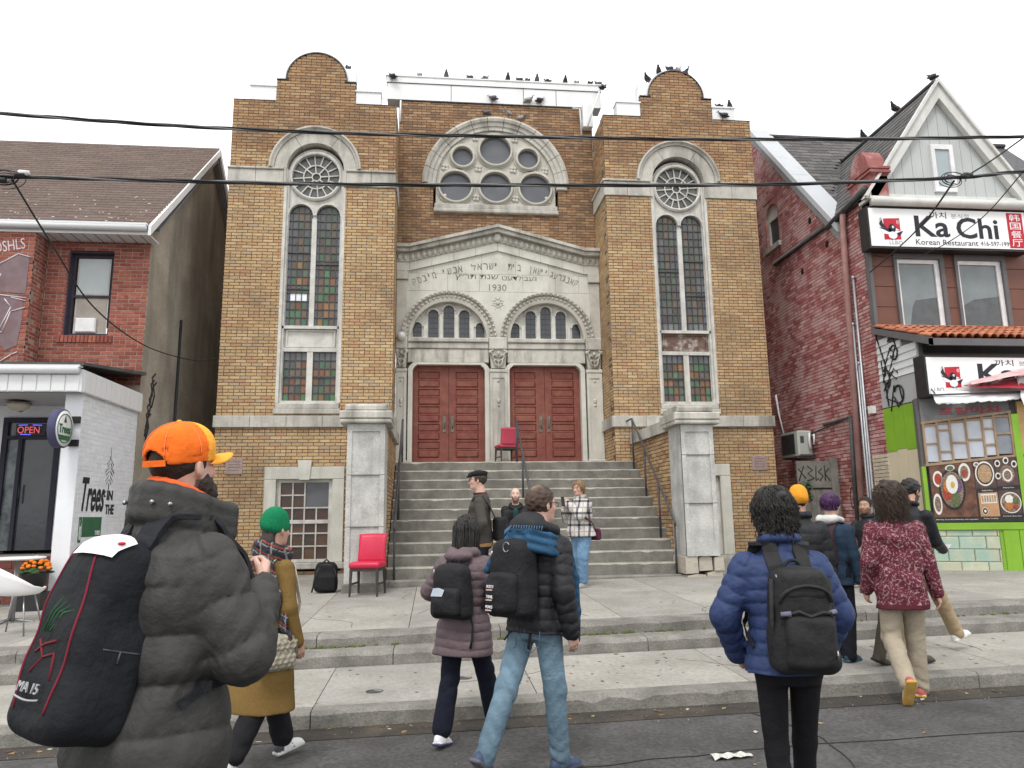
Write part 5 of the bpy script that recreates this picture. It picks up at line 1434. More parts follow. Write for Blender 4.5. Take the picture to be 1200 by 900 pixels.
for k in range(34):
    x = XR+.02+k*.15
    for r in range(5):
        p = Vector((x, 11.08, 4.405))+sv*(r*.335)
        share(random.choice(cache), 'roof_tile', TM, rs, (p.x+random.uniform(-.004, .004), p.y+random.uniform(-.012, .012), p.z))
mb = MB()
for k in range(34):      # pan tiles between
    x = XR+.095+k*.15; mb.tint = random.choice(TP)
    for r in range(5):
        p = Vector((x, 11.12, 4.385))+sv*(r*.335); e = p+sv*.34
        mb.add([(p.x-.06, p.y, p.z+.03), (p.x, p.y, p.z), (p.x+.06, p.y, p.z+.03), (e.x-.06, e.y, e.z+.03), (e.x, e.y, e.z), (e.x+.06, e.y, e.z+.03)], [(0, 1, 4, 3), (1, 2, 5, 4)])
mb.build('pan_tiles', TM, rs, kind='stuff')
mb = MB(); mb.prism([(11.06, 4.27), (12.66, 4.85), (12.66, 4.96), (11.06, 4.40)], XR-.07, XR-.03, 'x'); mb.box(XR-.07, 13.2, 11.06, 11.12, 4.27, 4.385); mb.build('pent_fascia', GR, rs)
# shop box side, facing the alley: clapboards, grey sheet, green and cream boards
CLP = mat('white_clapboard', (.66, .68, .68), (.60, .62, .62), 2, .5, stain=(.42, .42, .41), sscale=2, samt=.4)
mb = MB(); mb.prism([(11.52, .3), (12.70, .3), (12.70, 4.86), (11.52, 4.42)], XR+.03, XR+.1, 'x'); mb.build('side_wall', GR, rs)
for k in range(7):
    z0 = 3.93+k*.13; ya = 11.55 if z0 < 4.35 else 11.55+(z0-4.30)/.364
    if ya > 12.55: break
    q = MB(); q.prism([(XR-.012, z0), (XR+.03, z0), (XR+.03, z0+.128), (XR+.008, z0+.128)], ya, 12.66); q.build('clapboard', CLP, rs)
q = MB(); q.box(XR, XR+.03, 11.5, 12.66, 3.44, 3.92); q.build('grey_sheet', mat('grey_sheet', (.42, .43, .44), (.37, .38, .39), 2, .5, stain=(.3, .3, .3), sscale=2, samt=.4), rs)
GRN = mat('lime_green_paint', (.22, .42, .03), (.185, .36, .025), 2, .5, .1, 30, stain=(.14, .22, .03), sscale=1.5, samt=.5, streak=True)
CRM = mat('cream_paint', (.60, .52, .38), (.55, .475, .345), 2, .6, stain=(.42, .37, .28), sscale=1.5, samt=.4, streak=True)
for k in range(4):
    y0 = 11.5+k*.29
    q = MB(); q.box(XR-.0, XR+.03, y0+.003, y0+.287, 2.66-.03*(k % 2), 3.42); q.build('green_board', GRN, rs)
    q = MB(); q.box(XR+.004, XR+.03, y0+.003, y0+.287, .25, 2.655-.03*(k % 2)); q.build('cream_board', CRM, rs)
# scrawled tag on the side
mb = MB(); tg = mat('black_spray', (.02, .02, .02))
for pl in ([(12.55, 4.55), (12.35, 3.95), (12.5, 3.6), (12.25, 3.5)], [(12.5, 4.1), (12.25, 4.5), (12.15, 4.35), (12.35, 4.05), (12.15, 3.9)], [(12.55, 3.75), (12.2, 4.1), (12.1, 4.0)], [(12.4, 3.35), (12.25, 3.8), (12.1, 3.75), (12.05, 3.5), (12.18, 3.4), (12.28, 3.6)], [(12.55, 4.3), (12.45, 3.45)], [(12.6, 4.7), (12.42, 4.2), (12.55, 3.9)], [(12.3, 4.62), (12.18, 4.7), (12.08, 4.5), (12.2, 4.32)]):
    mb.tube([(XR-.008, a, b) for a, b in pl], .013, 5)
mb.build('graffiti', tg, rs)
mb = MB()
for (c0, c1, r0, r1) in ((12.14, 4.38, .10, .13), (12.12, 3.62, .13, .16), (12.40, 3.95, .07, .16)): mb.tube([(XR-.02, c0+r0*math.cos(a), c1+r1*math.sin(a)) for a in np.linspace(.4, 6.0, 16)], .015, 5)
mb.build('graffiti', tg, rs)
# angled shop front, turned out towards the street
A_ = R(24); Wm = Matrix.Translation((8.03, 11.5, 0)) @ Matrix.Rotation(-A_, 4, 'Z')
def W(mb): return mb.xf(Wm)
mb = MB(); W(mb.box(.02, 2.6, .08, .3, .2, 3.45)).build('shop_wall', GR, rs)
mb = MB()
mb.box(.0, .06, -.0, .12, 1.28, 2.3); mb.box(1.36, 1.46, -.03, .12, 1.2, 3.1); mb.box(.0, 2.6, -.03, .1, 1.27, 1.38); mb.box(1.0, 2.6, .0, .08, .2, 1.27); mb.box(.01, .03, .0, .1, .3, 1.27)
W(mb).build('green_frame', GRN, rs)
for k in range(6):
    q = MB(); W(q.box(1.05+k*.22, 1.05+k*.22+.21, -.02, .0, .33+.02*k, 1.26)).build('green_board', GRN, rs)
BLK = mat('pale_painted_block', (1, 1, 1), (.9, .9, .88), 6, .7, .4, 40, tint=True, stain=(.22, .42, .38), sscale=1.9, samt=.65, fine=.15, slo=.44, shi=.62)
MOS = None
rowz = [(.36, .56), (.565, .76), (.765, .96), (.965, 1.16), (1.165, 1.265)]
for r, (z0, z1) in enumerate(rowz):
    xs_ = [.04, .42, .80, 1.0] if r % 2 else [.04, .25, .62, .97, 1.0]
    for a, b in zip(xs_, xs_[1:]):
        q = MB(); v = random.uniform(.92, 1.08); q.tint = (.56*v, .55*v, .40*v) if r > 0 else (.42*v, .48*v, .33*v)
        W(q.bbox(a+.003, b-.003, .0+random.uniform(-.004, .003), .09, z0, z1, .012)).build('concrete_block', BLK, rs)
# make-shift glazed timber screen above the menu
TW = mat('raw_timber', (.36, .25, .16), (.27, .18, .11), 8, .8, .2, 40)
def sh(u): return .09*(u-.09)
PN = mat('cloudy_plastic', (.52, .55, .60), (.44, .47, .52), 4, .25, .15, 12)
DK = mat('grey_film', (.24, .26, .29), (.18, .2, .23), 5, .25, .15, 12)
fr = MB(); cols_ = [(.10, .28), (.30, .46), (.49, .69), (.72, .93), (.96, 1.10), (1.13, 1.33)]
pan = []
for ci, (a, b) in enumerate(cols_):
    z0, z1 = 2.36+sh(a), 2.98+sh(a)
    fr.box(a-.03, a, -.015, .05, z0-.03, z1+.03)
    splits = [[.5], [.25, .82], [.45], [.48], [.3, .72], [.55]][ci]
    e = [0]+splits+[1]
    for u, v_ in zip(e, e[1:]):
        za, zb_ = z0+(z1-z0)*u, z0+(z1-z0)*v_
        pan.append((a, b, za+.012, zb_-.012, ci))
        fr.box(a, b, -.01, .05, zb_-.014, zb_+.014)
fr.box(1.33, 1.36, -.015, .05, 2.45, 3.14)
fr.prism([(.06, 2.30), (1.37, 2.41), (1.37, 2.45), (.06, 2.345)], -.02, .06); fr.prism([(.06, 3.0), (1.37, 3.12), (1.37, 3.16), (.06, 3.04)], -.02, .06)
scr = W(fr).build('timber_screen', TW, rs)
for a, b, z0, z1, ci in pan: q = MB(); W(q.box(a, b, .012, .02, z0, z1)).build('pane', DK if ci == 5 else PN, scr)
q = MB(); W(q.box(.07, 1.36, .02, .05, 3.0, 3.45)).build('grey_band', mat('dull_grey', (.2, .2, .21)), rs)
t_ = text('포장마차', .2, RED, 'lettering', None, 0, 0, 0, w=.9, h=.12)
t_.parent = rs; WORG[t_.name] = (0, 0, 0)
t_.matrix_world = Wm @ Matrix.Translation((.35, .012, 3.14))
q = MB(); W(q.box(1.46, 1.60, -.02, .06, 2.45, 3.3)).build('timber_post', mat('pale_post', (.48, .30, .14), (.4, .25, .11), 5, .7), rs)
q = MB(); W(q.box(1.6, 2.5, .0, .03, 2.45, 3.3)).build('pane', DK, rs)
# menu board with pictures of dishes
mn = thing('menu_board', 'large dark menu board with pictures of Korean dishes', 'menu', (8.6, 11.2, 1.4))
def sk(mb):      # boards hang slightly skewed, higher at the street end
    mb.v = [(x, y, 1.40+(z-1.40)*(1+.10*(x-.1))+.0*(x)) for x, y, z in mb.v]; return W(mb)
q = MB(); sk(q.box(.09, 1.35, -.03, -.01, 1.39, 2.30)).build('board', M['black'], mn)
FD = {'wood': mat('print_brown', (.17, .075, .045), (.07, .03, .02), 9, .3), 'wood2': mat('print_dark', (.10, .055, .05), (.05, .03, .03), 9, .4), 'tan': mat('print_tan', (.45, .26, .13), (.36, .2, .1), 6, .4)}
pics = [(.10, .73, 1.47, 2.29, 'wood'), (.74, 1.03, 1.88, 2.29, 'wood2'), (1.045, 1.345, 1.90, 2.29, 'wood2'), (.76, 1.03, 1.47, 1.82, 'tan'), (1.045, 1.345, 1.50, 1.84, 'wood2')]
for a, b, z0, z1, k in pics: q = MB(); sk(q.box(a, b, -.034, -.031, z0, z1)).build('picture', FD[k], mn)
pc = lambda n, c, c2=None: mat('print_'+n, tuple(v*.9 for v in c), c2 or tuple(v*.45 for v in c), 45, .3)
CLR = {'bowl': pc('bowl', (.02, .018, .018)), 'white': pc('white', (.75, .74, .70), (.6, .58, .52)), 'red': pc('red', (.45, .06, .03)), 'green': pc('green', (.14, .17, .07)), 'orange': pc('orange', (.6, .2, .04)), 'yolk': pc('yolk', (.75, .5, .08)), 'noodle': pc('noodle', (.55, .36, .2)), 'mix': pc('mix', (.35, .25, .18), (.06, .04, .03)), 'purple': pc('purple', (.16, .09, .2))}
def dish(cx, cz, rx, rz, layers):
    for i, (f, k, dx, dz) in enumerate(layers):
        q = MB(); d = .0365+.0025*i
        sk(q.prism([(cx+dx+rx*f*math.cos(t), cz+dz+rz*f*math.sin(t)) for t in np.linspace(0, 2*PI, 20, endpoint=False)], -d, -d+.002)).build('dish_print', CLR[k], mn)
dish(.40, 1.90, .19, .33, [(1, 'bowl', 0, 0), (.85, 'mix', 0, 0), (.34, 'red', -.08, -.06), (.36, 'green', .03, -.16), (.33, 'purple', .08, .05), (.3, 'orange', -.07, .05), (.45, 'white', 0, .08), (.16, 'yolk', .01, .07)])
dish(.21, 2.08, .075, .13, [(1, 'white', 0, 0), (.7, 'red', 0, 0)]); dish(.60, 2.15, .085, .14, [(1, 'white', 0, 0), (.7, 'mix', 0, 0), (.4, 'red', 0, -.02)])
dish(.17, 1.68, .07, .19, [(.9, 'white', 0, 0), (.65, 'mix', 0, 0)]); dish(.40, 2.235, .07, .05, [(1, 'white', 0, 0), (.7, 'green', 0, 0)])
dish(.885, 2.10, .135, .185, [(1, 'white', 0, 0), (.86, 'bowl', 0, 0), (.74, 'noodle', 0, 0)]); dish(.78, 2.25, .04, .035, [(1, 'white', 0, 0), (.6, 'mix', 0, 0)])
dish(1.2, 2.07, .10, .13, [(1, 'mix', 0, 0), (.7, 'white', 0, -.02), (.5, 'mix', 0, -.02)])
for (x, z) in ((1.08, 2.23), (1.31, 2.2), (1.07, 2.05), (1.2, 2.26)): dish(x, z, .04, .05, [(1, 'white', 0, 0), (.6, 'bowl', 0, 0)])
dish(1.2, 1.66, .145, .15, [(1, 'white', 0, 0), (.9, 'mix', 0, 0), (.4, 'white', -.02, .05), (.35, 'orange', -.03, -.05), (.3, 'green', .07, .03), (.2, 'red', .06, -.06)])
q = MB(); sk(q.box(.79, 1.01, -.038, -.036, 1.66, 1.80)).build('dish_print', CLR['white'], mn)
q = MB()
for k in range(6): q.box(.80+k*.035, .825+k*.035, -.041, -.039, 1.68, 1.78)
sk(q).build('dish_print', CLR['noodle'], mn); dish(.83, 1.55, .04, .055, [(1, 'white', 0, 0), (.85, 'bowl', 0, 0), (.4, 'white', 0, 0)])
def menu_line(body, x, z, w_):
    o = text(body, .05, CLR['white'], 'lettering', None, 0, 0, 0, w=w_, h=.022); o.parent = mn; WORG[o.name] = (0, 0, 0)
    o.matrix_parent_inverse = Matrix.Translation((-8.6, -11.2, -1.4)); o.matrix_basis = Wm @ Matrix.Translation((x, -.034, 1.40+(z-1.40)*(1+.10*(x-.1))))
for b_, x, z, w_ in (('Bibimbap, Stone Bowl Bibimbap with vegetables', .12, 1.42, .6), ('Seafood Rice', .82, 1.845, .15), ('Bulgogi Rice', 1.12, 1.865, .15), ('Kimbap, Dumplings', .80, 1.43, .2), ('Rice Bowl, Spicy Salad', 1.07, 1.46, .25)): menu_line(b_, x, z, w_)
# torn tarpaulin
tp = thing('torn_tarpaulin', 'torn red and white tarpaulin sagging over the lower sign', 'tarpaulin', (8.9, 11.0, 3.3))
def cloth(name, m, P00, P10, P01, P11, nu, nv, amp, seed, sag=0., jag=0.):
    rnd = random.Random(seed); mb = MB(); v = []
    P00, P10, P01, P11 = map(Vector, (P00, P10, P01, P11))
    ph = [rnd.uniform(0, 6) for _ in range(6)]
    for i in range(nu):
        for j in range(nv):
            a, b = i/(nu-1), j/(nv-1)
            p = (P00*(1-a)+P10*a)*(1-b)+(P01*(1-a)+P11*a)*b
            w_ = amp*(math.sin(a*17+b*4+ph[0])+.6*math.sin(a*31-b*9+ph[1])+.5*math.sin(b*13+a*7+ph[2]))
            p = p+Vector((.15*w_, w_, .35*w_-sag*4*a*(1-a)))
            if j == 0 and jag: p.z -= rnd.uniform(0, jag)
            v.append(p)
    mb.smooth = True; mb.add(v, [(i*nv+j, (i+1)*nv+j, (i+1)*nv+j+1, i*nv+j+1) for i in range(nu-1) for j in range(nv-1)])
    o = mb.build(name, m, tp); md = o.modifiers.new('thick', 'SOLIDIFY'); md.thickness = .004; return o
TWM = mat('dirty_white_vinyl', (.74, .74, .74), (.66, .66, .66), 4, .4, .2, 20, stain=(.4, .38, .36), sscale=3, samt=.5); TRM = mat('red_vinyl', (.42, .025, .045), (.36, .02, .04), 4, .4, .2, 20); TPM = mat('faded_pink_vinyl', (.62, .30, .31), (.70, .48, .47), 5, .45, .2, 20, lo=.4, hi=.6)
cloth('white_sheet', TWM, (8.0, 10.92, 3.27), (9.7, 10.72, 3.36), (8.06, 11.12, 3.50), (9.75, 10.95, 3.53), 40, 8, .016, 3, .01, .03)
cloth('white_sheet', TWM, (9.25, 10.66, 3.22), (9.95, 10.5, 3.45), (9.45, 10.9, 3.72), (10.1, 10.9, 3.75), 24, 12, .03, 5, .02, .05)
cloth('red_sheet', TRM, (8.62, 10.84, 3.53), (10.1, 10.6, 3.50), (8.66, 11.12, 3.60), (10.2, 11.0, 3.86), 32, 9, .016, 9, .02)
cloth('pink_sheet', TPM, (8.60, 10.86, 3.57), (10.2, 10.55, 3.84), (8.8, 11.16, 3.68), (10.3, 11.1, 3.99), 32, 8, .012, 13, -.01)
q = MB(); q.tube([(8.0, 11.0, 3.42), (10.4, 10.72, 3.47)], .014, 6); q.tube([(8.14, 11.2, 3.55), (8.05, 11.0, 3.45), (8.1, 11.15, 3.36)], .01, 6); q.build('awning_pole', M['rail'], tp)

# services on the alley wall
sv_ = MB(); sv_.tube([(XR-.09, 13.16, 7.5), (XR-.09, 13.22, 7.2), (XR-.09, 13.55, .4)], .06, 10); sv_.build('downpipe', mat('pink_painted_pipe', (.42, .24, .22), (.34, .17, .15), 4, .6, stain=(.2, .12, .1), sscale=3, samt=.6), rs)
GP = mat('galvanised_pipe', (.42, .43, .45), (.34, .35, .37), 6, .4, metal=.5)
for (y, zt) in ((13.12, 6.1), (13.28, 5.2), (13.20, 4.4)):
    q = MB(); q.tube([(XR-.04, y, zt), (XR-.04, y+.05, 1.0), (XR-.04, y+.05, .4)], .022, 8); q.ball((XR-.04, y, zt), .04, 8, 5); q.build('conduit', GP, rs)
q = MB(); q.box(XR-.1, XR-.01, 12.85, 12.97, 3.38, 3.52); q.build('junction_box', M['lam'], rs)
q = MB(); q.tube([(XR-.02, 16.8, 3.06), (XR-.03, 14.9, 3.30), (XR-.03, 13.0, 3.48)], .016, 6); q.tube([(XR-.04, 14.7, 3.38), (XR-.05, 13.56, 3.42)], .028, 6); q.build('cable', M['rail'], rs)
q = MB(); q.tube([(XR-.06, 13.62, 3.40), (XR-.06, 13.70, 2.3), (XR-.06, 13.73, 1.2)], .045, 8); q.build('vent_pipe', M['rail'], rs)
q = MB(); q.tube([(XR-.03, 16.75, 4.3), (XR-.06, 16.72, 4.35), (XR-.05, 16.66, 3.9), (XR-.03, 16.5, 3.3)], .022, 6); q.build('hose', M['lam'], rs)
for (y, z) in ((14.0, 7.13), (15.1, 6.9), (14.6, 7.9), (16.0, 9.9)):
    q = MB(); q.ball((XR, y, z), (.02, .07, .08), 8, 5); q.build('wall_hole', M['dark'], rs)
text('GNA', .4, mat('rust_spray', (.15, .035, .03)), 'graffiti_lettering', rs, XR-.006, 14.0, 1.62, '-x', w=.42, h=.45)
ac = thing('air_conditioner', 'grey outdoor air conditioner bracketed high on the red alley wall', 'air conditioner', (7.9, 15.6, 2.75))
q = MB(); q.bbox(7.80, 8.12, 15.15, 15.95, 2.78, 3.32, .03); q.build('casing', mat('grey_casing', (.42, .44, .40), (.38, .4, .36), 3, .5), ac)
q = MB(); q.box(7.79, 7.80, 15.3, 15.9, 2.83, 3.27); 
for k in range(12): q.box(7.775, 7.79, 15.3, 15.9, 2.84+k*.036, 2.85+k*.036)
q.build('grille', M['rail'], ac)
q = MB(); q.tube([(8.05, 15.13, 3.22), (8.02, 15.06, 3.25), (8.0, 15.05, 3.1), (8.02, 15.07, 2.95), (8.06, 15.13, 2.9)], .02, 6); q.tube([(8.1, 15.13, 3.2), (8.1, 15.02, 3.22), (8.09, 15.03, 3.0)], .02, 6); q.build('hose', M['lam'], ac)
q = MB(); q.box(7.78, 8.19, 15.2, 15.24, 2.73, 2.775); q.box(7.78, 8.19, 15.85, 15.89, 2.73, 2.775); q.box(7.85, 7.93, 15.145, 15.148, 3.05, 3.2); q.build('bracket', M['rail'], ac)
# timber gate closing the alley
gt = thing('alley_gate', 'grey weathered plank gate with black graffiti closing the alley', 'gate', (7.75, 14.3, .5))
GWD = mat('weathered_plank', (.22, .205, .185), (.15, .14, .125), 5, .9, .4, 60, stain=(.08, .075, .07), sscale=2, samt=.6, streak=True)
q = MB(); q.box(7.28, 7.98, 14.28, 14.32, 2.06, 2.60); q.build('top_board', GWD, gt)
for k in range(6):
    q = MB(); q.box(7.28+k*.118, 7.28+k*.118+.112, 14.27+.004*(k % 2), 14.31, .4, 2.03); q.build('plank', GWD, gt)
q = MB(); q.box(7.98, 8.13, 14.25, 14.35, .4, 2.68); q.build('gate_post', GWD, gt)
q = MB(); q.box(7.28, 7.98, 14.262, 14.27, 2.03, 2.06); q.build('gap_rail', M['dark'], gt)
mb = MB()
for pl in ([(7.3, 2.2), (7.42, 2.5)], [(7.3, 2.45), (7.45, 2.25)], [(7.5, 2.5), (7.6, 2.42), (7.5, 2.35), (7.63, 2.25), (7.48, 2.2)], [(7.68, 2.5), (7.66, 2.2), (7.72, 2.25)], [(7.8, 2.45), (7.72, 2.38), (7.82, 2.3), (7.74, 2.2)], [(7.86, 2.5), (7.86, 2.2)], [(7.95, 2.45), (7.86, 2.35), (7.96, 2.2)]):
    mb.tube([(a, 14.277, b) for a, b in pl], .011, 4)
mb.build('graffiti', tg, gt)
ivy = MB()
for i in range(60): 
    p = (7.30+random.uniform(-.02, .2), 14.2+random.uniform(-.08, .05), 1.95+random.uniform(-.15, .22)); s = random.uniform(.02, .045); a = random.uniform(0, 6)
    ivy.add([(p[0]-s, p[1], p[2]), (p[0], p[1]-s*math.cos(a), p[2]-s), (p[0]+s, p[1], p[2]), (p[0], p[1]+s*math.cos(a), p[2]+s)], [(0, 1, 2, 3)])
o = ivy.build('ivy', mat('ivy_leaf', (.04, .09, .035), (.025, .05, .02), 20, .7), None, org=(7.3, 14.2, 1.8)); o['kind'] = 'stuff'
# ------------------------------------------------------------------ overhead cables
CAB = mat('cable_black', (.018, .018, .02), None, 10, .6); CABG = mat('cable_grey', (.16, .16, .165), None, 10, .6)
def ray(u, v):
    return fw+r2*((u-600)/F_PX)-u2*((v-450)/F_PX)
def cable_thing(name, label, pts, r, twist=0, m=CAB):
    org = pts[0]; t = thing(name, label, 'cable', tuple(org), 'overhead cables')
    n = max(2, int(sum((Vector(b)-Vector(a)).length for a, b in zip(pts, pts[1:]))/.12))
    P = [Vector(p) for p in pts]; dense = []
    for k in range(n+1):
        s = k/n*(len(P)-1); i = min(int(s), len(P)-2); f = s-i
        p0, p1, p2, p3 = P[max(i-1, 0)], P[i], P[i+1], P[min(i+2, len(P)-1)]
        dense.append(.5*((2*p1)+(p2-p0)*f+(2*p0-5*p1+4*p2-p3)*f*f+(3*p1-p0-3*p2+p3)*f**3))
    strands = 3 if twist else 1
    for q in range(strands):
        mb = MB(); pl_ = []
        for k, p in enumerate(dense):
            a = k*.12*twist+q*2*PI/3
            pl_.append(p+(Vector((0, math.cos(a), math.sin(a)))*r*1.1 if twist else Vector((0, 0, 0))))
        mb.tube(pl_, r, 6); mb.build('strand', m if q != 1 else (CABG if twist else m), t)
    return t
# two bundles run along the street at about 5.5 m height; points lie on the vertical plane y = 8 of the pole line
def onY(u, v, Y): d = ray(u, v); p = Vector((0, 0, HC))+d*(Y/d.y); return p
cable_thing('cable', 'upper twisted cable bundle crossing in front of the synagogue towers', [onY(u, v, 8.0) for u, v in ((-220, 118), (0, 133), (200, 147), (400, 156), (600, 160), (800, 163), (1000, 163), (1200, 160), (1400, 155))], .011, 3)
cable_thing('cable', 'lower twisted cable bundle crossing in front of the synagogue towers', [onY(u, v, 7.6) for u, v in ((-200, 205), (10, 207), (200, 212), (400, 216), (600, 217), (800, 217), (950, 215), (1125, 208), (1200, 201), (1400, 190))], .011, 3)
cable_thing('service_cable', 'sagging service cable from the brown roofed house to the synagogue', [onY(14, 210, 7.6), onY(60, 285, 9.2), onY(110, 360, 11), onY(170, 405, 13.5), onY(225, 422, 15), onY(252, 420, 15.15)], .011)
cable_thing('service_cable', 'service cable dropping from the street bundle to the red wall conduit', [onY(1118, 212, 7.6), onY(1085, 258, 9.3), onY(1050, 293, 11.3), onY(1010, 327, 13.0)], .012)
cable_thing('service_cable', 'thin service cable looping past the upper restaurant sign to the right', [onY(1200, 200, 7.6), onY(1150, 256, 9.5), onY(1100, 290, 11.2), onY(1060, 303, 12.0), onY(1003, 296, 13.0)], .008)
cable_thing('service_cable', 'cable rising from the splice boxes towards the upper right', [onY(1135, 205, 7.6), onY(1165, 186, 7.6), onY(1215, 150, 7.5)], .010)
def splice(cx, cy, label, k, cl):
    p = onY(cx, cy, 7.58); t = thing('splice_box', label, 'cable splice', tuple(p))
    rnd = random.Random(k)
    for i in range(3):
        mb = MB(); o = Vector((rnd.uniform(-.12, .12), 0, rnd.uniform(-.05, .05))); mb.tube([p+o+Vector((-.05, 0, .01)), p+o+Vector((-.03, 0, 0)), p+o+Vector((.05, 0, 0))], [.022, .034, .028], 8); mb.build('clamp', M['black'] if i else cl, t)
    for i in range(5):
        a = rnd.uniform(0, 6.3); R_ = rnd.uniform(.06, .13); mb = MB()
        mb.tube([p+Vector((-.1+R_*math.cos(a+s)*1.5, .02*i, R_*math.sin(a+s)*.8)) for s in np.linspace(0, 4.6, 14)], .005, 5); mb.build('wire_loop', CAB, t)
splice(14, 207, 'tangle of cable clamps and loops over the brown roofed house', 2, M['lam'])
splice(1128, 209, 'tangle of black cable splices before the grey gable window', 5, M['black'])

# ------------------------------------------------------------------ pigeons
PG = mat('pigeon_grey', (.05, .052, .06), (.025, .026, .03), 30, .6); PGL = mat('pigeon_pale', (.42, .41, .40), (.2, .2, .2), 25, .7)
PGB = mat('pigeon_blue_grey', (.13, .135, .15), (.07, .07, .08), 25, .6)
BEAK = mat('bird_beak', (.06, .05, .045)); LEG_ = mat('bird_leg', (.3, .09, .07))
def pigeon_meshes(m, crouch):
    mb = MB(); up_ = .0 if crouch else .03
    # plump body tapering into the tail, neck and head
    prof = [(-.17, .008, .075), (-.14, .026, .08), (-.09, .042, .095), (-.03, .062, .115), (.03, .066, .13+up_*.5), (.07, .052, .155+up_), (.085, .036, .185+up_), (.092, .028, .205+up_), (.1, .029, .222+up_), (.105, .022, .24+up_), (.108, .006, .25+up_)]
    v = []; n = 10
    for (y, r, z) in prof:
        for k in range(n):
            a = 2*PI*k/n; v.append((r*math.cos(a), y+(r*.35*math.sin(a) if y > .06 else 0), z+r*math.sin(a)*(.9 if y < .06 else .5)))
    mb.smooth = True
    mb.add(v, [(i*n+k, i*n+(k+1) % n, (i+1)*n+(k+1) % n, (i+1)*n+k) for i in range(len(prof)-1) for k in range(n)]+[tuple(range(n)), tuple(range(len(prof)*n-n, len(prof)*n))])
    body = mb.mesh('body'); body.materials.append(m)
    w_ = MB()
    for s in (-1, 1): w_.ball((s*.052, -.03, .118), (.022, .105, .045), 8, 5)
    wing = w_.mesh('wing'); wing.materials.append(m)
    b_ = MB(); b_.tube([(0, .125, .222+up_), (0, .152, .214+up_)], [.008, .002], 6); beak = b_.mesh('beak'); beak.materials.append(BEAK)
    l_ = MB()
    for s in (-1, 1): l_.tube([(s*.025, 0, .08), (s*.027, .005, .0), (s*.027, .035, .003)], .006, 5)
    leg = l_.mesh('leg'); leg.materials.append(LEG_)
    return body, wing, beak, leg
PK = {(k, c): pigeon_meshes(m, c) for k, m in (('g', PG), ('b', PGB), ('p', PGL)) for c in (0, 1)}
def pigeon(x, y, z, yaw, label, kind='g', crouch=0, group='pigeons perched on the roofs', s=.92):
    me = PK[(kind, crouch)]
    r = bpy.data.objects.new('pigeon', me[0]); COL.objects.link(r); r.location = (x, y, z); r.rotation_euler = (0, 0, yaw); r.scale = (s, s, s); WORG[r.name] = (x, y, z)
    tag(r, label, 'pigeon', group)
    for nm, q in (('wing', me[1]), ('beak', me[2]), ('leg', me[3])):
        c = bpy.data.objects.new(nm, q); COL.objects.link(c); c.parent = r
ORD = ['first', 'second', 'third', 'fourth', 'fifth', 'sixth', 'seventh', 'eighth', 'ninth', 'tenth', 'eleventh', 'twelfth', 'thirteenth']
YT_ = YC+.1
row = [(492, 'p'), (523, 'b'), (550, 'g'), (569, 'b'), (595, 'g'), (608, 'g'), (618, 'b'), (629, 'p'), (641, 'g'), (662, 'g'), (675, 'p'), (691, 'g'), (700, 'b')]
for i, (u, k) in enumerate(row):
    p = onY(u, 92, YT_); pigeon(p.x, YT_, 11.995, random.choice([0, PI, .6, 2.4, 1.2, -1]), f'{ORD[i]} pigeon from the left along the white central parapet', {'p': 'b'}.get(k, k) if i % 2 else k, 0)
for i, (u, k) in enumerate(((577, 'b'), (620, 'p'), (633, 'g'))):
    p = onY(u, 118, YC-.05); pigeon(p.x, YC-.09, 11.375, (1.2, -1.9, -1.3)[i], ('pigeon under the white coping above the round window', 'speckled pale pigeon under the white coping', 'darkest of the pigeons under the white coping')[i], k, 1)
for i, (u, x, z, k) in enumerate(((566, 1.18, 11.04, 'b'), (603, 1.72, 11.05, 'p'), (620, 2.05, 10.94, 'p'))):
    pigeon(x, YC-.0, z, (1.3, 2.2, -2)[i], ('grey pigeon sitting on top of the half-round arch', 'white pigeon standing on the arch over the round windows', 'pale pigeon lower on the slope of the half-round arch')[i], k, 1)
for i, (x, z, k) in enumerate(((4.93, 11.54, 'g'), (5.22, 11.72, 'g'), (5.46, 11.81, 'g'), (5.68, 11.8, 'p'), (5.86, 11.74, 'g'))):
    pigeon(x, YF+.2, z-.0, random.uniform(-3, 3), f'{ORD[i]} pigeon from the left atop the arched gable near the restaurant', k, i == 0)
for i, (x, y, z, yaw, k, lab) in enumerate(((6.62, YF+.2, 10.90, .4, 'g', 'pigeon on the flat coping at the outer corner of the tower by the restaurant'), (6.90, YF+.2, 10.90, 2.6, 'g', 'pigeon at the far end of the coping on the tower by the restaurant'), (6.62, YF-.01, 10.565, 1.4, 'g', 'pigeon crouching below the coping on the tower by the restaurant'),
    (-2.0, YF+.35, 11.53, .3, 'b', 'lone pigeon on the arched gable of the tower by the brown roof'), (4.05, YC-.2, 11.72, -1, 'g', 'pigeon at the corner gutter between central parapet and tower'), (-1.05, YC-.1, 11.82, 1.1, 'g', 'lone dark pigeon at the near end of the central parapet'),
    (9.81, 12.45, 9.96, .5, 'g', 'pigeon on the very tip of the front gable'), (9.79, 13.6, 9.97, 1.9, 'g', 'pigeon on the gable ridge behind the tip'), (9.80, 14.8, 9.97, 2.2, 'g', 'hindmost pigeon on the ridge of the front gable'))):
    pigeon(x, y, z, yaw, lab, k, i in (2,))

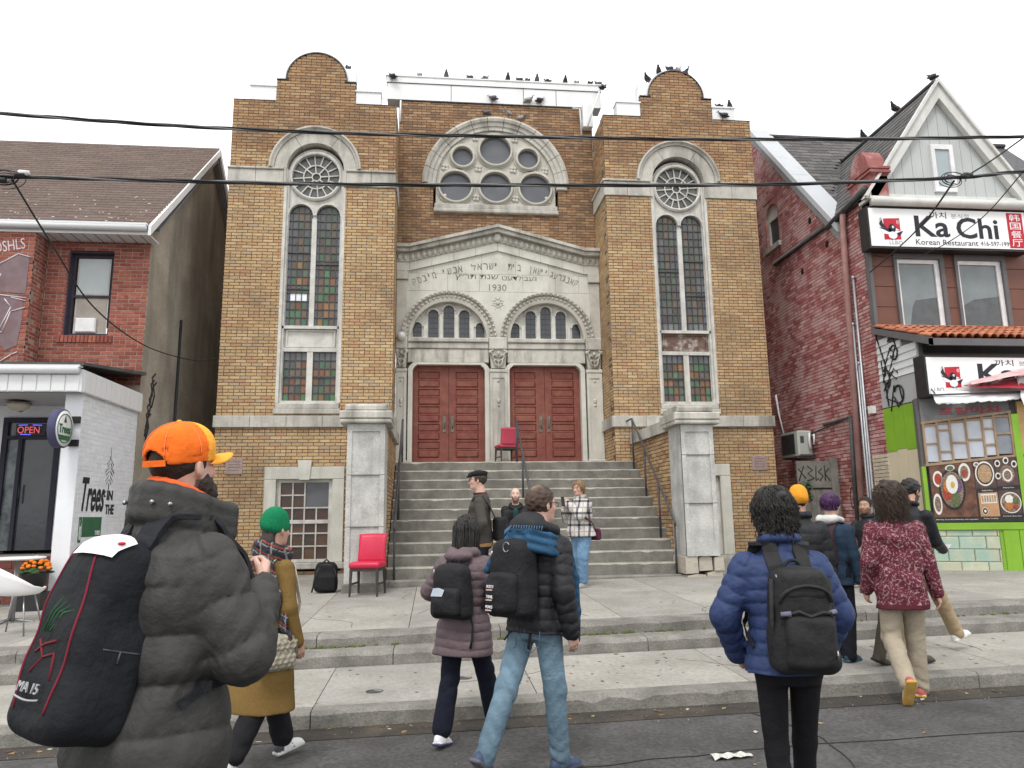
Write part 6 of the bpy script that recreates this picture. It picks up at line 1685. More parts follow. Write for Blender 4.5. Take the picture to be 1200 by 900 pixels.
# ------------------------------------------------------------------ red chairs and the bag by the wall
RC = mat('red_leatherette', (.55, .02, .065), (.47, .015, .05), 3, .4, .08, 80); DKW = mat('dark_wood_leg', (.045, .035, .03), (.03, .024, .02), 8, .5)
def chair(x, y, z, yaw, label, fabric=RC):
    t = thing('side_chair', label, 'chair', (x, y, z), 'red upholstered chairs')
    t.rotation_euler = (0, 0, yaw); WORG[t.name] = (0, 0, 0)
    mb = MB(); v = []; fs = []          # cushion with rounded edge
    rows_ = [(.0, .0), (.012, -.02), (.05, -.028), (.075, -.02), (.085, .0), (.09, .06)]
    def ring(in_, z_):
        a, b = .225-in_, .215-in_; r = .03; pts = []
        for cx_, cy_2, a0 in ((a-r, b-r, 0), (-a+r, b-r, 90), (-a+r, -b+r, 180), (a-r, -b+r, 270)):
            for k in range(4): q = R(a0+k*30); pts.append((cx_+r*math.cos(q), cy_2+r*math.sin(q), z_))
        return pts
    V = []
    for h_, i_ in ((.40, .01), (.41, -.004), (.45, -.008), (.475, .0), (.487, .02), (.49, .07)): V += ring(i_, h_)
    n = 16; mb.smooth = True
    mb.add(V, [(i*n+k, i*n+(k+1) % n, (i+1)*n+(k+1) % n, (i+1)*n+k) for i in range(5) for k in range(n)]+[tuple(range(5*n, 6*n)), tuple(range(n-1, -1, -1))])
    mb.build('seat', fabric, t)
    mb = MB(); V = []
    for j in range(9):
        s = j/8; zz_ = .46+.43*s; yb = -.20-.02*s-.06*s*s; hw = .215-.012*math.sin(s*3.1)+.0*s
        th = .022+.012*math.sin(s*PI)
        for k in range(9):
            u = -1+2*k/8; V.append((hw*u, yb+th-.018*(1-u*u), zz_+(-.012*u*u if j == 8 else 0)))
        for k in range(8, -1, -1):
            u = -1+2*k/8; V.append((hw*u, yb-th*.6-.018*(1-u*u), zz_+(-.012*u*u if j == 8 else 0)))
    n = 18; mb.smooth = True
    mb.add(V, [(i*n+k, i*n+(k+1) % n, (i+1)*n+(k+1) % n, (i+1)*n+k) for i in range(8) for k in range(n)]+[tuple(range(8*n, 9*n)), tuple(range(n-1, -1, -1))])
    mb.build('backrest', fabric, t)
    mb = MB()
    for s in (-1, 1): mb.box(s*.205-.012, s*.205+.012, -.19, .19, .355, .40)
    mb.box(-.2, .2, .175, .2, .355, .40); mb.box(-.2, .2, -.2, -.175, .355, .40); mb.build('apron', DKW, t)
    mb = MB()
    for s in (-1, 1): mb.box(s*.2-.01, s*.2+.01, -.19, .18, .16, .185)
    mb.build('stretcher', DKW, t)
    for sx in (-1, 1):
        for sy in (-1, 1):
            q = MB(); x0, y0 = sx*.195, sy*.185; dx, dy = sx*.01, sy*.02 if sy > 0 else -.05
            q.add([(x0-.02, y0-.02, .40), (x0+.02, y0-.02, .40), (x0+.02, y0+.02, .40), (x0-.02, y0+.02, .40), (x0+dx-.012, y0+dy-.012, 0), (x0+dx+.012, y0+dy-.012, 0), (x0+dx+.012, y0+dy+.012, 0), (x0+dx-.012, y0+dy+.012, 0)],
                  [(0, 1, 2, 3), (7, 6, 5, 4), (0, 4, 5, 1), (1, 5, 6, 2), (2, 6, 7, 3), (3, 7, 4, 0)])
            q.build('leg', DKW, t)
    return t
chair(-.98, 11.45, g(-1)+.48, PI+.15-.35, 'red chair facing the street before the grey pier')
ch2 = chair(1.53, 15.75, 2.672, .25, 'red chair turned backwards between the doors on the landing', mat('faded_red_leatherette', (.48, .06, .10), (.42, .05, .085), 3, .45, .08, 80))
ch2.scale = (.9, .9, .86)
# ------------------------------------------------------------------ figure modelling: signed distance fields meshed as surface nets
NP = np
def V3(*a): return np.array(a, dtype=np.float64)
def rotm(ax, a):
    c, s = math.cos(a), math.sin(a)
    return {'x': np.array([[1, 0, 0], [0, c, -s], [0, s, c]]), 'y': np.array([[c, 0, s], [0, 1, 0], [-s, 0, c]]), 'z': np.array([[c, -s, 0], [s, c, 0], [0, 0, 1]])}[ax]
class Prim:
    # f(points)->distance, bounding sphere (c, r), blend radius k, mode + or -
    def __init__(s, f, c, r, k=.02, sub=False): s.f, s.c, s.r, s.k, s.sub = f, np.asarray(c, float), r, k, sub
def quilt(s, p, a): return a*(np.power(np.abs(np.sin(PI*s/p))+1e-4, .42)-.55)
def wob(P, a, f, ph=0.):
    return a*(np.sin(P[:, 0]*f+ph+2.1*np.sin(P[:, 2]*f*.6))+np.sin(P[:, 1]*f*1.1-P[:, 2]*f*.7+ph*2)+.7*np.sin(P[:, 2]*f*1.7+P[:, 0]*f*.5+ph*3))
def cap(a, b, ra, rb, k=.02, q=None, sub=False, folds=None):
    a, b = np.asarray(a, float), np.asarray(b, float); ab = b-a; L2 = max(1e-9, ab@ab); L_ = math.sqrt(L2)
    e1 = np.cross(ab, V3(.31, .83, .46)); e1 /= np.linalg.norm(e1)+1e-9; e2 = np.cross(ab, e1); e2 /= np.linalg.norm(e2)+1e-9
    def f(P):
        t = np.clip((P-a)@ab/L2, 0, 1); d = np.linalg.norm(P-a-t[:, None]*ab, axis=1)-(ra+(rb-ra)*t)
        if q:
            W_ = P-a-t[:, None]*ab; an = np.arctan2(W_@e1, W_@e2); sg = np.abs(np.sin(PI*(t*L_+q[2])/q[0]))
            d = d-quilt(t*L_+q[2]+.006*np.sin(an*3+t*9), q[0], q[1])-q[1]*.20*np.sin(an*11+4*np.sin(t*13+an)+t*31)*np.exp(-sg*2.2)-q[1]*.10*np.sin(an*5+t*23)
        if folds:      # cloth creases, strongest near the given end
            w_ = folds[2](t) if callable(folds[2]) else folds[2]
            ph = t*L_*folds[1]*.8+2.6*np.sin(P[:, 0]*19+P[:, 2]*5)+1.8*np.sin(P[:, 1]*23-P[:, 2]*9)
            d = d-folds[0]*(np.abs(np.sin(ph*.5))*1.6-1)*w_*(.55+.45*np.sin(P[:, 2]*8+P[:, 0]*13+P[:, 1]*9))
        return d
    return Prim(f, (a+b)/2, L_/2+max(ra, rb)+.02, k, sub)
def ell(c, r, k=.02, rot=None, sub=False):
    c, r = np.asarray(c, float), np.asarray(r, float); RT = rot.T if rot is not None else None
    def f(P):
        q = P-c
        if RT is not None: q = q@RT.T
        k0 = np.linalg.norm(q/r, axis=1); k1 = np.linalg.norm(q/(r*r), axis=1)+1e-9
        return k0*(k0-1)/k1
    return Prim(f, c, r.max(), k, sub)
def rbox(c, h, rr, k=.02, rot=None, taper=0., sub=False, bulge=0.):
    c, h = np.asarray(c, float), np.asarray(h, float); RT = rot.T if rot is not None else None
    def f(P):
        q = P-c
        if RT is not None: q = q@RT.T
        hh = h-rr; sc = 1-taper*np.clip(q[:, 2]/h[2], -1, 1) if taper else 1.
        dx = np.abs(q[:, 0])/sc-hh[0]; dy = np.abs(q[:, 1]+(bulge*np.cos(np.clip(q[:, 2]/h[2], -1, 1)*1.4)*(q[:, 1] < 0) if bulge else 0))-hh[1]; dz = np.abs(q[:, 2])-hh[2]
        m = np.stack([dx, dy, dz], 1)
        return np.linalg.norm(np.maximum(m, 0), axis=1)+np.minimum(m.max(1), 0)-rr
    return Prim(f, c, np.linalg.norm(h)*1.15, k, sub)
def prof(M_, o, rows, k=.03, q=None, ex=2.3, fold=None, z0=None, z1=None, rnd=.02):
    # stack of super-ellipses in a frame (M_, o): rows (z, rx, ry, yoff)
    rows = np.array(rows, float); o = np.asarray(o, float)
    za = rows[0, 0] if z0 is None else z0; zb = rows[-1, 0] if z1 is None else z1
    def f(P):
        Q = (P-o)@M_; z = Q[:, 2]
        rx = np.interp(z, rows[:, 0], rows[:, 1]); ry = np.interp(z, rows[:, 0], rows[:, 2]); yo = np.interp(z, rows[:, 0], rows[:, 3])
        x, y = np.abs(Q[:, 0])/rx, np.abs(Q[:, 1]-yo)/ry
        g_ = (x**ex+y**ex+1e-9)**(1/ex); d = (g_-1)*np.minimum(rx, ry)
        if q:
            an = np.arctan2(Q[:, 0], Q[:, 1]); sg = np.abs(np.sin(PI*(z+q[2])/q[0]))
            d = d-quilt(z+q[2]+.008*np.sin(Q[:, 0]*14), q[0], q[1])-q[1]*.22*np.sin(an*24+3*np.sin(z*21+an*2))*np.exp(-sg*2.2)-q[1]*.12*np.sin(an*9+z*17)
        if fold: d = d-wob(Q, fold[0], fold[1])
        e = np.maximum(za-z, z-zb)
        return np.maximum(d, e)+ np.maximum(0, rnd-np.hypot(np.minimum(d+rnd, 0)*0+np.maximum(d+rnd, 0), np.maximum(e+rnd, 0)))*0
    zm = (za+zb)/2; c = o+M_@V3(0, 0, zm)
    return Prim(f, c, math.hypot((zb-za)/2, max(rows[:, 1].max(), rows[:, 2].max()))+.04, k)
def sdf_mesh(prims, h, lo, hi):
    lo, hi = np.asarray(lo, float), np.asarray(hi, float); B = 8
    n = np.maximum(1, np.ceil((hi-lo)/(h*B)).astype(int)); N = n*B+1
    gi = np.stack(np.meshgrid(*[np.arange(m) for m in n], indexing='ij'), -1).reshape(-1, 3)
    bc = lo+(gi+.5)*B*h; bR = B*h*.87
    def ev(P, BC=None, bRr=0.):
        # P (nb, m, 3)
        D = np.full(P.shape[:2], .5)
        for p in prims:
            if BC is not None:
                msk = np.linalg.norm(BC-p.c, axis=1) < p.r+bRr+p.k+.05
                if not msk.any(): continue
                d = p.f(P[msk].reshape(-1, 3)).reshape(-1, P.shape[1]); o = D[msk]
            else: d = p.f(P.reshape(-1, 3)).reshape(P.shape[:2]); o = D; msk = None
            k = p.k
            if p.sub: t = np.clip(.5-.5*(o+d)/k, 0, 1); r = o*(1-t)-d*t+k*t*(1-t)
            else: t = np.clip(.5+.5*(o-d)/k, 0, 1); r = o*(1-t)+d*t-k*t*(1-t)
            if msk is None: D = r
            else: D[msk] = r
        return D
    Dc = ev(bc[:, None, :])[:, 0]
    act = np.abs(Dc) < bR*1.35+.03
    G = np.empty(tuple(N), dtype=np.float32)
    for (i, j, k), d in zip(gi, Dc): G[i*B:(i+1)*B+1, j*B:(j+1)*B+1, k*B:(k+1)*B+1] = .1 if d > 0 else -.1
    ga = gi[act]; ii = np.arange(B+1); loc = np.stack(np.meshgrid(ii, ii, ii, indexing='ij'), -1).reshape(-1, 3)
    for s in range(0, len(ga), 400):
        gs = ga[s:s+400]; P = lo+(gs[:, None, :]*B+loc[None])*h
        D = ev(P, lo+(gs+.5)*B*h, bR)
        for (i, j, k), d in zip(gs, D): G[i*B:(i+1)*B+1, j*B:(j+1)*B+1, k*B:(k+1)*B+1] = d.reshape(B+1, B+1, B+1)
    neg = G < 0
    c8 = [neg[a:N[0]-1+a, b:N[1]-1+b, c:N[2]-1+c] for a in (0, 1) for b in (0, 1) for c in (0, 1)]
    anyn = c8[0].copy(); alln = c8[0].copy()
    for c in c8[1:]: anyn |= c; alln &= c
    cell = anyn & ~alln; idx = np.argwhere(cell)
    vid = np.full(cell.shape, -1, dtype=np.int64); vid[cell] = np.arange(len(idx))
    acc = np.zeros((len(idx), 3)); cnt = np.zeros(len(idx))
    offs = [(a, b, c) for a in (0, 1) for b in (0, 1) for c in (0, 1)]
    for a in offs:
        for ax in range(3):
            if a[ax]: continue
            b = list(a); b[ax] = 1
            va = G[idx[:, 0]+a[0], idx[:, 1]+a[1], idx[:, 2]+a[2]]; vb = G[idx[:, 0]+b[0], idx[:, 1]+b[1], idx[:, 2]+b[2]]
            m = (va < 0) != (vb < 0); t = np.where(m, va/np.where(m, va-vb, 1), 0)
            p = np.repeat(np.array(a, float)[None], len(idx), 0); p[:, ax] += t
            acc[m] += p[m]; cnt[m] += 1
    verts = lo+(idx+acc/np.maximum(cnt, 1)[:, None])*h
    faces = []
    for ax in range(3):
        u, v = [(1, 2), (2, 0), (0, 1)][ax]
        sl0 = [slice(0, None)]*3; sl1 = [slice(0, None)]*3
        sl0[ax] = slice(0, N[ax]-1); sl1[ax] = slice(1, N[ax])
        e = np.argwhere(neg[tuple(sl0)] != neg[tuple(sl1)])
        ok = (e[:, u] > 0) & (e[:, v] > 0) & (e[:, u] < N[u]-1) & (e[:, v] < N[v]-1); e = e[ok]
        if not len(e): continue
        du = np.zeros(3, int); du[u] = 1; dv = np.zeros(3, int); dv[v] = 1
        q = [vid[tuple((e-x).T)] for x in (du*0, du, du+dv, dv)]
        F = np.stack(q, 1); fl = ~neg[tuple(e.T)]; F[fl] = F[fl][:, ::-1]
        faces.append(F[:, ::-1] if False else F)
    F = np.concatenate(faces); return verts, F
def np_mesh(name, v, F, tint, mt, smooth=True):
    me = bpy.data.meshes.new(name); v = np.asarray(v, np.float32); F = np.asarray(F)
    me.vertices.add(len(v)); me.vertices.foreach_set('co', v.ravel())
    me.loops.add(F.size); me.loops.foreach_set('vertex_index', F.ravel().astype(np.int32))
    me.polygons.add(len(F)); me.polygons.foreach_set('loop_start', np.arange(0, F.size, F.shape[1], dtype=np.int32))
    try: me.polygons.foreach_set('loop_total', np.full(len(F), F.shape[1], dtype=np.int32))
    except Exception: pass
    me.polygons.foreach_set('use_smooth', np.full(len(F), smooth)); me.update(calc_edges=True)
    at = me.attributes.new('tint', 'FLOAT_COLOR', 'POINT')
    t = np.ones((len(v), 4), np.float32); t[:, :3] = tint; at.data.foreach_set('color', t.ravel())
    me.materials.append(mt); me.validate(); return me
def sobj(name, prims, h, mt, parent=None, tint=(1, 1, 1), colf=None, pad=.03, relax=1, zmin=None):
    lo = np.min([p.c-p.r for p in prims if not p.sub], 0)-pad; hi = np.max([p.c+p.r for p in prims if not p.sub], 0)+pad
    if zmin is not None: lo[2] = max(lo[2], zmin)
    v, F = sdf_mesh(prims, h, lo, hi)
    for _ in range(relax):     # gentle smoothing of the net
        a = np.zeros_like(v); c = np.zeros(len(v))
        for i in range(4):
            j = F[:, i]; k = F[:, (i+1) % 4]
            np.add.at(a, j, v[k]); np.add.at(c, j, 1); np.add.at(a, k, v[j]); np.add.at(c, k, 1)
        v = v*.5+.5*a/np.maximum(c, 1)[:, None]
    t = colf(v) if colf else np.tile(np.array(tint, float), (len(v), 1))
    me = np_mesh(name, v, F, t, mt); o = bpy.data.objects.new(name, me); COL.objects.link(o)
    if parent is not None: o.parent = parent
    return o
CL = {'nylon': mat('matt_nylon', (1, 1, 1), (.86, .86, .86), 14, .62, .5, 17, tint=True, spec=.28), 'wool': mat('woollen_cloth', (1, 1, 1), (.82, .82, .82), 60, .95, .35, 260, tint=True, spec=.15),
      'denim': mat('denim_cloth', (1, 1, 1), (.80, .82, .84), 9, .9, .5, 34, tint=True, fine=.15, spec=.2), 'cotton': mat('cotton_cloth', (1, 1, 1), (.86, .86, .86), 12, .9, .4, 30, tint=True, spec=.2),
      'skin': mat('skin', (1, 1, 1), (.92, .90, .89), 40, .5, .05, 180, tint=True, spec=.35), 'hair': mat('hair_strands', (1, 1, 1), (.6, .6, .6), 70, .5, .4, 160, tint=True, spec=.4),
      'shoe': mat('shoe_leather', (1, 1, 1), (.9, .9, .9), 20, .55, .1, 80, tint=True), 'pack': mat('pack_fabric', (1, 1, 1), (.8, .8, .8), 30, .75, .45, 26, tint=True, spec=.25)}
EYEW = mat('eye_white', (.42, .40, .38), None, 5, .25); EYED = mat('eye_dark', (.03, .02, .015), None, 5, .2); GLS = mat('spectacle_frame', (.03, .03, .035), None, 5, .35)
SKIN_L, SKIN_P, SKIN_D = (.56, .33, .25), (.60, .38, .30), (.12, .06, .04)
def ik(a, t, l1, l2, pole):
    a, t, pole = np.asarray(a, float), np.asarray(t, float), np.asarray(pole, float)
    d = t-a; L_ = np.linalg.norm(d); m = (l1+l2)*.9995
    if L_ > m: t = a+d/L_*m; d = t-a; L_ = m
    u = d/L_; x = (l1*l1-l2*l2+L_*L_)/(2*L_); hgt = math.sqrt(max(0, l1*l1-x*x)); p = pole-u*(pole@u); p /= np.linalg.norm(p)+1e-9
    return a+u*x+p*hgt, t
class Fig: pass
def hug(F, pts, off=.01, lo=-1e9):
    # press a strap onto the garment below it
    P = np.array([tuple(p) for p in pts], float)
    def ev(Q):
        D = np.full(len(Q), 1.)
        for p in F.jp:
            d = p.f(Q); t = np.clip(.5+.5*(D-d)/p.k, 0, 1); D = D*(1-t)+d*t-p.k*t*(1-t)
        return D
    for _ in range(5):
        d = ev(P); G = np.stack([(ev(P+e)-ev(P-e))/.008 for e in np.eye(3)*.004], 1); G /= np.linalg.norm(G, axis=1)[:, None]+1e-6
        P = P-(np.clip(d-off, -.08, .08)*.8)[:, None]*G
    return [Vector(p) for p in P]
def skeleton(H=1.75, pel=(0, 0), drop=0., lean=0., side=0., feet=None, hands=None, hyaw=0., hpitch=0., elbows=None, wide=0., tilt=0., seat=None, knees=None, sh=1., hs=1.):
    s = H/1.75; F = Fig(); F.s = s; F.hs = s*hs
    F.P = V3(pel[0], pel[1], (.93*s-drop) if seat is None else seat)
    F.MT = rotm('x', -R(lean))@rotm('y', R(side)); T = lambda x, y, z: F.P+F.MT@V3(x*s, y*s, z*s); F.T = T
    F.hip = [T(-.088, 0, -.03), T(.088, 0, -.03)]
    F.sho = [T(-.178*sh, -.005, .455), T(.178*sh, -.005, .455)]
    F.neck = T(0, -.01, .50); F.MH = F.MT@rotm('x', R(lean)*.8)@rotm('z', -R(hyaw))@rotm('x', -R(hpitch))@rotm('y', R(tilt)); F.head = T(0, .0, .60)+F.MH@V3(0, .018*s, .115*s)
    fd = feet or ((-.1, 0, 0, 0, -6), (.1, 0, 0, 0, 6))   # x, y, lift, pitch, toe-out
    F.ank, F.knee, F.foot = [], [], []
    for i, f in enumerate(fd):
        a = V3(f[0]*s, f[1]*s, f[2]*s+.075*s+.07*s*math.sin(R(max(0, f[3])))); a[2] += 0
        pole = V3((knees or (0, 0))[i], 1, .25)
        k, a = ik(F.hip[i], a, .415*s, .415*s, pole); F.knee.append(k); F.ank.append(a); F.foot.append((f[3], f[4]))
    F.elb, F.wri, F.hd = [], [], []
    hn = hands or ((-.27, .03, -.10), (.27, .03, -.10))
    el = elbows or ((-.4, -1, -.1), (.4, -1, -.1))
    for i in (0, 1):
        t = F.P+F.MT@(np.array(hn[i][:3])*s); e, w_ = ik(F.sho[i], t, .285*s, .255*s, F.MT@np.array(el[i], float)); F.elb.append(e); F.wri.append(w_)
        d = (w_-e)/np.linalg.norm(w_-e); F.hd.append(d)
    return F
def hand_prims(F, i, curl=.5, pn=None, thumb=.6):
    s = F.s; d = F.hd[i]; w_ = F.wri[i]; sg = -1 if i == 0 else 1
    n = np.asarray(pn, float) if pn is not None else V3(-sg, .2, 0)      # palm faces the thigh by default
    n = n-d*(n@d); n /= np.linalg.norm(n); x = np.cross(d, n)*(1 if i == 1 else -1)     # towards the thumb
    P_ = lambda a, b, c: w_+(x*a+d*b+n*c)*s
    rot = np.stack([x, d, n], 1); pr = [cap(w_-d*.03*s, P_(0, .03, 0), .026*s, .027*s, .012), rbox(P_(.002, .058, .002), (.039*s, .042*s, .0155*s), .013*s, .012, rot)]
    for k, (fx, L_, r) in enumerate(((.029, .068, .0088), (.0095, .076, .0092), (-.010, .071, .0088), (-.028, .056, .0078))):
        p = P_(fx, .092-.004*abs(k-1), 0); a = curl*(.55+.1*k)
        for j, q in enumerate((.45, .32, .25)):
            dr = d*math.cos(a)+n*math.sin(a)+x*(.04*(1.5-k)*(1-curl)); e = p+dr*L_*q*s
            pr.append(cap(p, e, r*s*(1-.08*j), r*s*(.93-.08*j), .004)); p = e; a += curl*(.95 if j == 0 else .7)
    p = P_(.03, .022, .004); q = P_(.052, .05, .012+.012*thumb); e = P_(.052-.012*thumb, .082, .02+.02*thumb)
    return pr+[cap(p, q, .0125*s, .0105*s, .008), cap(q, e, .0102*s, .0085*s, .003)]
def head_prims(F, nose=1., jaw=1., ears=True):
    s = F.hs; M_, o = F.MH, F.head; p = lambda x, y, z: o+M_@(V3(x, y, z)*s)
    P = [ell(p(0, -.010, .026), np.array((.077, .098, .093))*s, .02, M_), ell(p(0, .026, -.036), np.array((.0625, .070, .080))*s, .03, M_), ell(p(0, .05, -.083), np.array((.042*jaw, .036, .032))*s, .025, M_),
         ell(p(0, .072, -.098), np.array((.02*jaw, .018, .018))*s, .02, M_), cap(p(0, -.02, -.05), F.neck+F.MT@V3(0, -.012, -.03)*s, .057*s, .066*s, .03)]
    for sg in (-1, 1):
        P += [ell(p(sg*.041, .066, -.022), np.array((.022, .018, .02))*s, .02, M_)]
        P += [ell(p(sg*.032, .099, .006), np.array((.019, .016, .013))*s, .014, M_, sub=True)]
        P += [cap(p(sg*.012, .086, .026), p(sg*.044, .074, .024), .009*s, .008*s, .014)]
        if ears: P += [ell(p(sg*.079, -.006, -.006), np.array((.010, .020, .033))*s, .008, M_@rotm('z', sg*.45)), ell(p(sg*.090, -.0, -.002), np.array((.006, .010, .018))*s, .006, M_@rotm('z', sg*.45), sub=True)]
        P += [ell(p(sg*.0105, .103, -.032), np.array((.0085, .009, .008))*s, .006, M_)]
    P += [cap(p(0, .084, .014), p(0, .108*(1+.06*(nose-1)), -.028), .008*s, .0115*s, .010), cap(p(-.019, .088, -.060), p(.019, .088, -.060), .006*s, .006*s, .008), cap(p(-.014, .0865, -.069), p(.014, .0865, -.069), .0065*s, .0065*s, .008)]
    return P
def head_color(F, v, skin, brow=(.05, .03, .02), beard=None, lips=(.34, .13, .12), scalp=None, blush=0.):
    s = F.hs; q = (v-F.head)@F.MH/s; t = np.tile(np.array(skin, float), (len(v), 1))
    def blend(m, c, a): t[m] = t[m]*(1-a)+np.array(c)*a
    if blush: blend((q[:, 1] > .03) & (np.abs(q[:, 2]+.03) < .03) & (np.abs(q[:, 0]) > .02), (skin[0], skin[1]*.7, skin[2]*.7), blush)
    if scalp: blend((q[:, 2] > .0) & (q[:, 1] < .05-.9*np.maximum(0, .05-q[:, 2])) & (np.abs(q[:, 2]) < .2), scalp, .7)
    blend((q[:, 1] > .07) & (np.abs(np.abs(q[:, 0])-.032) < .020) & (np.abs(q[:, 2]-.028+.15*np.abs(np.abs(q[:, 0])-.03)) < .006), brow, .8)
    blend((q[:, 1] > .072) & (np.abs(q[:, 0]) < .022) & (np.abs(q[:, 2]+.065) < .009), lips, .75)
    if beard is not None:
        m = (q[:, 2] < -.040-.9*np.maximum(0, .0-q[:, 1])*0) & (q[:, 1] > -.015) & (q[:, 2] > -.16) & ~((np.abs(q[:, 0]) < .018) & (np.abs(q[:, 2]+.065) < .007) & (q[:, 1] > .07)) & ~((q[:, 2] > -.05) & (np.abs(q[:, 0]) < .03))
        blend(m & ((q[:, 2] < -.05) | (np.abs(q[:, 0]) > .045)), beard, .85)
    return t
def add_eyes(F, par):
    for sg in (-1, 1):
        c = F.head+F.MH@(V3(sg*.0315, .0800, .006)*F.hs); mb = MB(); mb.ball(tuple(c), .0125*F.hs, 10, 7); e = mb.build('eye', EYEW, par, (0, 0, 0)); e.location = (0, 0, 0)
        c2 = F.head+F.MH@(V3(sg*.0315, .0895, .006)*F.hs); mb = MB(); mb.ball(tuple(c2), .0056*F.hs, 8, 6); i = mb.build('iris', EYED, e, (0, 0, 0)); i.location = (0, 0, 0)
def glasses(F, par):
    mb = MB(); p = lambda x, y, z: tuple(F.head+F.MH@(V3(x, y, z)*F.hs))
    for sg in (-1, 1):
        mb.tube([p(sg*.033+.023*math.cos(t), .103, .004+.017*math.sin(t)) for t in np.linspace(0, 2*PI, 16, endpoint=False)], .002, 5, closed=True)
        mb.tube([p(sg*.056, .102, .01), p(sg*.08, .06, .014), p(sg*.083, -.005, .016), p(sg*.082, -.02, .0)], .0022, 5)
    mb.tube([p(-.01, .104, .008), p(.01, .104, .008)], .002, 5); o = mb.build('spectacles', GLS, par, (0, 0, 0)); o.location = (0, 0, 0)
def tubes_obj(name, paths, r, mt, par, tints, n=5):
    mb = MB()
    for i, p in enumerate(paths):
        mb.tint = tints[i % len(tints)]; L_ = len(p); mb.tube(p, [r*(1-.55*(k/(L_-1))**2) for k in range(L_)], n)
    o = mb.build(name, mt, par, (0, 0, 0)); o.location = (0, 0, 0); return o
def strands(F, par, n, length, r, tints, spread=.02, curl=0., seed=1, gravity=1., front=-.2, back=0., rmax=1.3, rootr=1.0, name='hair', steps=9):
    # locks that leave the scalp, bend down at once and stay inside the volume of the hair
    rnd = random.Random(seed); paths = []; C_ = V3(0, -.01, .02); E_ = np.array((.083, .104, .1))
    hp = lambda q: F.head+F.MH@(V3(*q)*F.hs)
    while len(paths) < n:
        a, u = rnd.uniform(0, 2*PI), rnd.uniform(-.35, 1); c = math.sqrt(max(0, 1-u*u)); d = V3(c*math.cos(a), c*math.sin(a), u)
        if d[1] > front+.9*u or (u < .1 and d[1] > -.1): continue
        p = C_+d*E_*rootr*.98; out = d*V3(1, 1, .15); out /= np.linalg.norm(out)+1e-6
        dirv = d*.25+out*.55+V3(0, 0, -.35*gravity); pts = []; L_ = length*rnd.uniform(.75, 1.1); st = L_/steps; ph = rnd.uniform(0, 6.3); lim = rmax*rnd.uniform(.86, 1.03)
        for k in range(steps+1):
            pts.append(tuple(hp(p+V3(math.cos(ph+k*1.9), math.sin(ph+k*1.9), .6*math.cos(ph*2+k*1.7))*curl*min(1, k/2))))
            dirv = dirv*.70+V3(rnd.gauss(0, spread)*4, rnd.gauss(0, spread)*4-back*.1, -.36*gravity); dirv /= np.linalg.norm(dirv); q = p+dirv*st
            w_ = (q-C_)/E_; l2 = np.linalg.norm(w_)
            if q[2] > -.03:
                if l2 < rootr*1.02: w_ *= rootr*1.02/l2
                elif l2 > lim: w_ *= lim/l2
                q = C_+w_*E_
            else:
                rr_ = math.hypot(w_[0], w_[1])
                if rr_ > lim*.97: q[0] = C_[0]+w_[0]*lim*.97/rr_*E_[0]; q[1] = C_[1]+w_[1]*lim*.97/rr_*E_[1]
                elif q[2] > -.09 and rr_ < .98*min(rootr, 1.05): q[0] = C_[0]+w_[0]/rr_*E_[0]; q[1] = C_[1]+w_[1]/rr_*E_[1]
            p = q
        paths.append(pts)
    return tubes_obj(name, paths, r, CL['hair'], par, tints)
def hair_cap(F, par, col, t=.012, bottom=-.055, face=.0, noise=.003, h=.008, name='hair', extra=(), fr=95., thin=None):
    s = F.hs; p = lambda x, y, z: F.head+F.MH@(V3(x, y, z)*s); M_ = F.MH
    base = ell(p(0, -.012, .028), np.array((.078+t, .100+t, .094+t))*s, .02, M_); f0 = base.f
    def f(P):
        q = (P-F.head)@M_/s; d = f0(P)-wob(q, noise*s, fr)
        cutf = np.minimum((q[:, 1]-(.030+face+.55*np.maximum(0, q[:, 2]-.02))), (.078-q[:, 2]))   # open face
        d = np.maximum(d, cutf*s); return np.maximum(d, (bottom+.25*np.maximum(0, q[:, 1]+.03)-q[:, 2])*s)
    base.f = f
    def colf(v):
        q = (v-F.head)@M_/s; c = np.tile(np.array(col, float), (len(v), 1)); n_ = .78+.22*np.sin(q[:, 0]*160+7*np.sin(q[:, 2]*50)+q[:, 1]*60); c *= n_[:, None]
        if thin: m = np.exp(-((q[:, 0])**2+(q[:, 1]+.055)**2+(q[:, 2]-.115)**2)/.0012)[:, None]; c = c*(1-m*.75)+np.array(thin)*m*.75
        return c
    return sobj(name, [base]+list(extra), h*s, CL['hair'], par, colf=colf)

def body_base(name, label, loc, yaw, F, skin, h=.008, hands=(.5, .5), palm=(None, None), hc=None, group=None, jaw=1., nose=1., legs=True):
    s = F.s; T = F.T
    pr = head_prims(F, nose, jaw)
    pr += [prof(F.MT, F.P, np.array([(-.10, .13, .10, 0), (0, .155, .115, 0), (.12, .14, .098, 0), (.25, .148, .105, 0), (.38, .165, .112, 0), (.46, .14, .09, -.005), (.51, .075, .065, -.01), (.54, .05, .055, -.01)])*s, .03)]
    for i in (0, 1):
        pr += [cap(F.sho[i], F.elb[i], .048*s, .040*s, .03), cap(F.elb[i], F.wri[i], .040*s, .026*s, .015)]
        pr += [cap(F.hip[i], F.knee[i], .078*s, .052*s, .03), cap(F.knee[i], F.ank[i], .052*s, .036*s, .02)]
        pr += hand_prims(F, i, hands[i], palm[i])
    o = sobj(name, pr, h, CL['skin'], None, colf=lambda v: hc(v) if hc else head_color(F, v, skin))
    o.location = loc; o.rotation_euler = (0, 0, -R(yaw)); tag(o, label, 'person', group); WORG[o.name] = (0, 0, 0); return o
